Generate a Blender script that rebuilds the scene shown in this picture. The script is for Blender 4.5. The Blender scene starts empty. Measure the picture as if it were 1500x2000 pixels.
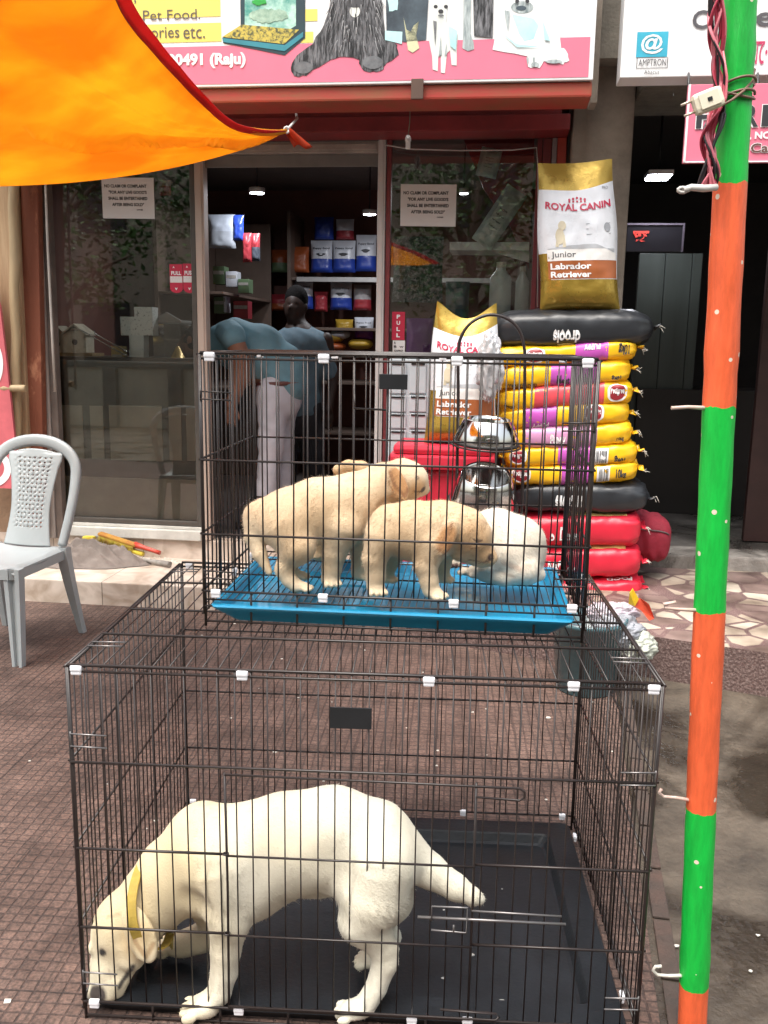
import bpy, bmesh, math, random
import numpy as np
from mathutils import Vector, Matrix, noise

R = math.radians
random.seed(11)
rng = np.random.default_rng(11)
S = bpy.context.scene
C = S.collection

# ------------------------------------------------------------------ camera, world, sun, exposure
FPX, PITCH, ROLL, CAMZ = 1753.45, 0.1882, 0.0158, 1.5109
cam_data = bpy.data.cameras.new('camera')
cam = bpy.data.objects.new('camera', cam_data)
C.objects.link(cam)
cam_data.sensor_fit = 'HORIZONTAL'
cam_data.sensor_width = 36
cam_data.lens = FPX / 1500 * 36
cam_data.clip_start = 0.05
cam_data.clip_end = 500
cam.matrix_world = (Matrix.Translation((0, 0, CAMZ)) @ Matrix.Rotation(R(90) - PITCH, 4, 'X')
                    @ Matrix.Rotation(ROLL, 4, 'Z'))
S.camera = cam

SUN_EL, SUN_AZ = 68, 212          # azimuth: compass-like, light comes from behind the camera, a little left
world = bpy.data.worlds.new('World')
S.world = world
world.use_nodes = True
wn = world.node_tree
bg = wn.nodes['Background']
sky = wn.nodes.new('ShaderNodeTexSky')
sky.sky_type = 'NISHITA'
sky.sun_disc = False
sky.sun_elevation = R(SUN_EL)
sky.sun_rotation = R(SUN_AZ)
sky.air_density = 2.0
sky.dust_density = 6.0
hs = wn.nodes.new('ShaderNodeHueSaturation')
hs.inputs['Saturation'].default_value = 0.45
wn.links.new(sky.outputs[0], hs.inputs['Color'])
wn.links.new(hs.outputs[0], bg.inputs[0])
bg.inputs[1].default_value = 0.15
sd = bpy.data.lights.new('sun', 'SUN')
sd.energy = 1.5
sd.angle = R(40)
sd.color = (1.0, 0.96, 0.9)
sun = bpy.data.objects.new('sun', sd)
C.objects.link(sun)
_d = Vector((math.sin(R(SUN_AZ)) * math.cos(R(SUN_EL)), math.cos(R(SUN_AZ)) * math.cos(R(SUN_EL)), math.sin(R(SUN_EL))))
sun.rotation_euler = _d.to_track_quat('Z', 'Y').to_euler()
S.view_settings.view_transform = 'Standard'
S.view_settings.look = 'None'
S.view_settings.gamma = 1
S.view_settings.exposure = 1.2
S.render.engine = 'CYCLES'
S.cycles.transparent_max_bounces = 16
S.cycles.max_bounces = 7

# ------------------------------------------------------------------ survey of the place (photo pixel -> real point on a chosen plane)
def ray(px, py):
    a, b = px - 750, py - 1000
    cr, sr = math.cos(ROLL), math.sin(ROLL)
    a, b = a * cr + b * sr, -a * sr + b * cr
    c, s = math.cos(PITCH), math.sin(PITCH)
    return np.array([a / FPX, c - s * b / FPX, -s - c * b / FPX])
def on_plane(px, py, pt, n):
    d = ray(px, py)
    o = np.array([0, 0, CAMZ])
    n = np.array(n, float)
    return o + d * (np.dot(np.array(pt) - o, n) / np.dot(d, n))
def GP(px, py, z=0.0):
    return on_plane(px, py, (0, 0, z), (0, 0, 1))
AF = R(-7)
EU = np.array([math.cos(AF), math.sin(AF), 0.0])
EV = np.array([-math.sin(AF), math.cos(AF), 0.0])
EZ = np.array([0, 0, 1.0])
O = np.array([0, 4.736, 0.0])
def W(u, v, z):
    return O + EU * u + EV * v + EZ * z
def FP(px, py, v):                    # point of the shop-front plane at depth v, world
    return on_plane(px, py, O + EV * v, EV)
def LF(px, py, v):                    # the same in shop-front coordinates
    d = FP(px, py, v) - O
    return np.array([d @ EU, d @ EV, d[2]])
def pxm(p):                           # photo pixels per metre at a point
    c, s = math.cos(PITCH), math.sin(PITCH)
    return FPX / (p[1] * c - (p[2] - CAMZ) * s)

# ------------------------------------------------------------------ mesh helpers
class MB:
    def __init__(s):
        s.v, s.f, s.m, s.sm = [], [], [], []
    def face(s, idx, m=0, smooth=False):
        s.f.append(tuple(idx)); s.m.append(m); s.sm.append(smooth)
    def poly(s, pts, m=0):
        b = len(s.v); s.v += [tuple(p) for p in pts]
        s.face(range(b, b + len(pts)), m)
    def box(s, c, size, ax=None, m=0, ch=0.0):
        ex, ey, ez = ax if ax is not None else (np.array([1., 0, 0]), np.array([0, 1., 0]), EZ)
        c = np.array(c, float)
        bm = bmesh.new()
        bmesh.ops.create_cube(bm, size=1)
        for q in bm.verts:
            q.co = Vector((q.co.x * size[0], q.co.y * size[1], q.co.z * size[2]))
        if ch > 0:
            bmesh.ops.bevel(bm, geom=bm.edges[:], offset=min(ch, min(size) * .45), segments=2, affect='EDGES', profile=.6)
        s.bm(bm, lambda p: c + ex * p[0] + ey * p[1] + ez * p[2], m)
    def bm(s, bm, fn, m=0, smooth=False):
        b = len(s.v)
        bm.verts.index_update()
        s.v += [tuple(fn(q.co)) for q in bm.verts]
        for f in bm.faces:
            s.face([b + q.index for q in f.verts], m, smooth)
        bm.free()
    def fbox(s, u0, u1, v0, v1, z0, z1, m=0, ch=0.003):
        s.box(W((u0 + u1) / 2, (v0 + v1) / 2, (z0 + z1) / 2), (abs(u1 - u0), abs(v1 - v0), abs(z1 - z0)), (EU, EV, EZ), m, ch)
    def tube(s, pts, r, n=6, m=0, closed=False):
        pts = [np.array(p, float) for p in pts]
        k = len(pts)
        rr = r if hasattr(r, '__len__') else [r] * k
        up = None
        b = len(s.v)
        for i, p in enumerate(pts):
            if closed:
                t = pts[(i + 1) % k] - pts[i - 1]
            else:
                t = pts[min(i + 1, k - 1)] - pts[max(i - 1, 0)]
            t = t / (np.linalg.norm(t) + 1e-9)
            if up is None:
                up = np.array([0, 0, 1.]) if abs(t[2]) < .9 else np.array([1., 0, 0])
            a = np.cross(up, t); a /= np.linalg.norm(a) + 1e-9
            c = np.cross(t, a); up = c
            for j in range(n):
                w = 2 * math.pi * j / n
                s.v.append(tuple(p + rr[i] * (a * math.cos(w) + c * math.sin(w))))
        for i in range(k if closed else k - 1):
            for j in range(n):
                i2 = (i + 1) % k
                s.face((b + i * n + j, b + i * n + (j + 1) % n, b + i2 * n + (j + 1) % n, b + i2 * n + j), m, True)
        if not closed:
            s.face([b + j for j in range(n)][::-1], m)
            s.face([b + (k - 1) * n + j for j in range(n)], m)
    def grid(s, fn, nu, nv, m=0, closed=False, smooth=True, flip=False):
        b = len(s.v)
        cu = nu if closed else nu + 1
        for j in range(nv + 1):
            for i in range(cu):
                s.v.append(tuple(fn(i / nu, j / nv)))
        for j in range(nv):
            for i in range(nu):
                i2 = (i + 1) % cu
                q = (b + j * cu + i, b + j * cu + i2, b + (j + 1) * cu + i2, b + (j + 1) * cu + i)
                mm = m((i + .5) / nu, (j + .5) / nv) if callable(m) else m
                s.face(q[::-1] if flip else q, mm, smooth)
    def lathe(s, prof, c, n=32, m=0, ax=None):
        ex, ey, ez = ax if ax is not None else (np.array([1., 0, 0]), np.array([0, 1., 0]), EZ)
        c = np.array(c, float); k = len(prof)
        b = len(s.v)
        for r, z in prof:
            for j in range(n):
                w = 2 * math.pi * j / n
                s.v.append(tuple(c + ex * (r * math.cos(w)) + ey * (r * math.sin(w)) + ez * z))
        for i in range(k - 1):
            for j in range(n):
                s.face((b + i * n + j, b + i * n + (j + 1) % n, b + (i + 1) * n + (j + 1) % n, b + (i + 1) * n + j), m, True)
    def prism(s, pts, fn, t0, t1, m=0):      # 2-D outline, fn(x, y, t) -> 3-D
        b = len(s.v); k = len(pts)
        s.v += [tuple(fn(p[0], p[1], t0)) for p in pts] + [tuple(fn(p[0], p[1], t1)) for p in pts]
        s.face(range(b, b + k), m); s.face([b + k + i for i in range(k)][::-1], m)
        for i in range(k):
            s.face((b + i, b + k + i, b + k + (i + 1) % k, b + (i + 1) % k), m)

def root_of(o):
    while o.parent: o = o.parent
    return o
def link_mesh(name, me, mats, parent=None, loc=None):
    o = bpy.data.objects.new(name, me)
    for q in (mats if isinstance(mats, (list, tuple)) else [mats]):
        me.materials.append(q)
    C.objects.link(o)
    if parent is not None: o.parent = parent
    elif loc is not None: o.location = loc
    return o
def build(name, mb, mats, parent=None, loc=None, fix=True):
    off = Vector((0, 0, 0))
    if parent is not None: off = Vector(root_of(parent).location)
    elif loc is not None: off = Vector(loc)
    me = bpy.data.meshes.new(name)
    me.from_pydata([(p[0] - off.x, p[1] - off.y, p[2] - off.z) for p in mb.v], [], mb.f)
    me.polygons.foreach_set('material_index', mb.m)
    me.polygons.foreach_set('use_smooth', mb.sm)
    if fix:
        bm = bmesh.new(); bm.from_mesh(me)
        bmesh.ops.recalc_face_normals(bm, faces=bm.faces[:])
        bm.to_mesh(me); bm.free()
    me.update()
    return link_mesh(name, me, mats, parent, loc)
def tag(o, label=None, cat=None, group=None, kind=None):
    if label: o['label'] = label
    if cat: o['category'] = cat
    if group: o['group'] = group
    if kind: o['kind'] = kind
    return o
def thing(name, label, cat, loc, group=None):
    o = bpy.data.objects.new(name, None)
    o.empty_display_size = .1
    C.objects.link(o); o.location = Vector([float(x) for x in loc])
    return tag(o, label, cat, group)

def text2d(txt, bold=0.0, space=1.0):
    cu = bpy.data.curves.new('lettering', 'FONT')
    cu.body = txt; cu.size = 1; cu.offset = bold; cu.resolution_u = 3
    cu.align_x = 'LEFT'; cu.space_character = space
    ob = bpy.data.objects.new('lettering', cu)
    me = bpy.data.meshes.new_from_object(ob)
    if len(me.vertices):                      # cut the letters finely enough to follow curved surfaces
        bm = bmesh.new(); bm.from_mesh(me)
        xs = [q.co.x for q in bm.verts]; ys = [q.co.y for q in bm.verts]
        for ax, lo, hi, n in ((1, min(ys), max(ys), 7), (0, min(xs), max(xs), max(6, 3 * len(txt)))):
            for i in range(1, n):
                c = lo + (hi - lo) * i / n
                bmesh.ops.bisect_plane(bm, geom=bm.verts[:] + bm.edges[:] + bm.faces[:], plane_co=(c, 0, 0) if ax == 0 else (0, c, 0), plane_no=(1, 0, 0) if ax == 0 else (0, 1, 0))
        bm.to_mesh(me); bm.free()
    v = np.array([(p.co.x, p.co.y) for p in me.vertices]).reshape(-1, 2)
    f = [tuple(p.vertices) for p in me.polygons]
    bpy.data.objects.remove(ob); bpy.data.curves.remove(cu); bpy.data.meshes.remove(me)
    return v, f
def put_text(mb, txt, fn, m=0, bold=0.0, space=1.0, span=None):
    """lettering mapped through fn(a, b): a, b run 0..1 over the box of the letters (span: em-box y range to use instead)"""
    v, f = text2d(txt, bold, space)
    if len(v) == 0: return
    lo, hi = v.min(0), v.max(0)
    if span: lo[1], hi[1] = span
    w = (v - lo) / (hi - lo)
    b = len(mb.v)
    mb.v += [tuple(fn(a, c)) for a, c in w]
    for q in f: mb.face([b + i for i in q], m)

# ------------------------------------------------------------------ materials
def lin(r, g, b):
    f = lambda c: c / 12.92 if c <= .04045 else ((c + .055) / 1.055) ** 2.4
    return (f(r / 255), f(g / 255), f(b / 255))
MATS = {}
def M(name, col, rough=.6, metal=0.0, var=.18, scale=6, bump=0.0, bscale=60, spec=.5, col2=None, stretch=(1, 1, 1),
      coat=0.0, detail=6, thr=None, emit=None, sheen=0.0, trans=0.0):
    if name in MATS: return MATS[name]
    m = bpy.data.materials.new(name); m.use_nodes = True
    nt = m.node_tree; P = nt.nodes['Principled BSDF']
    tc = nt.nodes.new('ShaderNodeTexCoord'); mp = nt.nodes.new('ShaderNodeMapping')
    mp.inputs['Scale'].default_value = stretch
    nt.links.new(tc.outputs['Object'], mp.inputs[0])
    nz = nt.nodes.new('ShaderNodeTexNoise'); nz.inputs['Scale'].default_value = scale; nz.inputs['Detail'].default_value = detail
    nz.inputs['Roughness'].default_value = .65
    nt.links.new(mp.outputs[0], nz.inputs[0])
    rp = nt.nodes.new('ShaderNodeValToRGB')
    a = tuple(max(0, c * (1 - var)) for c in col); b = tuple(min(1, c * (1 + var)) for c in (col2 or col))
    if col2: a = col; b = col2
    lo, hi = thr or (.3, .7)
    rp.color_ramp.elements[0].position = lo; rp.color_ramp.elements[1].position = hi
    rp.color_ramp.elements[0].color = (*a, 1); rp.color_ramp.elements[1].color = (*b, 1)
    nt.links.new(nz.outputs[0], rp.inputs[0]); nt.links.new(rp.outputs[0], P.inputs['Base Color'])
    P.inputs['Metallic'].default_value = metal
    P.inputs['Specular IOR Level'].default_value = spec
    P.inputs['Coat Weight'].default_value = coat
    P.inputs['Sheen Weight'].default_value = sheen
    P.inputs['Transmission Weight'].default_value = trans
    rr = nt.nodes.new('ShaderNodeMapRange'); rr.inputs['To Min'].default_value = max(0.02, rough * .8); rr.inputs['To Max'].default_value = min(1, rough * 1.2)
    nt.links.new(nz.outputs[0], rr.inputs[0]); nt.links.new(rr.outputs[0], P.inputs['Roughness'])
    if bump:
        n2 = nt.nodes.new('ShaderNodeTexNoise'); n2.inputs['Scale'].default_value = bscale; n2.inputs['Detail'].default_value = 4
        nt.links.new(mp.outputs[0], n2.inputs[0])
        bp = nt.nodes.new('ShaderNodeBump'); bp.inputs['Strength'].default_value = bump; bp.inputs['Distance'].default_value = .01
        nt.links.new(n2.outputs[0], bp.inputs['Height']); nt.links.new(bp.outputs[0], P.inputs['Normal'])
    if emit:
        P.inputs['Emission Color'].default_value = (*emit[0], 1); P.inputs['Emission Strength'].default_value = emit[1]
    MATS[name] = m
    return m
def mat_nodes(m):
    nt = m.node_tree
    return nt, nt.nodes['Principled BSDF'], lambda t: nt.nodes.new('ShaderNode' + t), nt.links.new

def glass_mat(name, tint, gain):
    m = bpy.data.materials.new(name); m.use_nodes = True
    nt = m.node_tree; nt.nodes.clear()
    out = nt.nodes.new('ShaderNodeOutputMaterial'); tr = nt.nodes.new('ShaderNodeBsdfTransparent'); tr.inputs[0].default_value = (*tint, 1)
    gl = nt.nodes.new('ShaderNodeBsdfGlossy'); gl.inputs['Roughness'].default_value = .015
    fr = nt.nodes.new('ShaderNodeFresnel'); fr.inputs[0].default_value = 1.52
    mu = nt.nodes.new('ShaderNodeMath'); mu.operation = 'MULTIPLY'; mu.inputs[1].default_value = gain; mu.use_clamp = True
    mx = nt.nodes.new('ShaderNodeMixShader')
    nt.links.new(fr.outputs[0], mu.inputs[0]); nt.links.new(mu.outputs[0], mx.inputs[0])
    nt.links.new(tr.outputs[0], mx.inputs[1]); nt.links.new(gl.outputs[0], mx.inputs[2]); nt.links.new(mx.outputs[0], out.inputs[0])
    return m
GLASS = glass_mat('window_glass', (.93, .94, .91), 2.4)
CLEAR = glass_mat('clear_film', (.82, .84, .86), 2.2)

def vcol_mat(name, rough=.85, bump=0.25, bscale=260, sheen=.15):
    m = M(name, (.8, .8, .8), rough=rough, sheen=sheen)
    nt, P, N, L = mat_nodes(m)
    at = N('Attribute'); at.attribute_name = 'Col'
    L(at.outputs['Color'], P.inputs['Base Color'])
    if bump:
        n2 = N('TexNoise'); n2.inputs['Scale'].default_value = bscale; n2.inputs['Detail'].default_value = 3
        bp = N('Bump'); bp.inputs['Strength'].default_value = bump; bp.inputs['Distance'].default_value = .004
        tc = N('TexCoord'); L(tc.outputs['Object'], n2.inputs[0]); L(n2.outputs[0], bp.inputs['Height']); L(bp.outputs[0], P.inputs['Normal'])
    return m

# ground materials -------------------------------------------------
def paver_mat():
    m = M('paver_tiles', (.15, .075, .065), rough=.75)
    nt, P, N, L = mat_nodes(m)
    tc = N('TexCoord'); mp = N('Mapping'); mp.inputs['Rotation'].default_value = (0, 0, R(4)); dn = N('TexNoise'); dn.inputs['Scale'].default_value = 3; dn.inputs['Detail'].default_value = 3; L(tc.outputs['Object'], dn.inputs[0]); vm = N('VectorMath'); vm.operation = 'MULTIPLY_ADD'; vm.inputs[1].default_value = (.022, .022, 0); L(dn.outputs['Color'], vm.inputs[0]); L(tc.outputs['Object'], vm.inputs[2]); L(vm.outputs[0], mp.inputs[0])
    br = N('TexBrick'); br.offset = 0; br.inputs['Scale'].default_value = 1
    br.inputs['Brick Width'].default_value = .034; br.inputs['Row Height'].default_value = .034; br.inputs['Mortar Size'].default_value = .0035
    br.inputs['Mortar Smooth'].default_value = .6; br.inputs['Bias'].default_value = -.1
    br.inputs['Color1'].default_value = (.145, .089, .073, 1); br.inputs['Color2'].default_value = (.112, .069, .057, 1); br.inputs['Mortar'].default_value = (.078, .048, .041, 1)
    L(mp.outputs[0], br.inputs[0])
    b2 = N('TexBrick'); b2.offset = 0; b2.inputs['Brick Width'].default_value = .3; b2.inputs['Row Height'].default_value = .3; b2.inputs['Mortar Size'].default_value = .003
    b2.inputs['Scale'].default_value = 1
    b2.inputs['Color1'].default_value = (1, 1, 1, 1); b2.inputs['Color2'].default_value = (.84, .84, .84, 1); b2.inputs['Mortar'].default_value = (.5, .5, .5, 1)
    L(mp.outputs[0], b2.inputs[0])
    nz = N('TexNoise'); nz.inputs['Scale'].default_value = 4.5; nz.inputs['Detail'].default_value = 12; nz.inputs['Roughness'].default_value = .72; L(tc.outputs['Object'], nz.inputs[0])
    rp = N('ValToRGB'); rp.color_ramp.elements[0].position = .35; rp.color_ramp.elements[1].position = .72
    rp.color_ramp.elements[0].color = (.52, .5, .48, 1); rp.color_ramp.elements[1].color = (1.35, 1.42, 1.42, 1); L(nz.outputs[0], rp.inputs[0])
    m1 = N('MixRGB'); m1.blend_type = 'MULTIPLY'; m1.inputs[0].default_value = 1; L(br.outputs[0], m1.inputs[1]); L(b2.outputs[0], m1.inputs[2])
    m2 = N('MixRGB'); m2.blend_type = 'MULTIPLY'; m2.inputs[0].default_value = 1; L(m1.outputs[0], m2.inputs[1]); L(rp.outputs[0], m2.inputs[2])
    vs = N('TexNoise'); vs.inputs['Scale'].default_value = 140; vs.inputs['Detail'].default_value = 4; L(tc.outputs['Object'], vs.inputs[0])
    vr = N('ValToRGB'); vr.color_ramp.elements[0].position = .35; vr.color_ramp.elements[1].position = .68; vr.color_ramp.elements[0].color = (.6, .6, .6, 1); vr.color_ramp.elements[1].color = (1.45, 1.4, 1.35, 1); L(vs.outputs[0], vr.inputs[0])
    m3 = N('MixRGB'); m3.blend_type = 'MULTIPLY'; m3.inputs[0].default_value = 1; L(m2.outputs[0], m3.inputs[1]); L(vr.outputs[0], m3.inputs[2])
    L(m3.outputs[0], P.inputs['Base Color'])
    bp = N('Bump'); bp.inputs['Strength'].default_value = .8; bp.inputs['Distance'].default_value = .004; bp.invert = True
    L(br.outputs['Fac'], bp.inputs['Height']); L(bp.outputs[0], P.inputs['Normal'])
    return m
def concrete_mat(name, c1, c2, wet=.5):
    m = M(name, c1, rough=wet, col2=c2, scale=1.7, detail=14, thr=(.34, .64))
    nt, P, N, L = mat_nodes(m)
    for q in nt.nodes:
        if q.type == 'TEX_NOISE': q.inputs['Roughness'].default_value = .74; q.inputs['Distortion'].default_value = .5
    tc = N('TexCoord'); n2 = N('TexNoise'); n2.inputs['Scale'].default_value = 45; n2.inputs['Detail'].default_value = 8; L(tc.outputs['Object'], n2.inputs[0])
    bp = N('Bump'); bp.inputs['Strength'].default_value = .5; bp.inputs['Distance'].default_value = .01; L(n2.outputs[0], bp.inputs['Height']); L(bp.outputs[0], P.inputs['Normal'])
    vo = N('TexVoronoi'); vo.inputs['Scale'].default_value = 70; L(tc.outputs['Object'], vo.inputs[0])
    rp = N('ValToRGB'); rp.color_ramp.elements[0].position = .1; rp.color_ramp.elements[1].position = .16
    rp.color_ramp.elements[0].color = (1.7, 1.7, 1.7, 1); rp.color_ramp.elements[1].color = (1, 1, 1, 1); L(vo.outputs[0], rp.inputs[0])
    old = P.inputs['Base Color'].links[0].from_socket
    mx = N('MixRGB'); mx.blend_type = 'MULTIPLY'; mx.inputs[0].default_value = .6; L(old, mx.inputs[1]); L(rp.outputs[0], mx.inputs[2])
    sn = N('TexNoise'); sn.inputs['Scale'].default_value = 1.3; sn.inputs['Detail'].default_value = 12; sn.inputs['Roughness'].default_value = .62; sn.inputs['Distortion'].default_value = 1.2; L(tc.outputs['Object'], sn.inputs[0])
    sr = N('ValToRGB'); sr.color_ramp.elements[0].position = .42; sr.color_ramp.elements[1].position = .58; sr.color_ramp.elements[0].color = (.42, .4, .38, 1); sr.color_ramp.elements[1].color = (1.15, 1.12, 1.08, 1); L(sn.outputs[0], sr.inputs[0])
    ms = N('MixRGB'); ms.blend_type = 'MULTIPLY'; ms.inputs[0].default_value = 1; L(mx.outputs[0], ms.inputs[1]); L(sr.outputs[0], ms.inputs[2]); L(ms.outputs[0], P.inputs['Base Color'])
    wr_ = N('MapRange'); wr_.inputs[1].default_value = .42; wr_.inputs[2].default_value = .58; wr_.inputs[3].default_value = .22; wr_.inputs[4].default_value = .65; L(sn.outputs[0], wr_.inputs[0]); L(wr_.outputs[0], P.inputs['Roughness'])
    return m
def mosaic_mat():
    m = M('broken_tile_mosaic', (.2, .15, .14), rough=.5)
    nt, P, N, L = mat_nodes(m)
    tc = N('TexCoord'); nz = N('TexNoise'); nz.inputs['Scale'].default_value = 3; L(tc.outputs['Object'], nz.inputs[0])
    mp = N('Mapping'); mp.inputs['Scale'].default_value = (1, 1, .05); L(tc.outputs['Object'], mp.inputs[0])
    vo = N('TexVoronoi'); vo.feature = 'DISTANCE_TO_EDGE'; vo.inputs['Scale'].default_value = 6.2; L(mp.outputs[0], vo.inputs[0])
    vc = N('TexVoronoi'); vc.inputs['Scale'].default_value = 6.2; L(mp.outputs[0], vc.inputs[0])
    ed = N('ValToRGB'); ed.color_ramp.elements[0].position = .055; ed.color_ramp.elements[1].position = .075; L(vo.outputs[0], ed.inputs[0])
    sep = N('SeparateColor'); L(vc.outputs['Color'], sep.inputs[0])
    pc = N('ValToRGB'); pc.color_ramp.interpolation = 'CONSTANT'
    e = pc.color_ramp.elements; e[0].position = 0; e[0].color = (.4, .33, .26, 1); e[1].position = .35; e[1].color = (.2, .14, .12, 1)
    q = e.new(.55); q.color = (.5, .44, .36, 1); q = e.new(.78); q.color = (.24, .17, .15, 1)
    L(sep.outputs[0], pc.inputs[0])
    sp = N('TexNoise'); sp.inputs['Scale'].default_value = 160; sp.inputs['Detail'].default_value = 3; L(tc.outputs['Object'], sp.inputs[0])
    mo = N('ValToRGB'); mo.color_ramp.elements[0].position = .45; mo.color_ramp.elements[1].position = .7
    mo.color_ramp.elements[0].color = (.13, .075, .072, 1); mo.color_ramp.elements[1].color = (.3, .22, .2, 1); L(sp.outputs[0], mo.inputs[0])
    mx = N('MixRGB'); L(ed.outputs[0], mx.inputs[0]); L(mo.outputs[0], mx.inputs[1]); L(pc.outputs[0], mx.inputs[2])
    n3 = N('TexNoise'); n3.inputs['Scale'].default_value = 5; n3.inputs['Detail'].default_value = 8; L(tc.outputs['Object'], n3.inputs[0])
    dr = N('ValToRGB'); dr.color_ramp.elements[0].position = .3; dr.color_ramp.elements[1].position = .65
    dr.color_ramp.elements[0].color = (.36, .33, .31, 1); dr.color_ramp.elements[1].color = (1.1, 1.1, 1.1, 1); L(n3.outputs[0], dr.inputs[0])
    m2 = N('MixRGB'); m2.blend_type = 'MULTIPLY'; m2.inputs[0].default_value = 1; L(mx.outputs[0], m2.inputs[1]); L(dr.outputs[0], m2.inputs[2])
    L(m2.outputs[0], P.inputs['Base Color'])
    return m
def step_tile_mat():
    m = M('cream_step_tiles', (.62, .53, .46), rough=.35)
    nt, P, N, L = mat_nodes(m)
    tc = N('TexCoord'); mp = N('Mapping'); mp.inputs['Rotation'].default_value = (0, 0, -AF); mp.inputs['Location'].default_value = (.31, .29, .0)
    L(tc.outputs['Object'], mp.inputs[0])
    br = N('TexBrick'); br.offset = 0; br.inputs['Scale'].default_value = 1; br.inputs['Brick Width'].default_value = .6; br.inputs['Row Height'].default_value = 6
    br.inputs['Mortar Size'].default_value = .003; br.inputs['Color1'].default_value = (.6, .52, .45, 1); br.inputs['Color2'].default_value = (.53, .45, .39, 1)
    br.inputs['Mortar'].default_value = (.22, .18, .15, 1); L(mp.outputs[0], br.inputs[0])
    nz = N('TexNoise'); nz.inputs['Scale'].default_value = 7; nz.inputs['Detail'].default_value = 9; nz.inputs['Distortion'].default_value = .8; L(tc.outputs['Object'], nz.inputs[0])
    rp = N('ValToRGB'); rp.color_ramp.elements[0].position = .3; rp.color_ramp.elements[1].position = .6
    rp.color_ramp.elements[0].color = (.62, .56, .5, 1); rp.color_ramp.elements[1].color = (1.08, 1.08, 1.08, 1); L(nz.outputs[0], rp.inputs[0])
    m2 = N('MixRGB'); m2.blend_type = 'MULTIPLY'; m2.inputs[0].default_value = 1; L(br.outputs[0], m2.inputs[1]); L(rp.outputs[0], m2.inputs[2])
    L(m2.outputs[0], P.inputs['Base Color'])
    return m

PAVER = paver_mat(); MOSAIC = mosaic_mat(); STEPTILE = step_tile_mat()
CONC = concrete_mat('wet_concrete', (.018, .014, .011), (.105, .086, .066), .5)
ALU = M('anodised_aluminium', (.6, .57, .56), rough=.42, metal=.1, var=.12, scale=3, stretch=(1, 1, .2))
ALUB = M('bronze_aluminium', (.3, .21, .15), rough=.45, metal=.4, var=.15, scale=3)
DARKWALL = M('dark_interior_paint', (.15, .06, .045), rough=.7, bump=.1)
CEIL = M('interior_ceiling', (.16, .14, .13), rough=.8)
MAROON = M('maroon_painted_steel', (.22, .02, .022), rough=.5, var=.3, scale=4)
REDPOST = M('red_painted_steel', (.42, .05, .03), rough=.5, var=.3, scale=5)
PILLAR = M('weathered_plaster', (.26, .22, .18), rough=.9, var=.35, scale=4, bump=.5, bscale=25, detail=10)
GREYWOOD = M('weathered_grey_wood', (.2, .165, .145), rough=.85, col2=(.4, .35, .32), scale=9, stretch=(3, 3, .25), bump=.5, bscale=30)
BROWNWOOD = M('raw_brown_wood', (.3, .19, .1), rough=.8, col2=(.47, .33, .2), scale=7, stretch=(4, 4, .3), bump=.4, bscale=25)
RUST = M('flaking_rust_paint', (.2, .06, .03), rough=.8, col2=(.42, .18, .1), scale=14, stretch=(1, 1, .4), thr=(.55, .7), bump=.4)
BAMBOO = M('dry_bamboo', (.38, .28, .16), rough=.6, var=.25, scale=8, stretch=(2, 2, .3))
WHITE = M('white_print', (.82, .82, .82), rough=.4, var=.04)
WHITEP = M('white_plastic', (.8, .8, .8), rough=.35, var=.06)
BLACKP = M('black_plastic', (.014, .015, .017), rough=.4, var=.3)
INK = M('black_ink', (.03, .03, .035), rough=.5)
PINK = M('pink_print', (.72, .13, .2), rough=.4, var=.06)
STRING = M('grey_string', (.5, .48, .46), rough=.8)

# ------------------------------------------------------------------ ground, paving, steps
mb = MB(); mb.poly([(-60, -60, 0), (60, -60, 0), (60, 60, 0), (-60, 60, 0)])
tag(build('ground', mb, CONC), 'grey wet concrete ground with dirt beside the pavers', 'ground', kind='structure')
a = GP(1283, 1960, 0)[:2]; b = GP(1200, 1330, 0)[:2]
dirp = (b - a) / np.linalg.norm(b - a)
p0 = a - dirp * 1.1; p1 = a + dirp * 3.4
mb = MB(); mb.poly([(-9, p0[1], .004), (p0[0], p0[1], .004), (p1[0], p1[1], .004), (-9, 6.0, .004)])
tag(build('pavement', mb, PAVER), 'red brown chequered paver tiles in front of the shop', 'pavement', kind='structure')
# worn red brick edging strip of the paving
mb = MB()
nrm = np.array([dirp[1], -dirp[0]])
for i in range(17):
    c = a + dirp * (-1.0 + i * .24) + nrm * .04
    mb.box((c[0], c[1], .004 + .002 * random.random()), (.045, .228, .008), (np.array([nrm[0], nrm[1], 0]), np.array([dirp[0], dirp[1], 0]), EZ), ch=.004)
tag(build('pavement_edging', mb, M('worn_red_edging', (.045, .036, .03), rough=.85, col2=(.09, .055, .043), scale=9, bump=.5)), 'worn red edging strip between pavers and concrete', 'edging', kind='structure')

mb = MB()
poly = [(.16, -.27), (1.36, -.65), (1.79, -.784), (4.2, -1.52), (4.2, .70), (.16, .70)]
mb.prism(poly, lambda x, y, t: W(x, y, t), .2, 0.0, 1); mb.m[0] = 0
tag(build('mosaic_step', mb, [MOSAIC, M('red_speckled_mortar', (.1, .06, .054), rough=.8, col2=(.3, .22, .2), scale=110, thr=(.45, .75), detail=5, bump=.6, bscale=70)]), 'raised step of broken tile mosaic before the neighbouring shop', 'step', kind='structure')
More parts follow.
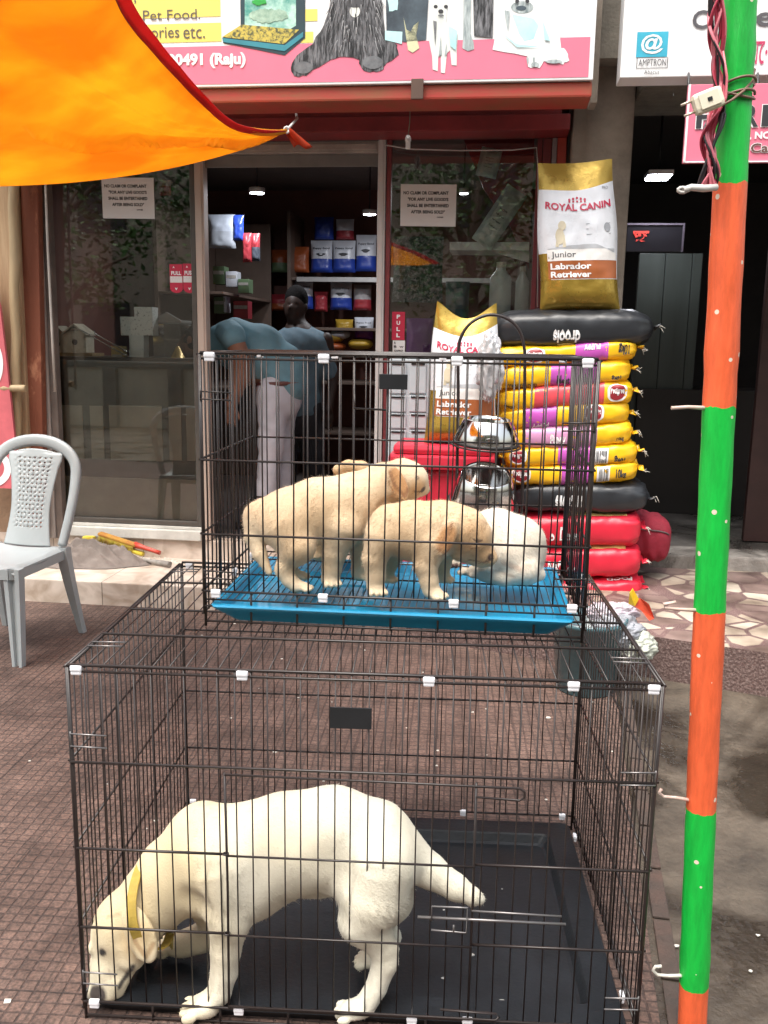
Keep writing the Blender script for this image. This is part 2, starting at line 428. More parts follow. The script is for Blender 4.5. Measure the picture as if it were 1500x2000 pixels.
# litter: tiny paper flecks on the pavers
mb = MB()
for i in range(70):
    x = random.uniform(-1.6, 1.0); y = random.uniform(1.6, 4.7); r = random.uniform(.002, .008) * (1.6 if i < 8 else 1)
    t = random.uniform(0, 6.28); n = random.choice((3, 4, 5))
    mb.prism([(x + r * math.cos(t + k * 6.283 / n), y + r * random.uniform(.6, 1) * math.sin(t + k * 6.283 / n)) for k in range(n)], lambda x, y, q: (x, y, q), .0065, .0042)
tag(build('litter', mb, M('paper_fleck', (.6, .58, .52), rough=.9, var=.3)), 'tiny pale paper flecks scattered over the paver tiles', 'litter', kind='stuff')
# ------------------------------------------------------------------ the pet shop building
VG = .66
shop = thing('pet_shop', 'glass fronted pet shop with aluminium door posts and maroon beam', 'shop', W(-.7, VG, 0))
UL, UA0, UA1, UB0, UB1, UR = -2.24, -1.222, -1.168, -.142, -.097, .775
mb = MB(); mb.fbox(-3.4, .158, 0, .62, 0, .14, ch=.006)
build('step', mb, STEPTILE, shop)
mb = MB(); mb.fbox(-3.4, .158, .62, 3.9, 0, .262, ch=.004)
build('threshold', mb, STEPTILE, shop)
mb = MB(); mb.fbox(-2.6, .86, .72, 3.9, .262, .268, ch=0)
build('floor', mb, M('dark_floor_tiles', (.12, .1, .09), rough=.35), shop)
mb = MB()
mb.fbox(-2.6, -2.34, VG, 3.9, .27, 2.95, ch=0); mb.fbox(.86, .93, .9, 3.9, .0, 2.95, ch=0); mb.fbox(-2.6, .93, 3.8, 3.95, .27, 2.95, ch=0)
build('wall', mb, DARKWALL, shop)
mb = MB(); mb.fbox(-2.6, .93, VG - .03, 3.9, 2.86, 2.96, ch=0)
build('ceiling', mb, CEIL, shop)
# sill under the left window
mb = MB(); mb.fbox(UL - .06, UA0 - .002, .595, .70, .262, .325, ch=.006); mb.fbox(UL - .06, UA0 - .002, .625, .70, .326, .345, ch=.004)
build('window_sill', mb, M('pale_sill', (.55, .54, .5), rough=.4, var=.2), shop)
# posts and header
def post(u0, u1, z0, z1, mat, name='door_post', v0=.62, v1=.70):
    mb = MB(); mb.fbox(u0, u1, v0, v1, z0, z1, ch=.004)
    mb.fbox(u0 + .012, u1 - .012, v0 - .006, v0 - .0005, z0, z1, ch=.002)
    return build(name, mb, mat, shop)
post(UA0, UA1, .265, 2.60, M('pale_bronze_aluminium', (.48, .38, .32), rough=.42, metal=.1, var=.15, scale=2, stretch=(1, 1, .3)))  # pale pinkish bronze post, its own colour
post(UB0, UB1, .265, 2.66, ALU)
mb = MB(); mb.fbox(UA1, UB0, .62, .70, 2.56, 2.62, ch=.004); mb.fbox(UA1 + .01, UB0 - .01, .61, .619, 2.572, 2.606, ch=.003)
mb.fbox(UL - .1, UA0 - .001, .62, .70, 2.56, 2.61, ch=.004)
build('door_header', mb, M('dusty_header', (.33, .29, .26), rough=.6, var=.3), shop)
ZT = LF(570, 326, .66)[2]
mb = MB(); mb.fbox(UA1, UB0, .66, .675, ZT, 2.558, ch=.002)
build('transom_panel', mb, M('transom_paint', (.2, .19, .18), rough=.6), shop)
mb = MB(); mb.fbox(-2.7, .905, .40, .60, 2.62, 2.70, ch=.006)
mb.fbox(-2.7, .86, .43, .62, 2.701, 2.90, ch=.004)
build('beam', mb, MAROON, shop)
mb = MB(); mb.fbox(-2.7, .93, .3, .62, 2.901, 3.8, ch=0)
build('upper_wall', mb, M('dull_brown_plaster', (.2, .15, .13), rough=.9, var=.3, bump=.3), shop)  # dull brown plaster, tone varying at random
# left window: pane + opaque lower panel
def window(u0, u1, z0, z1, fw, fmat):
    mb = MB()
    mb.fbox(u0, u0 + fw, .63, .69, z0, z1, ch=.003); mb.fbox(u1 - fw, u1, .63, .69, z0, z1, ch=.003)
    mb.fbox(u0 + fw, u1 - fw, .63, .69, z1 - fw, z1, ch=.003); mb.fbox(u0 + fw, u1 - fw, .63, .69, z0, z0 + fw, ch=.003)
    w = build('window', mb, fmat, shop)
    mb = MB(); mb.fbox(u0 + fw - .004, u1 - fw + .004, VG - .003, VG + .003, z0 + fw - .004, z1 - fw + .004, ch=0)
    build('pane', mb, GLASS, w)
    return w
window(UL, UA0 - .004, .347, 2.555, .03, M('dark_window_frame', (.1, .09, .08), rough=.4, metal=.3))
mb = MB(); mb.fbox(UL + .03, UA0 - .03, .70, .72, .35, 1.365, ch=.002)
build('lower_panel', mb, M('dark_laminate', (.17, .158, .135), rough=.22, var=.15, spec=.8), shop)
REFLP = M('reflection_grey', (.56, .53, .46), rough=.25, var=.12, spec=.8)  # pale panels that put the street's reflection into the colour
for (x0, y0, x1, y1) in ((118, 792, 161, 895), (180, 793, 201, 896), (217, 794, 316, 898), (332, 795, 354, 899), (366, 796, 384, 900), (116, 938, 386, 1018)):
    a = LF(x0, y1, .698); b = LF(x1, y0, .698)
    mb = MB(); mb.fbox(a[0], b[0], .692, .699, a[2], b[2], ch=.004); build('reflection_panel', mb, REFLP, shop)
mb = MB(); mb.fbox(UL + .01, UA0 - .01, .70, 1.15, 1.366, 1.386, ch=.003)
build('window_shelf', mb, M('brown_shelf', (.08, .06, .045), rough=.5), shop)
window(UB1 + .004, UR, .30, 2.66, .026, M('maroon_window_frame', (.2, .035, .04), rough=.5))
mb = MB(); mb.fbox(UR + .004, UR + .05, .60, .70, .2, 2.62, ch=.004)
build('jamb', mb, M('maroon_jamb', (.17, .03, .035), rough=.5, var=.3), shop)
a = FP(1083, 190, .60); b = FP(1080, 310, .60)
mb = MB(); mb.fbox(UR + .052, UR + .078, .585, .70, .2, 2.619, ch=.004)
build('guide_rail', mb, M('grey_rail', (.3, .28, .3), rough=.5, metal=.5), shop)
mb = MB(); mb.fbox(UR + .08, UR + .128, .58, .70, .2, 2.619, ch=.005)
build('red_post', mb, REDPOST, shop)
# left jamb: weathered wooden shutter boards
def plank(name, pa, pb, wpx, depth, mat, v, parent, mbx=None):
    A_, B_ = FP(*pa, v), FP(*pb, v)
    t = (B_ - A_); t = t / np.linalg.norm(t)
    w = wpx / pxm((A_ + B_) / 2)
    ex = np.cross(t, EV); ex /= np.linalg.norm(ex); ey = np.cross(t, ex)
    mb = mbx or MB(); mb.box((A_ + B_) / 2, (w, depth, np.linalg.norm(B_ - A_)), (ex, ey, t), ch=.006)
    return mb if mbx else build(name, mb, mat, parent)
plank('shutter_board', (46, 300), (84, 1050), 28, .05, GREYWOOD, .57, shop)
plank('shutter_board', (68, 300), (103, 1050), 20, .05, GREYWOOD, .59, shop)
plank('shutter_board', (88, 300), (122, 1050), 14, .06, M('dark_wood_edge', (.13, .1, .085), rough=.8, var=.3), .61, shop)
mb = MB(); mb.tube([FP(87, 300, .52), FP(93, 480, .52), FP(101, 640, .52), FP(107, 765, .52)], .0075, 8)
build('conduit', mb, M('dull_white_pipe', (.5, .46, .42), rough=.5), shop)
# narrow strip of side wall left of it
mb = MB(); mb.fbox(-3.4, -2.36, .62, .8, .262, 3.8, ch=0)
build('side_wall', mb, M('brown_plaster', (.3, .2, .13), rough=.9, var=.3, bump=.3), shop)

# old posts and poles at the left edge
def stick(name, label, cat, pa, pb, wpx, mat, v, wob=.004, r=None):
    A_, B_ = FP(*pa, v), FP(*pb, v)
    rr = (wpx / pxm((A_ + B_) / 2)) / 2
    n = 14; pts = []; rad = []
    for i in range(n + 1):
        t = i / n; p = A_ * (1 - t) + B_ * t
        p = p + EU * wob * math.sin(i * 2.1) + EV * wob * math.cos(i * 1.7)
        pts.append(p); rad.append(rr * (1.12 if i in (4, 9) else 1))
    mb = MB(); mb.tube(pts, rad, 12)
    o = build(name, mb, mat, loc=B_)
    return tag(o, label, cat)
plk = MB(); plank('x', (12, 300), (42, 900), 44, .06, None, .50, None, plk)
tag(build('wooden_post', plk, BROWNWOOD, loc=FP(40, 1000, .5)), 'broad raw brown wooden post at the left end of the shop front', 'post')
plk = MB(); plank('x', (60, 300), (76, 1040), 34, .06, None, .53, None, plk)
tag(build('painted_post', plk, RUST, loc=FP(70, 1040, .53)), 'rust red post with flaking paint beside the grey shutter boards', 'post')
stick('bamboo_pole', 'upright dry bamboo pole tied before the brown wooden post', 'pole', (26, 300), (34, 990), 19, BAMBOO, .42)
stick('bamboo_stub', 'short horizontal bamboo stub crossing the posts above the chair', 'pole', (-60, 757), (51, 759), 14, BAMBOO, .36, wob=.0)
# pink board with white ring letters
bd = thing('pink_board', 'pink board with white ring letters leaning at the left edge', 'signboard', FP(0, 1000, .34))
mb = MB()
px = [(-120, 480), (-25, 520), (0, 600), (14, 720), (33, 900), (36, 955), (-120, 948)]
P3 = [FP(x, y, .34) for x, y in px]
mb.prism([(i, 0) for i in range(len(P3))], lambda x, y, t: P3[int(x)] + EV * t, 0, .02)
build('panel', mb, M('faded_pink_paint', (.55, .12, .14), rough=.6, var=.2), bd)
for (cx, cy, rx, ry) in ((-14, 915, 36, 36), (-16, 712, 22, 46)):
    mb = MB(); n = 36
    for i in range(n):
        q = []
        for k, s_ in ((i, 1), (i + 1, 1), (i + 1, .62), (i, .62)):
            w = 2 * math.pi * k / n
            q.append(FP(cx + rx * s_ * math.cos(w), cy + ry * s_ * math.sin(w), .337))
        mb.poly(q)
    build('ring_letter', mb, WHITE, bd)

# notices and stickers on the glass
NOTE = M('note_paper', (.72, .7, .68), rough=.7, var=.04)
def rect_on(v, x0, y0, x1, y1, skew=0):
    a = LF(x0, y0, v); b = LF(x1, y0, v); c = LF(x0, y1, v)
    U0, U1 = a[0], b[0]; Z1, Z0 = (a[2] + b[2]) / 2, c[2]
    return lambda s, t, d=0.0: W(U0 + (U1 - U0) * s, v - d, Z0 + (Z1 - Z0) * t + skew * (s - .5))
def lines_on(mb, fn, lines, m=1, d=.0012, bold=.03):
    for (txt, x0, x1, yb, yt, *k) in lines:
        put_text(mb, txt, lambda a, b: fn(x0 + (x1 - x0) * a, yb + (yt - yb) * b, d), m, bold)
def sheet(mb, fn, th=.001, m=0, curl=0.0):
    mb.grid(lambda s, t: fn(s, t, curl * (abs(s - .5) * 2) ** 4 + 0), 6, 6, m, smooth=False)
for k, (r_, lab) in enumerate((((198, 347, 300, 427), 'white paper notice with four lines of type on the left window'),
                               ((783, 360, 892, 442), 'white paper notice with four lines of type on the right window'))):
    nt_ = thing('paper_notice', lab, 'notice', FP((r_[0] + r_[2]) / 2, r_[3], VG - .008), 'no claim notices')
    fn = rect_on(VG - .008, *r_, skew=-.004)
    mb = MB(); sheet(mb, fn, curl=.0008); build('paper', mb, NOTE, nt_)
    mb = MB()
    lines_on(mb, fn, [('NO CLAIM OR COMPLAINT', .05, .86, .755, .835), ('"FOR ANY LIVE GOOD\'S', .13, .86, .605, .685),
                      ('SHALL BE ENTERTAINED', .12, .87, .455, .535), ('AFTER BEING SOLD"', .19, .8, .305, .385), ('OWNER', .66, .78, .2, .235)], m=0, bold=.035)
    build('lettering', mb, INK, nt_)
PUSHRED = M('sticker_red', (.52, .03, .07), rough=.35, var=.05)
def roundtag(x0, y0, x1, y1, txt, label):
    st = thing('door_sticker', label, 'sticker', FP((x0 + x1) / 2, y1, VG - .006), 'push and pull stickers')
    fn = rect_on(VG - .005, x0, y0, x1, y1)
    out = [(0, 1), (0, .16)] + [(.5 - .5 * math.cos(w), .16 - .16 * math.sin(w)) for w in np.linspace(.2, math.pi - .2, 9)] + [(1, .16), (1, 1)]
    mb = MB(); mb.prism(out, lambda x, y, t: fn(x, y, t), .001, 0); build('label', mb, PUSHRED, st)
    mb = MB(); mb.poly([fn(x, y, .002) for x, y in ((.02, .36), (.98, .36), (.98, .58), (.02, .58))]); build('band', mb, NOTE, st)
    mb = MB(); lines_on(mb, fn, [(txt, .12, .9, .62, .76), ('A', .25, .4, .86, .93), ('v', .38, .6, .1, .18)], m=0, d=.0022, bold=.04)
    lines_on(mb, fn, [('- - - -', .1, .9, .52, .54), ('- - - - -', .1, .9, .44, .46)], m=0, d=.003)
    build('lettering', mb, WHITE, st)
roundtag(331, 516, 356, 572, 'PULL', 'red PULL sticker beside the PUSH sticker on the left window')
roundtag(357, 515, 382, 572, 'PUSH', 'red PUSH sticker next to the bronze door post')
st = thing('door_sticker', 'tall red PULL sticker above a small white card on the right window', 'sticker', FP(778, 664, VG - .006), 'push and pull stickers')
fn = rect_on(VG - .005, 766, 609, 791, 664)
mb = MB(); sheet(mb, fn); build('label', mb, PUSHRED, st)
mb = MB()
for i, ch_ in enumerate('PULL'): lines_on(mb, fn, [(ch_, .36, .64, .76 - .22 * i, .9 - .22 * i)], m=0, d=.0022, bold=.04)
build('lettering', mb, WHITE, st)
wc = thing('window_card', 'small white card printed with symbols under the tall PULL sticker', 'card', FP(778, 690, VG - .006))
fn = rect_on(VG - .005, 767, 665, 791, 689)
mb = MB(); sheet(mb, fn); build('card', mb, NOTE, wc)
mb = MB(); lines_on(mb, fn, [('A', .1, .25, .72, .92), ('B  w', .1, .9, .42, .6), ('KNPRO', .15, .85, .1, .25)], m=0, d=.002); build('lettering', mb, INK, wc)

# ------------------------------------------------------------------ inside the pet shop
def lamp(name, label, px, v, r, power, group='round ceiling lights'):
    p = FP(px[0], px[1], v)
    t = thing(name, label, 'ceiling light', p + np.array([0, 0, .0]), group)
    mb = MB(); mb.lathe([(0, .03), (r * 1.12, .03), (r * 1.12, .0), (r, -.004)], p, 28); build('rim', mb, WHITEP, t)
    mb = MB(); mb.lathe([(0, -.006), (r * .9, -.006), (r, -.003)], p, 28)
    build('diffuser', mb, M('lamp_glow', (.9, .9, 1), emit=((.88, .9, 1.0), power)), t)
    la = bpy.data.lights.new('lamp_light', 'AREA'); la.shape = 'DISK'; la.size = r * 1.8; la.energy = 4.5 if r > .04 else 2; la.color = (.93, .95, 1)
    lo_ = bpy.data.objects.new('lamp_light', la); C.objects.link(lo_); lo_.parent = t; lo_.location = (0, 0, -.012)
    mb = MB(); mb.tube([p + EZ * .03, np.array([p[0], p[1], 2.87])], .006, 6); build('stem', mb, BLACKP, t)
lamp('ceiling_light', 'glowing round ceiling light above the bending man', (502, 376), 1.7, .05, 22)
lamp('ceiling_light', 'glowing round ceiling light beside the white door post', (722, 418), 2.6, .05, 22)
lamp('ceiling_light', 'glowing round ceiling light seen through the right window near the notice', (906, 377), 1.9, .03, 22)

SHELFB = M('shelf_board', (.13, .09, .07), rough=.5)
EDGE = M('shelf_edge_strip', (.34, .33, .32), rough=.5)
# back wall shelving
sh = thing('shelving', 'dark back wall shelving stacked with pet food bags', 'shelving', W(-.6, 3.7, .27))
for z in (.7, 1.15, 1.62, 2.05):
    mb = MB(); mb.fbox(-1.25, .7, 3.25, 3.78, z - .025, z, ch=.003); build('shelf', mb, SHELFB, sh)
mb = MB(); mb.fbox(-1.2, .6, 3.235, 3.249, 2.01, 2.05, ch=.002); build('edge_strip', mb, EDGE, sh)
mb = MB()
for u in (-1.28, .72):
    mb = MB(); mb.fbox(u, u + .03, 3.22, 3.78, .27, 2.6, ch=.002); build('upright', mb, SHELFB, sh)
sl = thing('shelving', 'dark side shelving of small boxes along the left inner wall', 'shelving', W(-2.1, 2.6, .27))
for z in (1.15, 1.5, 1.85):
    mb = MB(); mb.fbox(-1.95, -1.45, 1.9, 3.3, z - .02, z, ch=.003); build('shelf', mb, SHELFB, sl)
mb = MB(); mb.fbox(-1.98, -1.951, 1.9, 3.3, .27, 2.5, ch=.003); mb.fbox(-1.95, -1.45, 3.301, 3.33, .27, 2.5, ch=.003); build('side_panel', mb, SHELFB, sl)

def pouch(name, label, cat, x0, y0, x1, y1, v, cols, group, split=.4, th=.1, txt=None, mark=None):
    """standing foil pouch: pillow front with a coloured lower part and a crimped top"""
    a = LF(x0, y1, v); b = LF(x1, y0, v)
    w = b[0] - a[0]; h = b[2] - a[2]; cu = (a[0] + b[0]) / 2; z0 = a[2]
    t = thing(name, label, cat, W(cu, v, z0), group)
    def pil(s, q, side):
        f = (1 - abs(2 * s - 1) ** 3) ** .6 * min(1, q * 9 + .12) ** .5 * max(0.04, 1 - max(0, (q - .62) / .38) ** 1.6)
        wr = .006 * noise.noise(Vector((s * 5 + cu * 9, q * 7, side)))
        return W(cu + w * (s - .5) * (1 - .05 * math.sin(q * 3)), v + side * (th / 2 * f + wr * f + .001), z0 + h * q)
    ms = []
    for i, (lo, hi) in enumerate(((0, split), (split, 1))):
        mb = MB()
        for side in (-1, 1): mb.grid(lambda s, q: pil(s, lo + (hi - lo) * q, side), 12, 10)
        build('lower_print' if i == 0 else 'upper_print', mb, cols[i], t)
    if txt:
        mb = MB()
        for (s, a0, a1, b0, b1) in txt: put_text(mb, s, lambda x, y: pil(a0 + (a1 - a0) * x, b0 + (b1 - b0) * y, -1) - EV * .003, 0, .02)
        if mark:
            mb.prism([(mark[0] + mark[2] * math.cos(k) * (1 + .3 * math.sin(3 * k)), mark[1] + mark[3] * math.sin(k)) for k in np.linspace(0, 6.1, 14)],
                     lambda x, y, d: pil(x, y, -1) - EV * d, .004, .002)
        build('lettering', mb, INK, t)
    return t
PWH = M('pouch_white', (.55, .57, .62), rough=.35, var=.1); PBL = M('pouch_blue', (.02, .05, .3), rough=.35); POR = M('pouch_orange', (.3, .07, .02), rough=.4)
PRD = M('pouch_red', (.3, .03, .04), rough=.4); PYE = M('pouch_yellow', (.42, .26, .03), rough=.4); PGR = M('pouch_green', (.1, .16, .08), rough=.5)
PPU = M('pouch_purple', (.16, .03, .22), rough=.4)
T1 = [('Nutricare', .12, .88, .72, .8)]
vB = 3.42
for (x0, y0, x1, y1, cols, lab, tx) in (
        (607, 470, 650, 532, (PBL, PWH), 'white and blue food bag, leftmost of three on the top shelf', 1),
        (650, 470, 695, 532, (PBL, PWH), 'white and blue food bag in the middle of the top shelf', 1),
        (695, 459, 736, 530, (PBL, PWH), 'taller white and blue food bag next to the white door post', 1),
        (566, 482, 604, 532, (POR, POR), 'dull orange food bag beside the white and blue bags', 0),
        (570, 545, 612, 603, (PBL, PWH), 'white and blue food bag behind the standing man', 1),
        (645, 550, 688, 605, (PBL, PWH), 'white and blue food bag alone on the second shelf', 1),
        (690, 556, 726, 606, (PRD, M('pouch_grey', (.3, .28, .28), rough=.4)), 'grey and red food bag at the right of the second shelf', 0),
        (614, 570, 640, 608, (PRD, PRD), 'small red food bag on the second shelf', 0),
        (528, 575, 566, 606, (POR, PRD), 'red packet at the left end of the second shelf', 0),
        (530, 488, 562, 532, (PGR, POR), 'dull green and orange food bag at the left end of the top shelf', 0),
        (692, 620, 730, 662, (PPU, PWH), 'purple and white food bag on the third shelf', 1),
        (655, 624, 690, 645, (PYE, PYE), 'small yellow food bag behind the flat bags on the third shelf', 0),
        (614, 424, 652, 468, (PBL, PBL), 'deep blue food bag stacked above the leftmost white and blue bag', 0),
        (656, 428, 692, 468, (PRD, PWH), 'red and white food bag stacked above the middle white and blue bag', 0)):
    pouch('food_bag', lab, 'food bag', x0, y0, x1, y1, vB, cols, 'food bags on the back shelves', split=.42, txt=[('Puppy food', .12, .9, .7, .78)] if tx else None, mark=(.5, .55, .2, .05) if tx else None)
for i, (x0, y0, x1, y1, m_, lab) in enumerate(((612, 652, 672, 668, PYE, 'flat yellow bag on top of the low shelf pile'), (614, 670, 676, 684, POR, 'flat orange bag in the low shelf pile'),
                             (645, 646, 684, 660, PWH, 'flat white bag lying on the low shelf pile'), (680, 664, 728, 680, PYE, 'flat yellow bag at the right of the low shelf'))):
    a = LF(x0, y1, vB); b = LF(x1, y0, vB)
    mb = MB(); cu, cz, L_, H_ = (a[0] + b[0]) / 2, (a[2] + b[2]) / 2, b[0] - a[0], b[2] - a[2]
    mb.grid(lambda s, q: W(cu + L_ * (s - .5), vB + .12 * math.cos(6.283 * q) * (1 - abs(2 * s - 1) ** 4) ** .5, cz + H_ * .62 * math.sin(6.283 * q) * max(.05, (1 - abs(2 * s - 1) ** 3)) ** .5), 12, 14)
    tag(build('flat_food_bag', mb, m_, loc=W(cu, vB, a[2])), lab, 'food bag', 'food bags on the back shelves')
for (x0, y0, x1, y1, m_, lab) in ((416, 520, 438, 555, PGR, 'green carton at the near end of the side shelf'), (441, 530, 462, 560, PWH, 'white carton on the upper side shelf'),
                                  (465, 545, 486, 572, PGR, 'pale green packet pile at the far end of the side shelf'), (418, 580, 438, 612, PGR, 'dull green carton on the lower side shelf'),
                                  (456, 588, 484, 622, PRD, 'red patterned carton on the lower side shelf'), (436, 572, 441, 610, PWH, 'thin white carton standing on the lower side shelf')):
    v_ = 2.2; a = LF(x0, y1, v_); b = LF(x1, y0, v_)
    mb = MB(); mb.fbox(a[0], b[0], v_, v_ + .12, a[2], b[2], ch=.003)
    o = thing('carton', lab, 'box', W(a[0], v_, a[2]), 'cartons on the side shelves')
    build('carton_body', mb, m_, o)
    mb = MB(); mb.fbox(a[0] + .005, b[0] - .005, v_ - .002, v_ - .0005, a[2] + (b[2] - a[2]) * .55, a[2] + (b[2] - a[2]) * .75, ch=0); build('label', mb, M('dull_label', (.35, .33, .3), var=.3, scale=40), o)
for (x0, y0, x1, y1, cols, lab) in ((408, 419, 460, 485, (M('pouch_clear_grey', (.25, .27, .3), rough=.25), M('pouch_silver', (.3, .33, .38), rough=.25)), 'grey plastic packet hanging at the upper left of the doorway'),
                                    (455, 420, 476, 470, (PBL, PBL), 'deep blue foil packet hanging beside the grey packet'),
                                    (474, 455, 492, 512, (PRD, PRD), 'dark red packet hanging in the doorway'), (492, 456, 508, 510, (M('pouch_dark', (.05, .06, .08)), PRD), 'dark packet hanging deepest in the row')):
    pouch('hanging_packet', lab, 'packet', x0, y0, x1, y1, 1.9, cols, 'packets hanging in the doorway', split=.5, th=.05)
# things standing in the left window on its shelf
zs = 1.387
def wbox(x0, x1, y0, y1, v, lab, mat, dep=.09, dots=True):
    a = LF(x0, y1, v); b = LF(x1, y0, v)
    t = thing('patterned_box', lab, 'box', W((a[0] + b[0]) / 2, v, a[2]), 'patterned boxes in the left window')
    mb = MB(); mb.fbox(a[0], b[0], v, v + dep, a[2], b[2], ch=.003); build('box', mb, mat, t)
    mb = MB(); mb.fbox(a[0] - .001, b[0] + .001, v - .001, v + dep + .001, b[2] - .018, b[2] + .001, ch=.002); build('lid', mb, mat, t)
DOT = M('dotted_card', (.6, .64, .62), rough=.6, col2=(.25, .28, .28), scale=70, thr=(.6, .64), detail=2)
PALE = M('pale_card', (.5, .56, .56), rough=.6, col2=(.36, .42, .42), scale=40, thr=(.62, .66), detail=2)
wbox(253, 280, 655.5, 684, .86, 'pale patterned box under the dotted boxes in the left window', PALE)
wbox(253, 280, 684.5, 712, .86, 'pale patterned box at the bottom of the pile in the left window', PALE)
wbox(236, 263, 619, 655, .86, 'dotted white box, lower left of the pile in the left window', DOT, .08)
wbox(263.5, 297, 600, 655, .86, 'tall dotted white box on the right top of the pile', DOT, .1)
def house(cx, w_, yb, yt, v, lab, mat):
    a = LF(cx - w_ / 2, yb, v); b = LF(cx + w_ / 2, yt, v)
    t = thing('bird_house', lab, 'bird house', W((a[0] + b[0]) / 2, v, a[2]), 'bird houses in the left window')
    u0, u1, z0, z1 = a[0], b[0], a[2], b[2]; zm = z0 + (z1 - z0) * .7; um = (u0 + u1) / 2
    mb = MB(); mb.prism([(u0, z0), (u1, z0), (u1, zm), (um, z1 - .012), (u0, zm)], lambda x, y, d: W(x, d, y), v, v + .12); build('box', mb, mat, t)
    mb = MB()
    for s_ in (u0 - .012, u1 + .012):
        p0, p1 = np.array([s_, zm - .01]), np.array([um, z1])
        n_ = np.array([0, .012]); mb.prism([p0, p1, p1 + n_, p0 + n_], lambda x, y, d: W(x, d, y), v - .012, v + .132)
    build('roof', mb, mat, t)
    mb = MB(); mb.prism([(um + .018 * math.cos(k), z0 + (zm - z0) * .55 + .018 * math.sin(k)) for k in np.linspace(0, 5.9, 14)], lambda x, y, d: W(x, d, y), v - .002, v - .0005); build('entrance', mb, BLACKP, t)
house(146, 40, 688, 636, .84, 'cream bird house in the left window, the larger one', M('cream_ply', (.55, .5, .4), rough=.7, var=.2, scale=20))
house(112, 32, 692, 640, .9, 'cream bird house at the left end of the window shelf', MATS['cream_ply'])
mb = MB(); a = LF(105, 712, .8); b = LF(180, 690, .8); mb.fbox(a[0], b[0], .8, .98, a[2], b[2], ch=.004)
tag(build('wooden_tray', mb, M('kraft_wood', (.3, .2, .09), rough=.7, var=.25, scale=12, stretch=(1, 6, 6)), loc=W(a[0], .8, a[2])), 'low kraft brown tray under the cream bird houses', 'tray')
kb = thing('kraft_box', 'small kraft yellow box leaning in the left window', 'box', FP(230, 711, .8))
a = LF(218, 711, .8); b = LF(240, 676, .8)
mb = MB(); mb.fbox(a[0], b[0], .8, .86, a[2], b[2], ch=.003); build('box', mb, M('kraft_card', (.45, .33, .13), rough=.7, var=.15), kb)
mb = MB(); mb.fbox(a[0] + .006, b[0] - .006, .797, .7995, a[2] + .02, a[2] + .06, ch=0); build('label', mb, MATS['dull_label'], kb)
mb = MB(); q = LF(348, 711, .85)
mb.lathe([(.0, .11), (.01, .11), (.05, .03), (.085, 0.0)], W(q[0], q[1], q[2]), 4)
tag(build('gold_pyramid', mb, M('gold_mesh', (.4, .27, .08), rough=.4, metal=.5, var=.4, scale=60), loc=W(*q)), 'small gold mesh cone near the bronze post in the left window', 'ornament')
mb = MB()
mb.tube([FP(140, 645, .76), FP(157, 644, .76), FP(250, 697, .76)], .004, 6)
tag(build('metal_perch', mb, M('bright_rod', (.7, .68, .65), rough=.25, metal=.8), loc=FP(140, 645, .76)), 'bent bright metal rod, longer one in the left window', 'rod', 'metal rods in the left window')
mb = MB(); mb.tube([FP(184, 646, .78), FP(186, 652, .78), FP(248, 687, .78)], .004, 6)
tag(build('metal_perch', mb, MATS['bright_rod'], loc=FP(184, 646, .78)), 'short bright metal rod beside the longer bent one', 'rod', 'metal rods in the left window')
tk = thing('glass_tank', 'small glass tank with grey rim in the left window', 'tank', FP(330, 705, .95))
a = LF(300, 706, .95); b = LF(352, 610, .95)
mb = MB(); mb.fbox(a[0], b[0], .95, 1.15, a[2], b[2] - .07, ch=.004); build('glass_box', mb, CLEAR, tk)
mb = MB(); mb.fbox(a[0] - .004, b[0] + .004, .945, 1.155, b[2] - .07, b[2] - .05, ch=.004); mb.prism([(a[0], b[2] - .05), (b[0], b[2] - .05), ((a[0] + b[0]) / 2, b[2])], lambda x, y, d: W(x, d, y), .95, .97); build('rim', mb, M('tank_rim', (.2, .19, .18), rough=.5), tk)
rp_ = pouch('red_packet', 'small red packet hanging near the top of the left window', 'packet', 311, 352, 334, 382, .8, (PRD, M('packet_pale', (.5, .4, .4))), None, split=.6, th=.03)

# behind the right window
wsf = thing('white_shelf', 'white bracket shelf inside the right window', 'shelf', FP(950, 480, .8))
mb = MB(); a = LF(878, 489, .8); b = LF(1034, 473, .8); mb.fbox(a[0], b[0], .8, 1.1, a[2], b[2], ch=.003); build('board', mb, M('shelf_white', (.75, .76, .75), rough=.5), wsf)
mb = MB(); P2 = [LF(x, y, .8) for x, y in ((958, 489.5), (1034, 489.5), (1034, 512))]
mb.prism([(p[0], p[2]) for p in P2], lambda x, y, d: W(x, d, y), .83, .85); build('bracket', mb, MATS['shelf_white'], wsf)
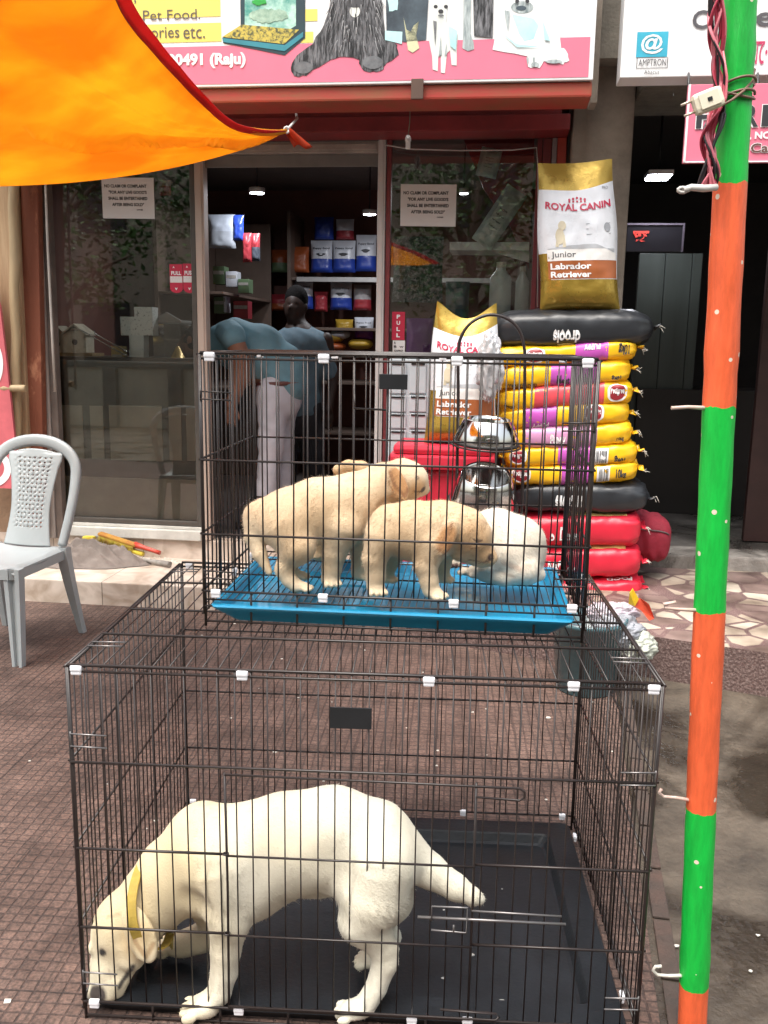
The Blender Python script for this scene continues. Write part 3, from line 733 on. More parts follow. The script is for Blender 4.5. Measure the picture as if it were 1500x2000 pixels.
# tilted clear pack on the shelf
def tiltpack(c, l_, w_, ang, lab):
    q = LF(*c, .76); t = thing('clear_packet', lab, 'packet', W(*q), 'clear packets in the right window')
    ca, sa = math.cos(ang), math.sin(ang)
    def fn(s, k, side):
        f = (1 - abs(2 * s - 1) ** 4) ** .5 * (1 - abs(2 * k - 1) ** 4) ** .5
        x, y = (s - .5) * w_, (k - .5) * l_
        wr = .008 * noise.noise(Vector((s * 6, k * 9, side + q[0])))
        return W(q[0] + x * ca - y * sa, .76 + side * (.03 * f + .002) + wr, q[2] + x * sa + y * ca)
    mb = MB()
    for sd_ in (-1, 1): mb.grid(lambda s, k: fn(s, k, sd_), 10, 16)
    build('wrapper', mb, M('milky_film', (.55, .62, .6), rough=.2, var=.35, scale=14), t)
    mb = MB(); mb.grid(lambda s, k: fn(.2 + .6 * s, .18 + .62 * k, -1) - EV * .003, 6, 6); build('label', mb, M('pale_green_label', (.62, .68, .66), rough=.4, var=.25, scale=30), t)
    mb = MB()
    for i in range(4): put_text(mb, ('Soft pad', 'For Puppies', '10 pcs', 'WOW')[i], lambda a_, b_: fn(.3 + .4 * a_, .3 + .1 * i + .035 * b_, -1) - EV * .006, 0, .02)
    build('lettering', mb, INK, t)
tiltpack((975, 425), .36, .135, R(-33), 'tilted clear packet leaning on the white shelf')
tiltpack((955, 318), .16, .12, R(-12), 'small clear packet hung at the top of the right window')
for (cx, y0, y1, w_, lab) in ((975, 512, 622, 42, 'milky plastic jug behind the gold topped bag'), (1017, 520, 628, 26, 'narrow clear bottle behind the right window')):
    q = LF(cx, y1, .76); h_ = LF(cx, y0, .76)[2] - q[2]; r_ = w_ / 2 / pxm(W(*q))
    t = thing('plastic_jug', lab, 'bottle', W(*q), 'bottles behind the right window')
    mb = MB(); mb.lathe([(0, 0), (r_ * .9, 0), (r_, .02), (r_, h_ * .72), (r_ * .45, h_ * .86), (r_ * .4, h_ * .92)], W(*q), 20); build('bottle', mb, M('milky_plastic', (.65, .7, .69), rough=.3, var=.1), t)
    mb = MB(); mb.lathe([(r_ * .46, h_ * .9), (r_ * .46, h_), (0, h_)], W(*q), 20); build('cap', mb, M('cap_cream', (.6, .55, .45), rough=.5), t)
pouch('foil_packet', 'teal foil packet standing behind the gold topped bag', 'packet', 868, 550, 918, 640, .95, (M('teal_foil', (.05, .12, .14), rough=.3, metal=.3), M('teal_foil2', (.07, .1, .12), rough=.3)), 'packets behind the right window', th=.1)
pouch('foil_packet', 'purple packet with orange band beside the tall PULL sticker', 'packet', 792, 622, 846, 700, .95, (PPU, PPU), 'packets behind the right window', th=.08)
pouch('foil_packet', 'dark striped packet hung below the right notice', 'packet', 765, 462, 868, 590, 1.0, (M('dark_stripe', (.03, .035, .04), rough=.25, col2=(.16, .17, .18), scale=5, stretch=(9, 1, 9), thr=(.5, .62), detail=2), MATS['dark_stripe']), 'packets behind the right window', th=.05)
mb = MB(); a = LF(756, 910, .9); b = LF(868, 600, .9)
mb = MB(); mb.prism([(.3, 2.75), (.74, 2.75), (.74, 1.95), (.62, 2.2), (.45, 2.42)], lambda x, y, d: W(x, d, y), 1.0, 1.02)
tag(build('display_panel', mb, M('dark_red_board', (.3, .02, .03), rough=.5, var=.2), loc=W(.4, 1.0, 2)), 'dark red pointed board high inside the right window', 'board')
dr = thing('drawer_unit', 'pale plastic drawer unit with dark slots before the right window', 'drawers', FP(795, 905, .42))
a = LF(757, 905, .42); b = LF(840, 702, .42)
DRW = M('pale_blue_plastic', (.5, .56, .6), rough=.35, var=.08)
mb = MB(); mb.fbox(a[0], b[0], .42, .58, a[2], b[2], ch=.006); build('cabinet', mb, DRW, dr)
for (y0, y1) in ((708, 768), (773, 804), (808, 836), (841, 900)):
    for (x0, x1) in ((760, 793), (799, 833)):
        p = LF(x0, y1, .41); q = LF(x1, y0, .41)
        mb = MB(); mb.fbox(p[0], q[0], .408, .419, p[2], q[2], ch=.004); dd = build('drawer', mb, DRW, dr)
        mb = MB(); mb.fbox(p[0] + .01, q[0] - .008, .403, .407, q[2] - .014, q[2] - .004, ch=.001); build('slot', mb, BLACKP, dd)

# hanging bulb holder and string across the right window
bh = thing('bulb_holder', 'white bulb holder hanging on a thin wire before the right window', 'bulb holder', FP(797, 285, .38))
mb = MB(); mb.tube([FP(760, 205, .40), FP(785, 207, .395), FP(801, 214, .39), FP(800, 240, .38), FP(797, 266, .38)], .0022, 5); build('wire', mb, M('thin_green_wire', (.2, .28, .2), rough=.5), bh)
p = FP(797, 278, .38)
mb = MB(); mb.lathe([(0, .036), (.009, .036), (.016, .022), (.017, .006), (.013, .004), (.013, -.03), (.010, -.034), (0, -.034)], p, 18); build('socket', mb, WHITEP, bh)
mb = MB(); mb.tube([FP(752, 283, .58), FP(800, 291, .58), FP(900, 294, .58), FP(1000, 293, .58), FP(1048, 288, .58), FP(1051, 330, .58), FP(1050, 600, .58)], .004, 6)
tag(build('window_string', mb, STRING, loc=FP(752, 283, .58)), 'pale string stretched across the top of the right window', 'string')

# ------------------------------------------------------------------ neighbouring shop on the right
nb = thing('neighbouring_shop', 'dark open fronted shop right of the plaster pillar', 'shop', W(2.3, 1, .2))
mb = MB(); mb.fbox(.925, 1.245, .50, .88, .0, 3.0, ch=.015)
build('pillar', mb, PILLAR, nb)
mb = MB(); mb.fbox(1.25, 4.4, .70, .95, .0, .285, ch=.012); build('doorsill', mb, concrete_mat('doorsill_concrete', (.16, .15, .14), (.34, .32, .3), .5), nb)
mb = MB(); mb.fbox(1.25, 4.4, .951, 4.6, .0, .27, ch=0); build('floor', mb, concrete_mat('shop_floor', (.07, .065, .06), (.14, .13, .12), .5), nb)
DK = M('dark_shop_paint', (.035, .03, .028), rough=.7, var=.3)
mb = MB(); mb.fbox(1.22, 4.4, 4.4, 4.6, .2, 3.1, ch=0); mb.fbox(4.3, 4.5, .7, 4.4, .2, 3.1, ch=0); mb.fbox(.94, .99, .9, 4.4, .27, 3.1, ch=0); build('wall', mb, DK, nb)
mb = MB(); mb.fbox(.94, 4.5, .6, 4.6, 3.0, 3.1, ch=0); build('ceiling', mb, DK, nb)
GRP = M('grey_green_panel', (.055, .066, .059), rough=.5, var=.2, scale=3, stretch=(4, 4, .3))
for (x0, x1) in ((1240, 1290), (1291, 1342), (1343, 1362)):
    a = LF(x0, 640, 2.2); b = LF(x1, 640, 2.2)
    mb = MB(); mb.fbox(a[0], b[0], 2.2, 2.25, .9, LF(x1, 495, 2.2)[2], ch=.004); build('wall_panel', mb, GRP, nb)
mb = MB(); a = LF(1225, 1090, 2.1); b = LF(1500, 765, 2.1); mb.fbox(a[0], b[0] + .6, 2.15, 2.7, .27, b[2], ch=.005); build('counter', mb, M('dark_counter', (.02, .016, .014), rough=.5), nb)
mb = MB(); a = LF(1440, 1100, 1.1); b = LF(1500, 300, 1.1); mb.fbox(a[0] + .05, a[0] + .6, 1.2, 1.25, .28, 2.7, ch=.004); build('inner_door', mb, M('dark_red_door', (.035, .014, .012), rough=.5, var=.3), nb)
mb = MB(); mb.fbox(1.25, 4.4, .3, .88, 2.79, 2.95, ch=.01); build('lintel', mb, M('stained_lintel', (.12, .11, .085), rough=.9, var=.4, bump=.4), nb)
mb = MB(); mb.fbox(.93, 4.4, .35, .6, 2.951, 3.8, ch=.0); build('upper_wall', mb, M('stained_plaster', (.2, .18, .15), rough=.9, var=.4, bump=.3), nb)
mb = MB(); mb.fbox(.985, 1.02, .2, .34, 2.70, 3.6, ch=.004); build('drain_pipe', mb, PILLAR, nb)
p = FP(1286, 346, 1.7)
lt = thing('square_ceiling_light', 'glowing square ceiling light in the neighbouring shop', 'ceiling light', p)
mb = MB(); mb.box(p + EZ * .016, (.16, .2, .03), (EU, EV, EZ), ch=.004); build('frame', mb, WHITEP, lt)
mb = MB(); mb.box(p - EZ * .004, (.14, .18, .006), (EU, EV, EZ)); build('diffuser', mb, MATS['lamp_glow'], lt)
mb = MB(); mb.tube([p + EZ * .03, np.array([p[0], p[1], 3.01])], .008, 6); build('stem', mb, BLACKP, lt)
la = bpy.data.lights.new('lamp_light', 'AREA'); la.size = .15; la.energy = 2.5; la.color = (.93, .95, 1)
lo_ = bpy.data.objects.new('lamp_light', la); C.objects.link(lo_); lo_.parent = lt; lo_.location = (0, 0, -.012)
ds = thing('red_letter_sign', 'dark hanging panel with one glowing red letter', 'sign', FP(1280, 490, 1.8))
a = LF(1222, 492, 1.8); b = LF(1338, 436, 1.8)
mb = MB(); mb.fbox(a[0], b[0], 1.8, 1.84, a[2], b[2], ch=.004); build('panel', mb, M('sign_black', (.014, .013, .018), rough=.4), ds)
mb = MB(); mb.fbox(a[0], b[0], 1.795, 1.7995, b[2] - .012, b[2], ch=0); mb.fbox(b[0] - .012, b[0], 1.795, 1.7995, a[2], b[2] - .0125, ch=0); build('trim', mb, M('sign_trim', (.12, .1, .13), rough=.5), ds)
mb = MB(); fn = rect_on(1.797, 1237, 451, 1268, 478)
put_text(mb, '\u099b', lambda x, y: fn(x, y), 0, .03); build('letter', mb, M('red_letter', (.5, .04, .03), emit=((.8, .07, .05), .22)), ds)
# ------------------------------------------------------------------ shop signs
def sgn(v): return lambda px, py, d=0.0: FP(px, py, v - d)
sp_ = sgn(-.15)
sg = thing('shop_sign', 'white and pink pet shop sign with printed dogs above the glass front', 'signboard', FP(760, 165, -.15))
zb = LF(760, 163, -.15)[2]; uL, uR = LF(-160, 170, -.15)[0], LF(1158, 158, -.15)[0]
mb = MB(); mb.fbox(uL, uR, -.148, .06, zb, 3.62, ch=.004); build('sign_box', mb, WHITE, sg)
mb = MB(); mb.fbox(uL, uR, -.13, .10, zb - .07, zb - .002, ch=.01); build('red_valance', mb, M('red_valance_cloth', (.45, .035, .03), rough=.55, col2=(.3, .09, .04), scale=3, stretch=(2, 2, 8)), sg)
pk0 = zb + .012; zp = (LF(900, 78, -.15)[2])
mb = MB(); mb.fbox(uL + .01, uR - .022, -.1495, -.1482, pk0, zp, ch=0); build('pink_band', mb, M('pink_vinyl', (.76, .19, .28), rough=.4, var=.03), sg)
YEL = M('yellow_vinyl', (.78, .68, .16), rough=.4, var=.03)
mb = MB()
for (x0, y0, x1, y1) in ((150, -20, 430, 40), (150, 48, 432, 88), (585, 18, 620, 42), (588, 62, 612, 84)):
    fn = rect_on(-.1486, x0, y0, x1, y1); mb = MB(); mb.poly([fn(0, 0, .001), fn(1, 0, .001), fn(1, 1, .001), fn(0, 1, .001)]); build('yellow_print', mb, YEL, sg)
def pic(name, layers, parent, v=-.15):
    for k, (pts, mat) in enumerate(layers):
        P_ = [FP(x, y, v - .0012 - .0006 * k) for x, y in pts]
        mb = MB(); mb.prism([(i, 0) for i in range(len(P_))], lambda x, y, t: P_[int(x)] - EV * t, .0004, 0)
        if k == 0: o = build(name, mb, mat, parent)
        else: build('detail', mb, mat, o)
def ell(cx, cy, rx, ry, n=18): return [(cx + rx * math.cos(k * 2 * math.pi / n), cy + ry * math.sin(k * 2 * math.pi / n)) for k in range(n)]
SHAG = M('shaggy_print', (.012, .012, .014), rough=.45, col2=(.3, .3, .32), scale=16, stretch=(5, 5, .8), thr=(.42, .75))
GREYP = M('grey_fur_print', (.12, .16, .17), rough=.45, col2=(.6, .66, .66), scale=12, stretch=(5, 5, 1), thr=(.3, .7))
CREAMP = M('cream_print', (.74, .76, .72), rough=.4, col2=(.55, .6, .58), scale=10, thr=(.5, .8))
CYAN = M('pale_cyan_print', (.4, .72, .75), rough=.4, col2=(.62, .8, .8), scale=8)
NAVY = M('navy_print', (.02, .025, .035), rough=.4, col2=(.1, .14, .17), scale=5)
WH2 = M('white_dog_print', (.84, .85, .84), rough=.4, col2=(.68, .74, .74), scale=9, thr=(.5, .75))
def jag(pts, a=5, n=3):
    out = []
    rr = random.Random(5)
    for i, p in enumerate(pts):
        q = pts[(i + 1) % len(pts)]
        for k in range(n):
            t = k / n; out.append((p[0] + (q[0] - p[0]) * t + rr.uniform(-a, a) * (k > 0), p[1] + (q[1] - p[1]) * t + rr.uniform(-a, a) * (k > 0)))
    return out
pic('dog_picture', [([(752, -90), (755, 70), (790, 82), (832, 78), (842, -90)], NAVY), (jag([(757, 0), (760, 22), (776, 20), (780, -20), (765, -30)], 2), CYAN), ([(752, 60), (752, 78), (785, 86), (786, 62)], CYAN)], sg)
pic('dog_picture', [([(906, -90), (905, 60), (903, 94), (914, 100), (926, 96), (925, 82), (919, 66), (921, -90)], GREYP), ([(922, -90), (926, 70), (962, 74), (966, -90)], SHAG)], sg)
pic('dog_picture', [(jag([(640, -90), (645, 0), (632, 50), (612, 85), (580, 108), (568, 132), (574, 148), (598, 148), (640, 120), (662, 111), (702, 117), (706, 132), (722, 141), (744, 138), (756, 122), (779, 106), (776, 88), (752, 70), (748, 20), (742, -90)], 2.5), SHAG),
                    (ell(693, 22, 10, 12), CREAMP), (ell(693, 6, 17, 9), M('dark_grey_print', (.06, .06, .065))), (ell(728, 122, 20, 13), M('paw_grey_print', (.2, .21, .22), col2=(.08, .08, .09), scale=18)), (ell(592, 132, 18, 12), MATS['paw_grey_print'])], sg)
# pale strands of the shaggy dog's printed coat
mb = MB(); rr_ = random.Random(4)
for i in range(150):
    x = rr_.uniform(642, 744); y = rr_.uniform(-20, 92); l_ = rr_.uniform(14, 30); dx = (x - 693) * .18 + rr_.uniform(-3, 3); w_ = rr_.uniform(.5, 1.3)
    if y + l_ > 112: continue
    mb.poly([FP(a_, b_, -.1552 - .0001 * (i % 5)) for a_, b_ in ((x - w_, y), (x + w_, y), (x + dx, y + l_))], i % 3)
build('coat_strands', mb, [M('strand_a', (.16, .16, .17)), M('strand_b', (.34, .34, .35)), M('strand_c', (.02, .02, .022))], sg)
pic('rabbit_picture', [([(788, 33), (794, 58), (802, 62), (808, 50), (818, 42), (813, 70), (819, 94), (806, 103), (797, 98), (793, 72)], M('straw_print', (.6, .6, .38)))], sg)
pic('dog_picture', [([(838, -90), (840, 30), (838, 80), (844, 110), (845, 136), (855, 139), (856, 110), (861, 110), (861, 142), (869, 143), (873, 104), (879, 98), (882, 127), (892, 128), (892, 100), (894, 68), (886, 47), (872, 44), (876, -90)], CREAMP),
                    (ell(851, 13, 4, 3.5), INK), (ell(871, 13, 4, 3.5), INK), (ell(861, 22, 5, 4), INK), ([(857, 108), (861, 70), (863, 108)], GREYP), ([(846, 40), (850, 90), (853, 42)], MATS['paw_grey_print']), ([(868, 108), (872, 84), (873, 106)], GREYP), (ell(861, 30, 6, 2), MATS['paw_grey_print']), ([(876, 50), (893, 60), (890, 98), (880, 90)], CYAN)], sg)
pic('dog_picture', [(jag([(972, -90), (966, 60), (962, 97), (1030, 110), (1031, 130), (1054, 133), (1062, 119), (1100, 126), (1112, 118), (1106, 100), (1096, 94), (1096, 40), (1085, -90)], 2), WH2),
                    ([(1000, 28), (1014, 66), (1024, 80), (1042, 76), (1052, 50), (1042, 36)], CYAN), (ell(1020, 14, 22, 12), GREYP), (ell(1018, 16, 10, 5), NAVY), (ell(1045, 126, 8, 5), GREYP), (ell(1082, 120, 16, 4), GREYP), ([(1028, 112), (1030, 128), (1033, 112)], GREYP), ([(1040, 112), (1042, 130), (1045, 112)], GREYP), ([(975, 60), (1010, 86), (1060, 92), (1010, 92)], CYAN), ([(1060, 40), (1075, 80), (1064, 78)], CYAN), ([(985, 20), (992, 60), (996, 22)], GREYP), (ell(1010, 2, 4, 4), INK), (ell(1030, 2, 4, 4), INK)], sg)
pic('aquarium_picture', [([(468, -90), (470, 52), (434, 74), (436, 84), (556, 108), (596, 74), (596, -90)], M('tank_print_dark', (.015, .045, .06))),
                         ([(478, -90), (478, 50), (552, 66), (578, 50), (578, -90)], M('tank_print_water', (.06, .3, .25), col2=(.5, .75, .65), scale=9, thr=(.4, .62))),
                         ([(434, 72), (472, 48), (584, 58), (555, 86)], M('tank_print_gravel', (.55, .45, .08), col2=(.08, .09, .04), scale=60, thr=(.45, .6))),
                         ([(434, 74), (556, 88), (592, 62), (592, 72), (556, 100), (436, 82)], M('tank_print_base', (.03, .22, .28))), (jag(ell(524, 30, 38, 14), 3), M('tank_print_rock', (.45, .62, .5), col2=(.1, .22, .15), scale=20)), (jag(ell(506, 4, 14, 6), 2), M('tank_print_weed', (.02, .35, .05)))], sg)
mb = MB()
def txt_px(mb, s, x0, y0, x1, y1, v, d=.002, bold=0.0, span=None, slant=0):
    fn = rect_on(v, x0, y0, x1, y1); put_text(mb, s, lambda a, b: fn(a, b, d), 0, bold, span=span)
for q in (('Pet Food.', 279, 19, 391, 41), ('ories', 295, 53, 350, 75), ('etc.', 358, 54, 400, 76), (',', 262, 0, 266, 8)):
    mb = MB(); txt_px(mb, *q, -.15); build('grey_lettering', mb, M('sign_grey_ink', (.1, .085, .075)), sg)
mb = MB(); txt_px(mb, '90491 (Raju)', 327, 104, 480, 136, -.15, d=.003, bold=.045); build('white_lettering', mb, WHITE, sg)
mb = MB(); mb.fbox(LF(803, 150, -.17)[0], LF(827, 150, -.17)[0], -.165, -.1515, zb - .075, zb + .016, ch=.003)
build('clamp', mb, M('rusty_clamp', (.1, .06, .045), rough=.8), sg)

ws = thing('white_shop_sign', 'white sign with blue at-symbol square above the neighbouring shop', 'signboard', FP(1350, 152, -.1))
zb2 = LF(1250, 151, -.1)[2]; u2 = LF(1211, 152, -.1)[0]
mb = MB(); mb.fbox(u2, u2 + 2.0, -.098, .05, zb2, 3.6, ch=.004); build('sign_box', mb, WHITE, ws)
mb = MB(); fn = rect_on(-.1, 1245, 62, 1306, 112); mb.poly([fn(0, 0, .0005), fn(1, 0, .0005), fn(1, 1, .0005), fn(0, 1, .0005)]); build('blue_square', mb, M('cyan_vinyl', (.05, .42, .58), rough=.4), ws)
mb = MB(); put_text(mb, '@', lambda a, b: fn(.14 + .72 * a, .12 + .78 * b, .002), 0, .02); build('at_symbol', mb, WHITE, ws)
mb = MB(); f2 = rect_on(-.1, 1244, 112, 1305, 134)
for q in (((0, 0), (1, 0), (1, .05), (0, .05)), ((0, 0), (.02, 0), (.02, 1), (0, 1)), ((.98, 0), (1, 0), (1, 1), (.98, 1))): mb.poly([f2(x, y, .0006) for x, y in q])
put_text(mb, 'AMPTRON', lambda a, b: f2(.06 + .88 * a, .22 + .62 * b, .002), 0, .0)
build('name_box', mb, M('grey_ink', (.09, .085, .095)), ws)
for q, bo in ((('Abacus', 1258, 137, 1288, 145), 0), (('C', 1354, 20, 1386, 57), .02), (('e', 1477, 24, 1512, 52), .02)):
    mb = MB(); txt_px(mb, *q, -.1, bold=bo); build('grey_lettering', mb, M('grey_ink', (.09, .085, .095)), ws)
mb = MB(); txt_px(mb, '\u09df\u09cb', 1466, 76, 1512, 126, -.1, bold=.01); build('red_lettering', mb, M('crimson_ink', (.5, .04, .12)), ws)

rs = thing('red_shop_sign', 'pink red sign with black and white lettering hanging under the white sign', 'signboard', FP(1400, 318, -.22))
a = LF(1334, 318, -.22); b = LF(1336, 165, -.22)
mb = MB(); mb.fbox(a[0], a[0] + 1.4, -.218, -.19, a[2], b[2], ch=.003); build('panel', mb, MATS['pink_vinyl'], rs)
mb = MB(); mb.fbox(a[0], a[0] + .01, -.2215, -.2185, a[2], b[2], ch=.001); mb.fbox(a[0], a[0] + 1.4, -.2215, -.2185, a[2], a[2] + .006, ch=.001); build('border', mb, WHITE, rs)
for (m_, bo, d) in ((WHITE, .06, .002), (INK, .02, .004)):
    mb = MB()
    k = 1.5 if bo > .03 else 0
    for (s, x0, y0, x1, y1) in (('P', 1362, 206, 1398, 251), ('A', 1410, 206, 1446, 250), ('R', 1452, 205, 1484, 248), ('I', 1490, 205, 1504, 247), ('S', 1512, 205, 1540, 246)):
        txt_px(mb, s, x0 - k, y0 - k, x1 + k, y1 + k, -.22, d=d, bold=bo)
    build('outlined_lettering' if m_ is WHITE else 'black_lettering', mb, m_, rs)
mb = MB()
txt_px(mb, 'L', 1371, 263, 1380, 278, -.22, bold=.04); build('white_lettering', mb, WHITE, rs); mb = MB(); txt_px(mb, ', NC', 1464, 257, 1504, 274, -.22, d=.003, bold=.04); build('white_lettering', mb, WHITE, rs)
for (m_, bo, d, k) in ((WHITE, .06, .002, 1.2), (M('brown_ink', (.12, .05, .04)), .02, .004, 0)):
    mb = MB(); txt_px(mb, 'Cal', 1467 - k, 280 - k, 1506 + k, 298 + k, -.22, d=d, bold=bo); build('call_lettering', mb, m_, rs)
mb = MB()
for x in (1345, 1480):
    mb = MB(); mb.tube([FP(x, 168, -.2), FP(x, 140, -.08)], .006, 6); build('bracket', mb, BLACKP, rs)

# ------------------------------------------------------------------ orange canopy
def YP(px, py, y): return on_plane(px, py, (0, y, 0), (0, 1, 0))
def cloth_mat(name, col, tcol):
    m = bpy.data.materials.new(name); m.use_nodes = True
    nt = m.node_tree; P = nt.nodes['Principled BSDF']; P.inputs['Roughness'].default_value = .75
    tr = nt.nodes.new('ShaderNodeBsdfTranslucent'); mx = nt.nodes.new('ShaderNodeMixShader'); mx.inputs[0].default_value = .6
    tc = nt.nodes.new('ShaderNodeTexCoord'); nz = nt.nodes.new('ShaderNodeTexNoise'); nz.inputs['Scale'].default_value = 2.5; nz.inputs['Detail'].default_value = 5
    rp = nt.nodes.new('ShaderNodeValToRGB'); rp.color_ramp.elements[0].position = .35; rp.color_ramp.elements[1].position = .65; nz.inputs['Detail'].default_value = 10; rp.color_ramp.elements[0].color = (*[c * .7 for c in col], 1); rp.color_ramp.elements[1].color = (*[min(1, c * 1.1) for c in col], 1)
    wv = nt.nodes.new('ShaderNodeTexNoise'); wv.inputs['Scale'].default_value = 6; wv.inputs['Detail'].default_value = 6
    bp = nt.nodes.new('ShaderNodeBump'); bp.inputs['Strength'].default_value = .25; bp.inputs['Distance'].default_value = .02
    nt.links.new(tc.outputs['Object'], nz.inputs[0]); nt.links.new(tc.outputs['Object'], wv.inputs[0]); nt.links.new(nz.outputs[0], rp.inputs[0])
    nt.links.new(rp.outputs[0], P.inputs['Base Color']); r2 = nt.nodes.new('ShaderNodeValToRGB'); r2.color_ramp.elements[0].position = .36; r2.color_ramp.elements[1].position = .66; r2.color_ramp.elements[0].color = (tcol[0] * .93, tcol[1] * .72, tcol[2] * .5, 1); r2.color_ramp.elements[1].color = (tcol[0], tcol[1] * 1.08, tcol[2] * 1.3, 1); nt.links.new(nz.outputs[0], r2.inputs[0]); nt.links.new(r2.outputs[0], tr.inputs[0])
    nt.links.new(wv.outputs[0], bp.inputs['Height']); nt.links.new(bp.outputs[0], P.inputs['Normal']); nt.links.new(bp.outputs[0], tr.inputs['Normal'])
    nt.links.new(P.outputs[0], mx.inputs[1]); nt.links.new(tr.outputs[0], mx.inputs[2]); nt.links.new(mx.outputs[0], nt.nodes['Material Output'].inputs[0])
    return m
def smooth_curve(pts, t):
    n = len(pts) - 1; x = min(max(t, 0), .99999) * n; i = int(x); f = x - i
    P_ = [pts[max(0, min(n, i + k))] for k in (-1, 0, 1, 2)]
    return .5 * ((2 * P_[1]) + (P_[2] - P_[0]) * f + (2 * P_[0] - 5 * P_[1] + 4 * P_[2] - P_[3]) * f * f + (3 * P_[1] - P_[0] - 3 * P_[2] + P_[3]) * f ** 3)
TIP = YP(560, 254, 4.55)
hem = [TIP, YP(500, 249, 4.3), YP(452, 233, 4.05), YP(405, 190, 3.7), YP(350, 128, 3.3), YP(300, 66, 2.95), YP(262, 12, 2.65), YP(235, -60, 2.35), YP(190, -220, 1.9), YP(120, -480, 1.4)]
far = [TIP, YP(520, 276, 4.5), YP(450, 299, 4.45), YP(370, 320, 4.4), YP(280, 338, 4.3), YP(180, 352, 4.2), YP(80, 360, 4.05), YP(-60, 364, 3.9), YP(-260, 360, 3.6), YP(-520, 330, 3.2)]
def canopy(s, t, d=0.0):
    a, b = smooth_curve(hem, t), smooth_curve(far, t)
    p = a * (1 - s) + b * s
    sag = .0
    fold = .03 * math.sin(9 * s + 5 * t) * t + .03 * noise.noise(Vector((s * 4, t * 6, 1))) + .018 * noise.noise(Vector((s * 16 + t * 6, t * 5, 4)))
    crease = -.045 * math.exp(-((s - .62 - .05 * math.sin(t * 14)) / .012) ** 2) * min(1, 4 * t) * (1 if t < .75 else 0)
    return p + np.array([0, 0, (sag + fold) * math.sin(math.pi * s) + crease + d])
cn = thing('canopy', 'orange cloth canopy with red hem tied over the shop front', 'canopy', TIP)
mb = MB(); mb.grid(lambda s, t: canopy(.035 + .965 * s, .0 + t), 90, 70)
o = build('cloth', mb, cloth_mat('orange_cloth', (.8, .42, .035), (.95, .54, .06)), cn)
md = o.modifiers.new('thick', 'SOLIDIFY'); md.thickness = .002
def hemp(s, t):
    a = smooth_curve(hem, t); b = smooth_curve(far, t)
    d = b - a; d /= np.linalg.norm(d) + 1e-6
    w_ = .09 * min(1, .25 + 6 * t)
    return a + d * w_ * (s - .1) + np.array([0, 0, -.006 + .0008 * math.sin(60 * t)])
mb = MB(); mb.grid(lambda s, t: hemp(s, .004 + .996 * t), 4, 80)
o = build('hem', mb, cloth_mat('red_cloth', (.5, .05, .05), (.62, .06, .055)), cn); md = o.modifiers.new('thick', 'SOLIDIFY'); md.thickness = .003
def seam(s, t):
    a = smooth_curve(hem, t); b = smooth_curve(far, t); d = b - a; d /= np.linalg.norm(d) + 1e-6
    return a + d * (.09 * min(1, .25 + 6 * t) * .78 + .006 * s) + np.array([0, 0, -.010])
mb = MB(); mb.grid(lambda s, t: seam(s, .01 + .98 * t), 1, 120); build('stitched_seam', mb, M('dark_red_thread', (.25, .03, .02), rough=.9), cn)
mb = MB()
q0, q1 = TIP + np.array([0, 0, 0]), YP(592, 288, 4.58)
def flap(s, t):
    p = q0 * (1 - t) + q1 * t
    return p + np.array([(s - .5) * (.03 + .06 * t), .02 * math.sin(4 * s + 3 * t), .01 * math.sin(7 * s)])
mb.grid(flap, 6, 8); o = build('loose_end', mb, cloth_mat('red_orange_cloth', (.55, .07, .02), (.7, .12, .02)), cn); md = o.modifiers.new('thick', 'SOLIDIFY'); md.thickness = .003
mb = MB(); mb.tube([TIP, TIP + np.array([.02, .3, .12]), FP(575, 205, .42)], .006, 6); mb.tube([TIP + np.array([.012 * math.cos(k), .0, .014 * math.sin(k)]) for k in np.linspace(0, 6.28, 9)], .006, 5); build('tie_rope', mb, STRING, cn)

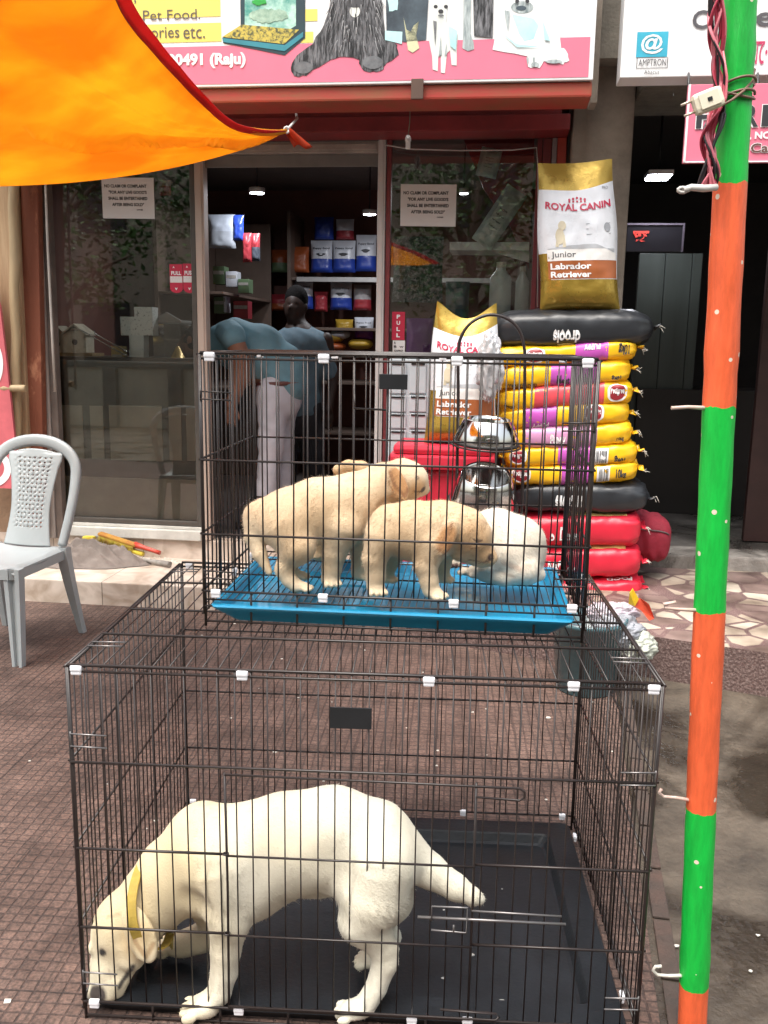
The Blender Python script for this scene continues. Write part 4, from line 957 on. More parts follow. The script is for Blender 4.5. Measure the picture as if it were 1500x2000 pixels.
# ------------------------------------------------------------------ striped pole with hooks and cables
PY = 1.75
def poleline(py): return 1445 + (1352 - 1445) * py / 2000 - 4 * math.sin(py / 2000 * math.pi)
def stripe_mat():
    m = M('striped_pole_paint', (.1, .5, .1), rough=.42)
    nt, P, N, L = mat_nodes(m)
    ge = N('NewGeometry'); sx = N('SeparateXYZ'); L(ge.outputs['Position'], sx.inputs[0])
    nz = N('TexNoise'); nz.inputs['Scale'].default_value = 45; nz.inputs['Detail'].default_value = 3; L(ge.outputs['Position'], nz.inputs[0])
    a = N('Math'); a.operation = 'MULTIPLY_ADD'; a.inputs[1].default_value = .02; L(nz.outputs[0], a.inputs[0]); L(sx.outputs[2], a.inputs[2])
    zs_ = [YP(poleline(y), y, PY)[2] + .01 for y in (365, 797, 1195, 1583, 1926)]
    g = [(.005, .5, .055), (.83, .135, .045)]
    rp = N('ValToRGB'); rp.color_ramp.interpolation = 'CONSTANT'
    mr = N('MapRange'); mr.inputs[1].default_value = 0; mr.inputs[2].default_value = 3.0; L(a.outputs[0], mr.inputs[0]); L(mr.outputs[0], rp.inputs[0])
    e = rp.color_ramp.elements
    e[0].position = 0; e[0].color = (*g[1], 1)
    e[1].position = zs_[4] / 3; e[1].color = (*g[0], 1)
    for i, z in enumerate((zs_[3], zs_[2], zs_[1], zs_[0])):
        q = e.new(z / 3); q.color = (*g[(i + 1) % 2], 1)
    vo = N('TexVoronoi'); vo.inputs['Scale'].default_value = 24; L(ge.outputs['Position'], vo.inputs[0])
    vr = N('ValToRGB'); vr.color_ramp.interpolation = 'CONSTANT'; vr.color_ramp.elements[1].position = .12; vr.color_ramp.elements[0].color = (1, 1, 1, 1); vr.color_ramp.elements[1].color = (0, 0, 0, 1); L(vo.outputs['Distance'], vr.inputs[0])
    n2 = N('TexNoise'); n2.inputs['Scale'].default_value = 11; n2.inputs['Detail'].default_value = 12; n2.inputs['Roughness'].default_value = .7; pm_ = N('Mapping'); pm_.inputs['Scale'].default_value = (4, 4, .7); L(ge.outputs['Position'], pm_.inputs[0]); L(pm_.outputs[0], n2.inputs[0])
    dr = N('ValToRGB'); dr.color_ramp.elements[0].position = .3; dr.color_ramp.elements[0].color = (.62, .6, .58, 1); dr.color_ramp.elements[1].position = .62; L(n2.outputs[0], dr.inputs[0])
    mu = N('MixRGB'); mu.blend_type = 'MULTIPLY'; mu.inputs[0].default_value = 1; L(rp.outputs[0], mu.inputs[1]); L(dr.outputs[0], mu.inputs[2])
    mx = N('MixRGB'); L(vr.outputs[0], mx.inputs[0]); L(mu.outputs[0], mx.inputs[1]); mx.inputs[2].default_value = (.72, .62, .5, 1); L(mx.outputs[0], P.inputs['Base Color'])
    bp = N('Bump'); bp.inputs['Strength'].default_value = .5; bp.inputs['Distance'].default_value = .006; L(n2.outputs[0], bp.inputs['Height']); L(bp.outputs[0], P.inputs['Normal'])
    return m
pole = thing('striped_pole', 'pole painted in green and orange stripes beside the cages', 'pole', YP(poleline(2060), 2060, PY) * np.array([1, 1, 0]))
pts = []; rad = []
for i in range(57):
    y = 2075 - i * 42
    pts.append(YP(poleline(y), y, PY)); rad.append(.0308 + .0006 * math.sin(i * 1.9) + (.0018 if i % 14 == 5 else 0) - .0007 * (y < 400))
pts[0] = pts[0] * np.array([1, 1, 0]) + np.array([0, 0, -.0])
mb = MB(); mb.tube(pts, rad, 20); build('pole_body', mb, stripe_mat(), pole)
HOOK = M('painted_hook', (.5, .3, .24), rough=.5, col2=(.55, .5, .45), scale=30)
for k, q in enumerate((((1380, 797), (1345, 795), (1311, 797)), ((1360, 1565), (1320, 1558), (1296, 1556), (1287, 1548), (1292, 1541)), ((1345, 1905), (1305, 1906), (1284, 1904), (1275, 1895), (1280, 1888), (1292, 1887)), ((1365, 1192), (1325, 1190), (1298, 1187), (1296, 1180), (1320, 1176)))):
    mb = MB(); mb.tube([YP(x, y, PY - .005) for x, y in q], [.0042] + [.0035] * (len(q) - 1), 8); build('hook', mb, (HOOK, HOOK, M('white_hook', (.6, .58, .52)), HOOK)[k], pole)

cab = thing('cable_bundle', 'bundle of twisted red and black wires hanging on the striped pole', 'cable', YP(1375, 370, PY - .04))
CR = M('wire_red', (.38, .03, .06), rough=.4); CB = M('wire_black', (.02, .015, .018), rough=.4); CPn = M('wire_pink', (.6, .16, .2), rough=.4)
core = [(1402, -60), (1400, 0), (1402, 60), (1400, 120), (1398, 180), (1400, 230), (1392, 280), (1384, 330), (1380, 368)]
cw = [YP(x, y, PY - .035) for x, y in core]
for k, mt_ in enumerate((CR, CB, CPn)):
    mb = MB()
    for j in range(10):
        pp = []; ph = (k * 5 + j) * 2.1; rr = .003 + .013 * ((k * 7 + j * 3) % 10) / 9
        for i in range(91):
            t = i / 90; c = smooth_curve(cw, t); w = ph + t * (13 + 6 * math.sin(ph)) * (1 if j % 3 else -1); sc = 1.0 + .35 * math.sin(t * 7 + j) * (t > .6)
            pp.append(c + np.array([rr * sc * math.cos(w), rr * .7 * math.sin(w), 0]))
        mb.tube(pp, .0026, 5)
    if k == 2: mb.tube([YP(x, y, PY - .045) for x, y in ((1412, 100), (1420, 150), (1418, 190), (1414, 205))], .0024, 5)
    build('red_wires' if k == 0 else 'black_wires' if k == 1 else 'pink_wires', mb, mt_, cab)
mb = MB()
pc = YP(poleline(185), 185, PY)
for dz, m0 in ((0, 0), (.012, 0), (-.01, 1)):
    mb.tube([pc + np.array([.034 * math.cos(k), .034 * math.sin(k), dz + .012 * math.cos(k + 1) * (1 if dz else -1)]) for k in np.linspace(0, 6.0, 26)], .0026, 5)
mb.tube([YP(1412, 205, PY - .05), YP(1430, 195, PY - .04), YP(1452, 178, PY - .036), YP(1468, 160, PY - .02), YP(1474, 135, PY)], .0026, 5)
build('wire_loop', mb, M('wire_brown', (.16, .09, .06), rough=.5), cab)
pl = thing('plug', 'cream two pin plug tied to the cable bundle', 'plug', YP(1382, 198, PY - .065))
c = YP(1382, 197, PY - .065); ax_x = YP(1410, 185, PY - .065) - YP(1352, 208, PY - .065); ax_x /= np.linalg.norm(ax_x)
ax_y = np.array([.1, 1, 0]); ax_y -= ax_x * (ax_x @ ax_y); ax_y /= np.linalg.norm(ax_y); ax_z = np.cross(ax_x, ax_y)
CRP = M('cream_plastic', (.72, .66, .52), rough=.35, var=.05)
mb = MB(); mb.box(c, (.054, .022, .036), (ax_x, ax_y, ax_z), ch=.009); mb.box(c - ax_y * .0115, (.036, .003, .026), (ax_x, ax_y, ax_z), ch=.001); build('plug_body', mb, CRP, pl)
mb = MB(); mb.box(c - ax_y * .0135, (.008, .002, .006), (ax_x, ax_y, ax_z)); build('mark', mb, BLACKP, pl)
for s_ in (-1, 1):
    mb = MB(); mb.tube([c + ax_z * .0095 * s_ - ax_x * .024, c + ax_z * .0095 * s_ - ax_x * .046], .0022, 8); build('pin', mb, M('pin_metal', (.6, .5, .4), rough=.3, metal=.7), pl)
mb = MB(); mb.tube([YP(1400, 366, PY - .05), YP(1375, 368, PY - .055), YP(1350, 366, PY - .055), YP(1335, 372, PY - .055)], [.006, .0065, .006, .0065], 10); mb.tube([YP(1333 + 9 * math.cos(k), 371 + 5 * math.sin(k), PY - .056) for k in np.linspace(0, 6.28, 10)], .003, 6)
tag(build('cable_connector', mb, M('greyish_white_plastic', (.55, .53, .5), rough=.4), loc=YP(1350, 366, PY - .05)), 'small greyish white connector dangling below the cable bundle', 'connector')

# ------------------------------------------------------------------ plastic chair
def loft(mb, rings, m=0, cap=True, smooth=True):
    b = len(mb.v); n = len(rings[0])
    for r_ in rings: mb.v += [tuple(p) for p in r_]
    for i in range(len(rings) - 1):
        for j in range(n): mb.face((b + i * n + j, b + i * n + (j + 1) % n, b + (i + 1) * n + (j + 1) % n, b + (i + 1) * n + j), m, smooth)
    if cap: mb.face([b + j for j in range(n)][::-1], m); mb.face([b + (len(rings) - 1) * n + j for j in range(n)], m)
CHO = np.array([-1.835, 4.22, 0]); ca = R(-13)
cx_, cy_ = np.array([math.cos(ca), math.sin(ca), 0]), np.array([-math.sin(ca), math.cos(ca), 0])
def CL(x, y, z): return CHO + cx_ * x + cy_ * y + EZ * z
CHP = M('pale_grey_plastic', (.34, .375, .385), rough=.42, var=.09, scale=4, col2=None)
ch = thing('plastic_chair', 'pale blue grey plastic chair with woven pattern back on the pavers', 'chair', CHO)
SZ = .475
mb = MB()
def seat(s, t, dz=0):
    x = (s - .5) * 2; y = (t - .5) * 2
    hw = .225 - .02 * (y > 0) * y
    ex = math.copysign(abs(x) ** .8, x)
    return CL(ex * hw, -.015 + y * .215, SZ - .02 * (1 - x * x) * (1 - y * y) - .05 * max(0, -y - .72) ** 1.4 * 3 - .03 * max(0, abs(x) - .85) * 4)
mb.grid(seat, 24, 24)
o = build('seat', mb, CHP, ch); md = o.modifiers.new('t', 'SOLIDIFY'); md.thickness = .008
mb = MB()
ring = [CL(x, y, 0) for x, y in ((-.222, -.2), (-.19, -.232), (.19, -.232), (.222, -.2), (.205, .2), (-.205, .2))]
for i in range(6):
    p, q = ring[i], ring[(i + 1) % 6]; mb.poly([p + EZ * (SZ - .012), q + EZ * (SZ - .012), q + EZ * (SZ - .06), p + EZ * (SZ - .06)])
o = build('apron', mb, CHP, ch); md = o.modifiers.new('t', 'SOLIDIFY'); md.thickness = .006
for (x0, y0, x1, y1, w0, w1, z1) in ((.2, -.205, .212, -.225, .085, .05, SZ - .01), (-.2, -.205, -.212, -.225, .085, .05, SZ - .01), (.195, .19, .225, .285, .06, .026, SZ), (-.195, .19, -.225, .285, .06, .026, SZ)):
    mb = MB(); rings = []
    for i in range(9):
        t = i / 8; x = x0 + (x1 - x0) * t; y = y0 + (y1 - y0) * t ** 1.3; w_ = w0 + (w1 - w0) * t; z = z1 * (1 - t)
        d_ = .028 - .008 * t
        sgx = math.copysign(1, x0); front = y0 < 0
        prof = [(-w_ / 2, -d_), (-w_ * .22, -d_), (-w_ * .14, -d_ * .25), (w_ * .14, -d_ * .25), (w_ * .22, -d_), (w_ / 2, -d_), (w_ / 2, d_ * .6), (-w_ / 2, d_ * .6)]
        rings.append([CL(x + a, y + (b if front else -b), z) for a, b in prof])
    loft(mb, rings, smooth=False); build('leg', mb, CHP, ch)
# back loop: wide flat band
def loop_c(t):      # t 0..1 from left seat corner over the top to right seat corner
    w = math.pi * (1 - t)
    if t < .3: k = t / .3; x = -.195 - .04 * math.sin(k * math.pi / 2); z = SZ + .01 + .33 * k
    elif t > .7: k = (1 - t) / .3; x = .195 + .04 * math.sin(k * math.pi / 2); z = SZ + .01 + .33 * k
    else:
        k = (t - .3) / .4; x = -.235 * math.cos(math.pi * k); z = SZ + .34 + .175 * math.sin(math.pi * k) ** .8
    y = .19 + .13 * (z - SZ) / .5
    return x, y, z
mb = MB(); rings = []
for i in range(61):
    t = i / 60; x, y, z = loop_c(t); x2, y2, z2 = loop_c(min(1, t + .01)); x1, y1, z1_ = loop_c(max(0, t - .01))
    tx, tz = x2 - x1, z2 - z1_; l_ = math.hypot(tx, tz); nx, nz_ = -tz / l_, tx / l_
    wd = .021 + .009 * math.exp(-((t - .5) / .2) ** 2)
    pr = [(-wd, -.010), (-wd * .5, -.016), (wd * .5, -.016), (wd, -.010), (wd, .008), (0, .014), (-wd, .008)]
    rings.append([CL(x + nx * a, y + b, z + nz_ * a) for a, b in pr])
loft(mb, rings); build('back_frame', mb, CHP, ch)
def backp(s, t):
    z = SZ - .0 + t * .475
    hw = .108 + .035 * abs(2 * t - .75) ** 1.6 + .02 * max(0, t - .8) * 4
    hw = min(hw, .15)
    x = (s - .5) * 2
    return CL(x * hw, .188 + .13 * (z - SZ) / .5 - .016 * (1 - x * x), z - .03 * (1 if t > .97 else 0) * x * x)
mb = MB(); nu, nv = 31, 68
b0 = len(mb.v)
for j in range(nv + 1):
    for i in range(nu + 1): mb.v.append(tuple(backp(i / nu, j / nv) + (cy_ * (.0022 if (i // 2 + j // 2) % 2 else -.0022) if 4 < i < nu - 4 and 12 < j < nv - 5 else 0)))
for j in range(nv):
    for i in range(nu):
        if 4 < i < nu - 5 and 12 < j < nv - 5 and i % 3 == 1 and j % 3 == 1: continue
        mb.face((b0 + j * (nu + 1) + i, b0 + j * (nu + 1) + i + 1, b0 + (j + 1) * (nu + 1) + i + 1, b0 + (j + 1) * (nu + 1) + i), 0, True)
o = build('back_panel', mb, CHP, ch); md = o.modifiers.new('t', 'SOLIDIFY'); md.thickness = .005

# ------------------------------------------------------------------ things lying on the step
c = GP(172, 1100, .14)
mb = MB()
def sack(s, t):
    w = 2 * math.pi * s; r_ = t
    k = 1 + .12 * math.sin(3 * w + 1) + .07 * math.sin(5 * w)
    x, y = .34 * r_ * k * math.cos(w), .155 * r_ * k * math.sin(w)
    d = 1 - r_ ** 2.4
    f = .05 * (.35 - 1.6 * abs(noise.noise(Vector((x * 3 + 2, (y + x * .3) * 14, 2))))) + .016 * noise.noise(Vector((x * 12, (y - x * .3) * 30, 5)))
    return c + EU * x + EV * y + EZ * (.004 + max(0, (.10 * d + 1.5 * f * (.35 + d)) * (1 - r_ ** 6)) + .012 * (1 - r_))
mb.grid(sack, 90, 34, closed=True)
o = build('sackcloth', mb, M('grey_sackcloth', (.13, .105, .092), rough=.95, col2=(.22, .185, .165), scale=10, bump=.4, bscale=220), loc=c)
tag(o, 'crumpled grey brown sackcloth lying on the tiled step', 'cloth')
br = thing('hand_brush', 'red and yellow hand brush lying on the sackcloth', 'brush', GP(245, 1068, .2))
A_, B_ = FP(195, 1042, .50), FP(313, 1080, .47)
t = (B_ - A_) / np.linalg.norm(B_ - A_); sx_ = np.cross(EZ, t); sx_ /= np.linalg.norm(sx_); up = np.cross(t, sx_)
L_ = np.linalg.norm(B_ - A_)
mb = MB(); mb.box(A_ + t * L_ * .3, (.05, L_ * .62, .02), (sx_, t, up), ch=.008); build('head', mb, M('brush_wood', (.35, .12, .03), rough=.5, col2=(.5, .3, .04), scale=20), br)
mb = MB()
for i in range(40):
    for j in range(5):
        p = A_ + t * L_ * (.02 + .56 * i / 39) + sx_ * (.022 * (j - 2) / 2) - up * .008
        mb.tube([p, p - up * .04 + t * random.uniform(-.006, .006) - sx_ * (.006 + random.uniform(-.006, .01))], [.0022, .0012], 4)
build('bristles', mb, M('brush_bristle', (.5, .42, .04), rough=.7, col2=(.28, .14, .03), scale=40), br)
mb = MB(); mb.tube([A_ + t * L_ * .58, A_ + t * L_ * .72, A_ + t * L_ * .9, A_ + t * L_], [.022, .014, .012, .014], 12); build('handle', mb, M('brush_red', (.45, .05, .03), rough=.4), br)
mb = MB(); a = FP(266, 1078, .48); mb.box(a, (.1, .045, .022), (t, sx_, EZ), ch=.008)
tag(build('yellow_scrap', mb, M('yellow_scrap', (.55, .42, .04), rough=.6), loc=a), 'small yellow scrap under the brush handle', 'scrap')
mb = MB(); a = FP(174, 1053, .5); mb.box(a, (.075, .05, .04), (EU, EV, EZ), ch=.012)
tag(build('yellow_sponge', mb, M('yellow_sponge', (.6, .5, .05), rough=.9, bump=.6, bscale=120, col2=(.45, .3, .04), scale=12), loc=a), 'yellow sponge beside the brush head on the sackcloth', 'sponge')
a, b = GP(250, 1093, .15), GP(332, 1106, .15)
mb = MB(); mb.tube([a + EZ * .012, (a + b) / 2 + EZ * .014, b + EZ * .012], [.007, .012, .02], 8)
tag(build('paint_roller', mb, M('dusty_grey_felt', (.26, .24, .22), rough=.95, var=.3, scale=30), loc=a), 'dusty grey stick lying on the step behind the sackcloth', 'stick')
mb = MB()
for i in range(90):
    q = GP(random.uniform(262, 345), random.uniform(1086, 1100), .141); r_ = random.uniform(.003, .009)
    mb.lathe([(0, r_), (r_ * .8, r_ * .5), (r_, 0)], q, 5)
tag(build('lint', mb, M('lint_white', (.6, .57, .5), rough=1), loc=GP(300, 1095, .14)), 'scatter of pale lint crumbs on the tiled step', 'lint', kind='stuff')
# ------------------------------------------------------------------ sacks of pet food
YELB = M('yellow_sack_film', (.88, .5, .012), rough=.36, var=.06, coat=.1, bump=.12, bscale=14)
BLKB = M('black_sack_film', (.022, .024, .028), rough=.33, var=.25, bump=.15, bscale=18)
REDB = M('red_sack_film', (.6, .02, .045), rough=.35, var=.08)
PURP = M('purple_print', (.5, .09, .44), rough=.35, var=.08); ROSE = M('rose_print', (.7, .08, .1), rough=.35); LILA = M('lilac_print', (.62, .3, .5), rough=.35)
THREAD = M('white_thread', (.65, .62, .55), rough=.9); BROWNR = M('maroon_roundel', (.28, .02, .03), rough=.4)
VS = .12
def lying_sack(label, xl, yl, xr, yr, hpx, film, group, prints=(), D=.44, seed=0, puff=1.0, tails=2, sag=0.0):
    a, b = LF(xl, yl, VS), LF(xr, yr, VS)
    cen = (a + b) / 2; L_ = b[0] - a[0]; H = hpx / pxm(W(*cen)) * 1.17; tilt = (b[2] - a[2]) / L_
    vc = VS + D / 2
    t = thing('food_sack', label, 'sack', W(cen[0], vc, cen[2] - H / 2), group)
    rr = random.Random(seed); ph = [rr.uniform(0, 6) for _ in range(6)]
    def P(s, an, off=0.0):
        e = abs(s)
        th = max(.0, 1 - e ** (9 * puff)) ** .5 * .86 + .14
        wd = 1 - .10 * e ** 9 + .012 * math.sin(5 * s + ph[0])
        cw, sw = math.cos(an), math.sin(an)
        ex = 2 / 3.4
        y = math.copysign(abs(cw) ** ex, cw); z = math.copysign(abs(sw) ** ex, sw)
        wr = .012 * (e ** 4) * math.sin(11 * an + ph[1] + 6 * s) + .006 * noise.noise(Vector((s * 7 + seed, y * 3, z * 3 + seed))) + .004 * noise.noise(Vector((s * 19, y * 9 + seed, z * 9)))
        hz = (H / 2 * th + off + wr); hy = (D / 2 * wd + off + wr * .6) * (.5 + .5 * th)
        x = s * L_ / 2
        return W(cen[0] + x, vc + hy * y, cen[2] + tilt * x + hz * z + .004 * math.sin(3.1 * s + ph[2]) - sag * e ** 3)
    mb = MB(); mb.grid(lambda q, w: P(-1 + 2 * w, 2 * math.pi * q), 40, 56, closed=True)
    for s_ in (-1, 1):
        ring = [P(s_, 2 * math.pi * q / 40) for q in range(40)]
        m_ = np.mean(ring, axis=0)
        b0 = len(mb.v); mb.v += [tuple(p) for p in ring] + [tuple(m_ + EU * s_ * .004)]
        for q in range(40): mb.face((b0 + q, b0 + (q + 1) % 40, b0 + 40), 0, True)
    build('sack_body', mb, film, t)
    # sewn, flattened ends
    for s_ in (-1, 1):
        mb = MB()
        def seam(q, w):
            p = P(s_ * (.985), math.pi + math.pi * 0 + 0); p2 = P(s_ * .985, 0.0)
            mid = (P(s_, math.pi / 2) + P(s_, -math.pi / 2)) / 2
            y0 = -D * .36 + D * .72 * q
            return W(*0 * np.array([0, 0, 0])) * 0 + mid + EU * s_ * .03 * w + EV * y0 + EZ * (.012 * math.sin(9 * q + ph[3]) * w + .004 * math.sin(23 * q + ph[4]))
        mb.grid(seam, 24, 3)
        o = build('sewn_end', mb, film, t); md = o.modifiers.new('t', 'SOLIDIFY'); md.thickness = .004
    if tails:
        mb = MB()
        for i in range(tails * 2):
            p = W(cen[0] + L_ / 2 + .022, vc - D * .36 + .012 * i, cen[2] + tilt * L_ / 2)
            mb.tube([p, p + EU * rr.uniform(.005, .015) + EZ * rr.uniform(-.01, .01), p + EU * rr.uniform(.012, .035) + EZ * rr.uniform(-.035, .012) - EV * rr.uniform(0, .02)], [.0018, .0016, .001], 5)
        build('sewing_thread', mb, THREAD, t)
    def s_of(px): return (LF(px, (yl + yr) / 2, VS)[0] - cen[0]) / (L_ / 2)
    for pr in prints:
        kind = pr[0]
        if kind == 'patch':
            _, x0, x1, a0, a1, mat = pr
            mb = MB(); mb.grid(lambda q, w: P(s_of(x0 + (x1 - x0) * q), math.pi + a0 + (a1 - a0) * w, .0016), 16, 10); build('print_patch', mb, mat, t)
        elif kind == 'text':
            _, txt, x0, x1, a0, a1, mat, rot = pr
            mb = MB()
            put_text(mb, txt, lambda u_, w_: P(s_of(x0 + (x1 - x0) * (1 - u_ if rot else u_)), math.pi + (a1 + (a0 - a1) * (1 - w_ if rot else w_)), .0032), 0, .035); build('lettering', mb, mat, t)
        elif kind == 'rose':
            _, x, rx, a_, ra = pr
            for k, (r_, mat, off) in enumerate(((1.25, WHITE, .0016), (.95, BROWNR, .0028))):
                mb = MB(); n = 20
                mb.grid(lambda q, w: P(s_of(x + rx * r_ * w * math.cos(2 * math.pi * q)), math.pi + a_ + ra * r_ * w * math.sin(2 * math.pi * q), off), n, 3, closed=True); build('roundel', mb, mat, t)
            mb = MB(); put_text(mb, 'Pedigree', lambda u_, w_: P(s_of(x - rx * .85 + 1.7 * rx * u_), math.pi + a_ + ra * (.28 - .56 * w_) , .004), 0, .03); build('lettering', mb, WHITE, t)
        elif kind == 'code':
            _, x0, x1, a0, a1 = pr
            mb = MB(); mb.grid(lambda q, w: P(s_of(x0 + (x1 - x0) * q), math.pi + a0 + (a1 - a0) * w, .0016), 6, 6); build('barcode_label', mb, WHITE, t)
            mb = MB(); x = x0 + 4
            while x < x1 - 4:
                w_ = rr.choice((.7, 1.1, 1.7)); mb.grid(lambda q, w: P(s_of(x + w_ * q), math.pi + a0 + (a1 - a0) * (.18 + .64 * w), .003), 1, 5); x += w_ + rr.choice((.8, 1.2, 1.8))
            build('barcode', mb, INK, t)
    return t
# angle note: a=0 faces the street, negative towards the top of the sack
G1 = 'yellow food sacks in the stack'; G2 = 'black food sacks in the stack'; G3 = 'red food sacks in the stack'
lying_sack('red food sack lowest in the stack beside the neighbour step', 1020, 1161, 1260, 1158, 48, REDB, G3, [('text', 'FOOD', 1185, 1236, -.95, -.75, WHITE, True)], seed=1)
lying_sack('red food sack with cream stripe above the lowest red sack', 1010, 1104, 1258, 1101, 60, REDB, G3, [('patch', 1120, 1222, -1.25, -.72, M('cream_print_band', (.7, .5, .18), rough=.4, var=.2, scale=12)), ('text', 'DOG Food', 1070, 1125, -.1, .35, WHITE, False)], seed=2, puff=1.3)
lying_sack('red food sack with cream stripe under the lower black sack', 1008, 1041, 1258, 1038, 62, REDB, G3, [('patch', 1110, 1225, -1.25, -.78, MATS['cream_print_band']), ('text', 'o  Dogs', 1074, 1130, -.1, .4, WHITE, False)], seed=3, puff=1.3)
lying_sack('black food sack sandwiched between yellow and red sacks', 1000, 974, 1272, 975, 58, BLKB, G2, [('text', 'drools', 1085, 1143, -.05, .42, WHITE, True)], seed=4, tails=1, puff=.8)
lying_sack('yellow food sack with barcode at the bottom of the yellow pile', 990, 931, 1251, 922, 42, YELB, G1, [('rose', 1017, 16, -.05, .36), ('patch', 1097, 1150, -1.0, 1.0, PURP), ('code', 1166, 1191, -.35, .6), ('text', '10kg', 1203, 1223, -.1, .35, INK, False)], seed=5)
lying_sack('yellow food sack with barcode second from the bottom of the yellow pile', 985, 896, 1251, 885, 43, YELB, G1, [('patch', 1090, 1155, -1.0, 1.0, PURP), ('code', 1160, 1188, -.35, .6), ('text', '10kg', 1200, 1222, 0, .4, INK, True), ('rose', 1012, 14, -.05, .3)], seed=6)
lying_sack('yellow food sack with long pale pink band in the middle of the pile', 985, 860, 1240, 846, 46, YELB, G1, [('patch', 1026, 1166, -1.0, .8, LILA), ('text', 'Puppy', 1075, 1105, -.1, .3, WHITE, False), ('text', '10kg', 1205, 1220, .1, .4, INK, False)], seed=7)
lying_sack('yellow food sack with roundel and short purple band, fourth from the top', 972, 818, 1235, 806, 46, YELB, G1, [('patch', 1022, 1087, -1.1, .9, PURP), ('text', 'PUPPY', 1040, 1073, .25, .6, WHITE, True), ('rose', 1160, 16, -.05, .36), ('text', '10kg', 983, 1000, .1, .4, INK, False)], seed=8)
lying_sack('yellow food sack with broad rose band and roundel, third from the top', 970, 782, 1242, 766, 48, YELB, G1, [('patch', 1044, 1180, -.9, .9, ROSE), ('rose', 1206, 16, -.05, .36), ('text', '10kg', 985, 1006, .15, .45, INK, True)], seed=9)
lying_sack('yellow food sack with purple band and dark print, second from the top', 963, 742, 1238, 722, 47, YELB, G1, [('patch', 1076, 1171, -.95, .75, PURP), ('text', 'Meat & Milk', 1088, 1150, .0, .4, INK, False), ('text', 'COMPLETE BALANCED', 992, 1050, .3, .6, INK, False), ('text', '10kg', 1195, 1214, .1, .4, INK, True)], seed=10)
lying_sack('yellow food sack with purple PUPPY band under the top black sack', 952, 699, 1250, 683, 40, YELB, G1, [('patch', 1124, 1188, -1.0, .9, PURP), ('text', 'PUPPY', 1140, 1172, -.45, -.05, WHITE, True), ('text', '10kg', 1208, 1230, -.35, .2, INK, True), ('rose', 1045, 16, -.05, .36)], seed=11)
lying_sack('black food sack lying on top of the yellow sacks', 948, 645, 1284, 638, 70, BLKB, G2, [('text', 'drools', 1081, 1134, .0, .45, WHITE, True), ('text', 'nutrition', 1091, 1122, .52, .62, NOTE, True)], seed=12, tails=1, D=.5, puff=.55, sag=.012)
# maroon bag behind the red sacks
def softbox(name, label, cat, x0, y0, x1, y1, v, D, mat, ex=3.5, wr=.012, lump=1.0):
    a, b = LF(x0, y1, v), LF(x1, y0, v); c = (a + b) / 2; hx, hz = (b[0] - a[0]) / 2, (b[2] - a[2]) / 2
    mb = MB()
    def f(q, w):
        th, ph = 2 * math.pi * q, math.pi * (w - .5)
        sg_ = lambda x, p: math.copysign(abs(x) ** p, x)
        x = sg_(math.cos(ph), 2 / ex) * sg_(math.cos(th), 2 / ex); y = sg_(math.cos(ph), 2 / ex) * sg_(math.sin(th), 2 / ex); z = sg_(math.sin(ph), 2 / ex)
        n_ = wr * (noise.noise(Vector((x * 2.3 + x0, y * 2, z * 2.6))) * lump + .6 * noise.noise(Vector((x * 6, y * 6, z * 6 + x0))))
        return W(c[0] + x * (hx + n_), v + D / 2 + y * (D / 2 + n_), c[2] + z * (hz + n_))
    mb.grid(f, 48, 36, closed=True)
    return tag(build(name, mb, mat, loc=W(c[0], v + D / 2, a[2])), label, cat)
mb = MB()
t = thing('holdall', 'dark red cloth holdall behind the red food sacks', 'bag', FP(1285, 1100, .42), None)
a, b = LF(1205, 1100, .34), LF(1322, 1012, .34); c = (a + b) / 2; hx, hz = (b[0] - a[0]) / 2, (b[2] - a[2]) / 2
def hold(q, w):
    th = 2 * math.pi * q; x = (w - .5) * 2
    cw, sw = math.cos(th), math.sin(th); k = (1 - abs(x) ** 7) ** .5 * (1 - .1 * x * x)
    n_ = .012 * noise.noise(Vector((x * 4, cw * 2, sw * 3))) + .006 * noise.noise(Vector((x * 9, cw * 7, sw * 7)))
    return W(c[0] + x * hx * (1 + .04 * sw), .34 + .16 + (math.copysign(abs(cw) ** .7, cw) * .16 + n_) * k, c[2] - .16 * hz * x + (math.copysign(abs(sw) ** .75, sw) * hz + n_) * k)
mb = MB(); mb.grid(hold, 44, 30, closed=True); build('bag_body', mb, M('maroon_cloth', (.26, .012, .03), rough=.85, var=.2, bump=.3, bscale=120), t)
mb = MB(); mb.tube([hold(.5 - .06, w) - EV * .004 for w in np.linspace(.12, .9, 16)], .004, 5); build('zip', mb, M('zip_grey', (.12, .1, .1), rough=.5), t)

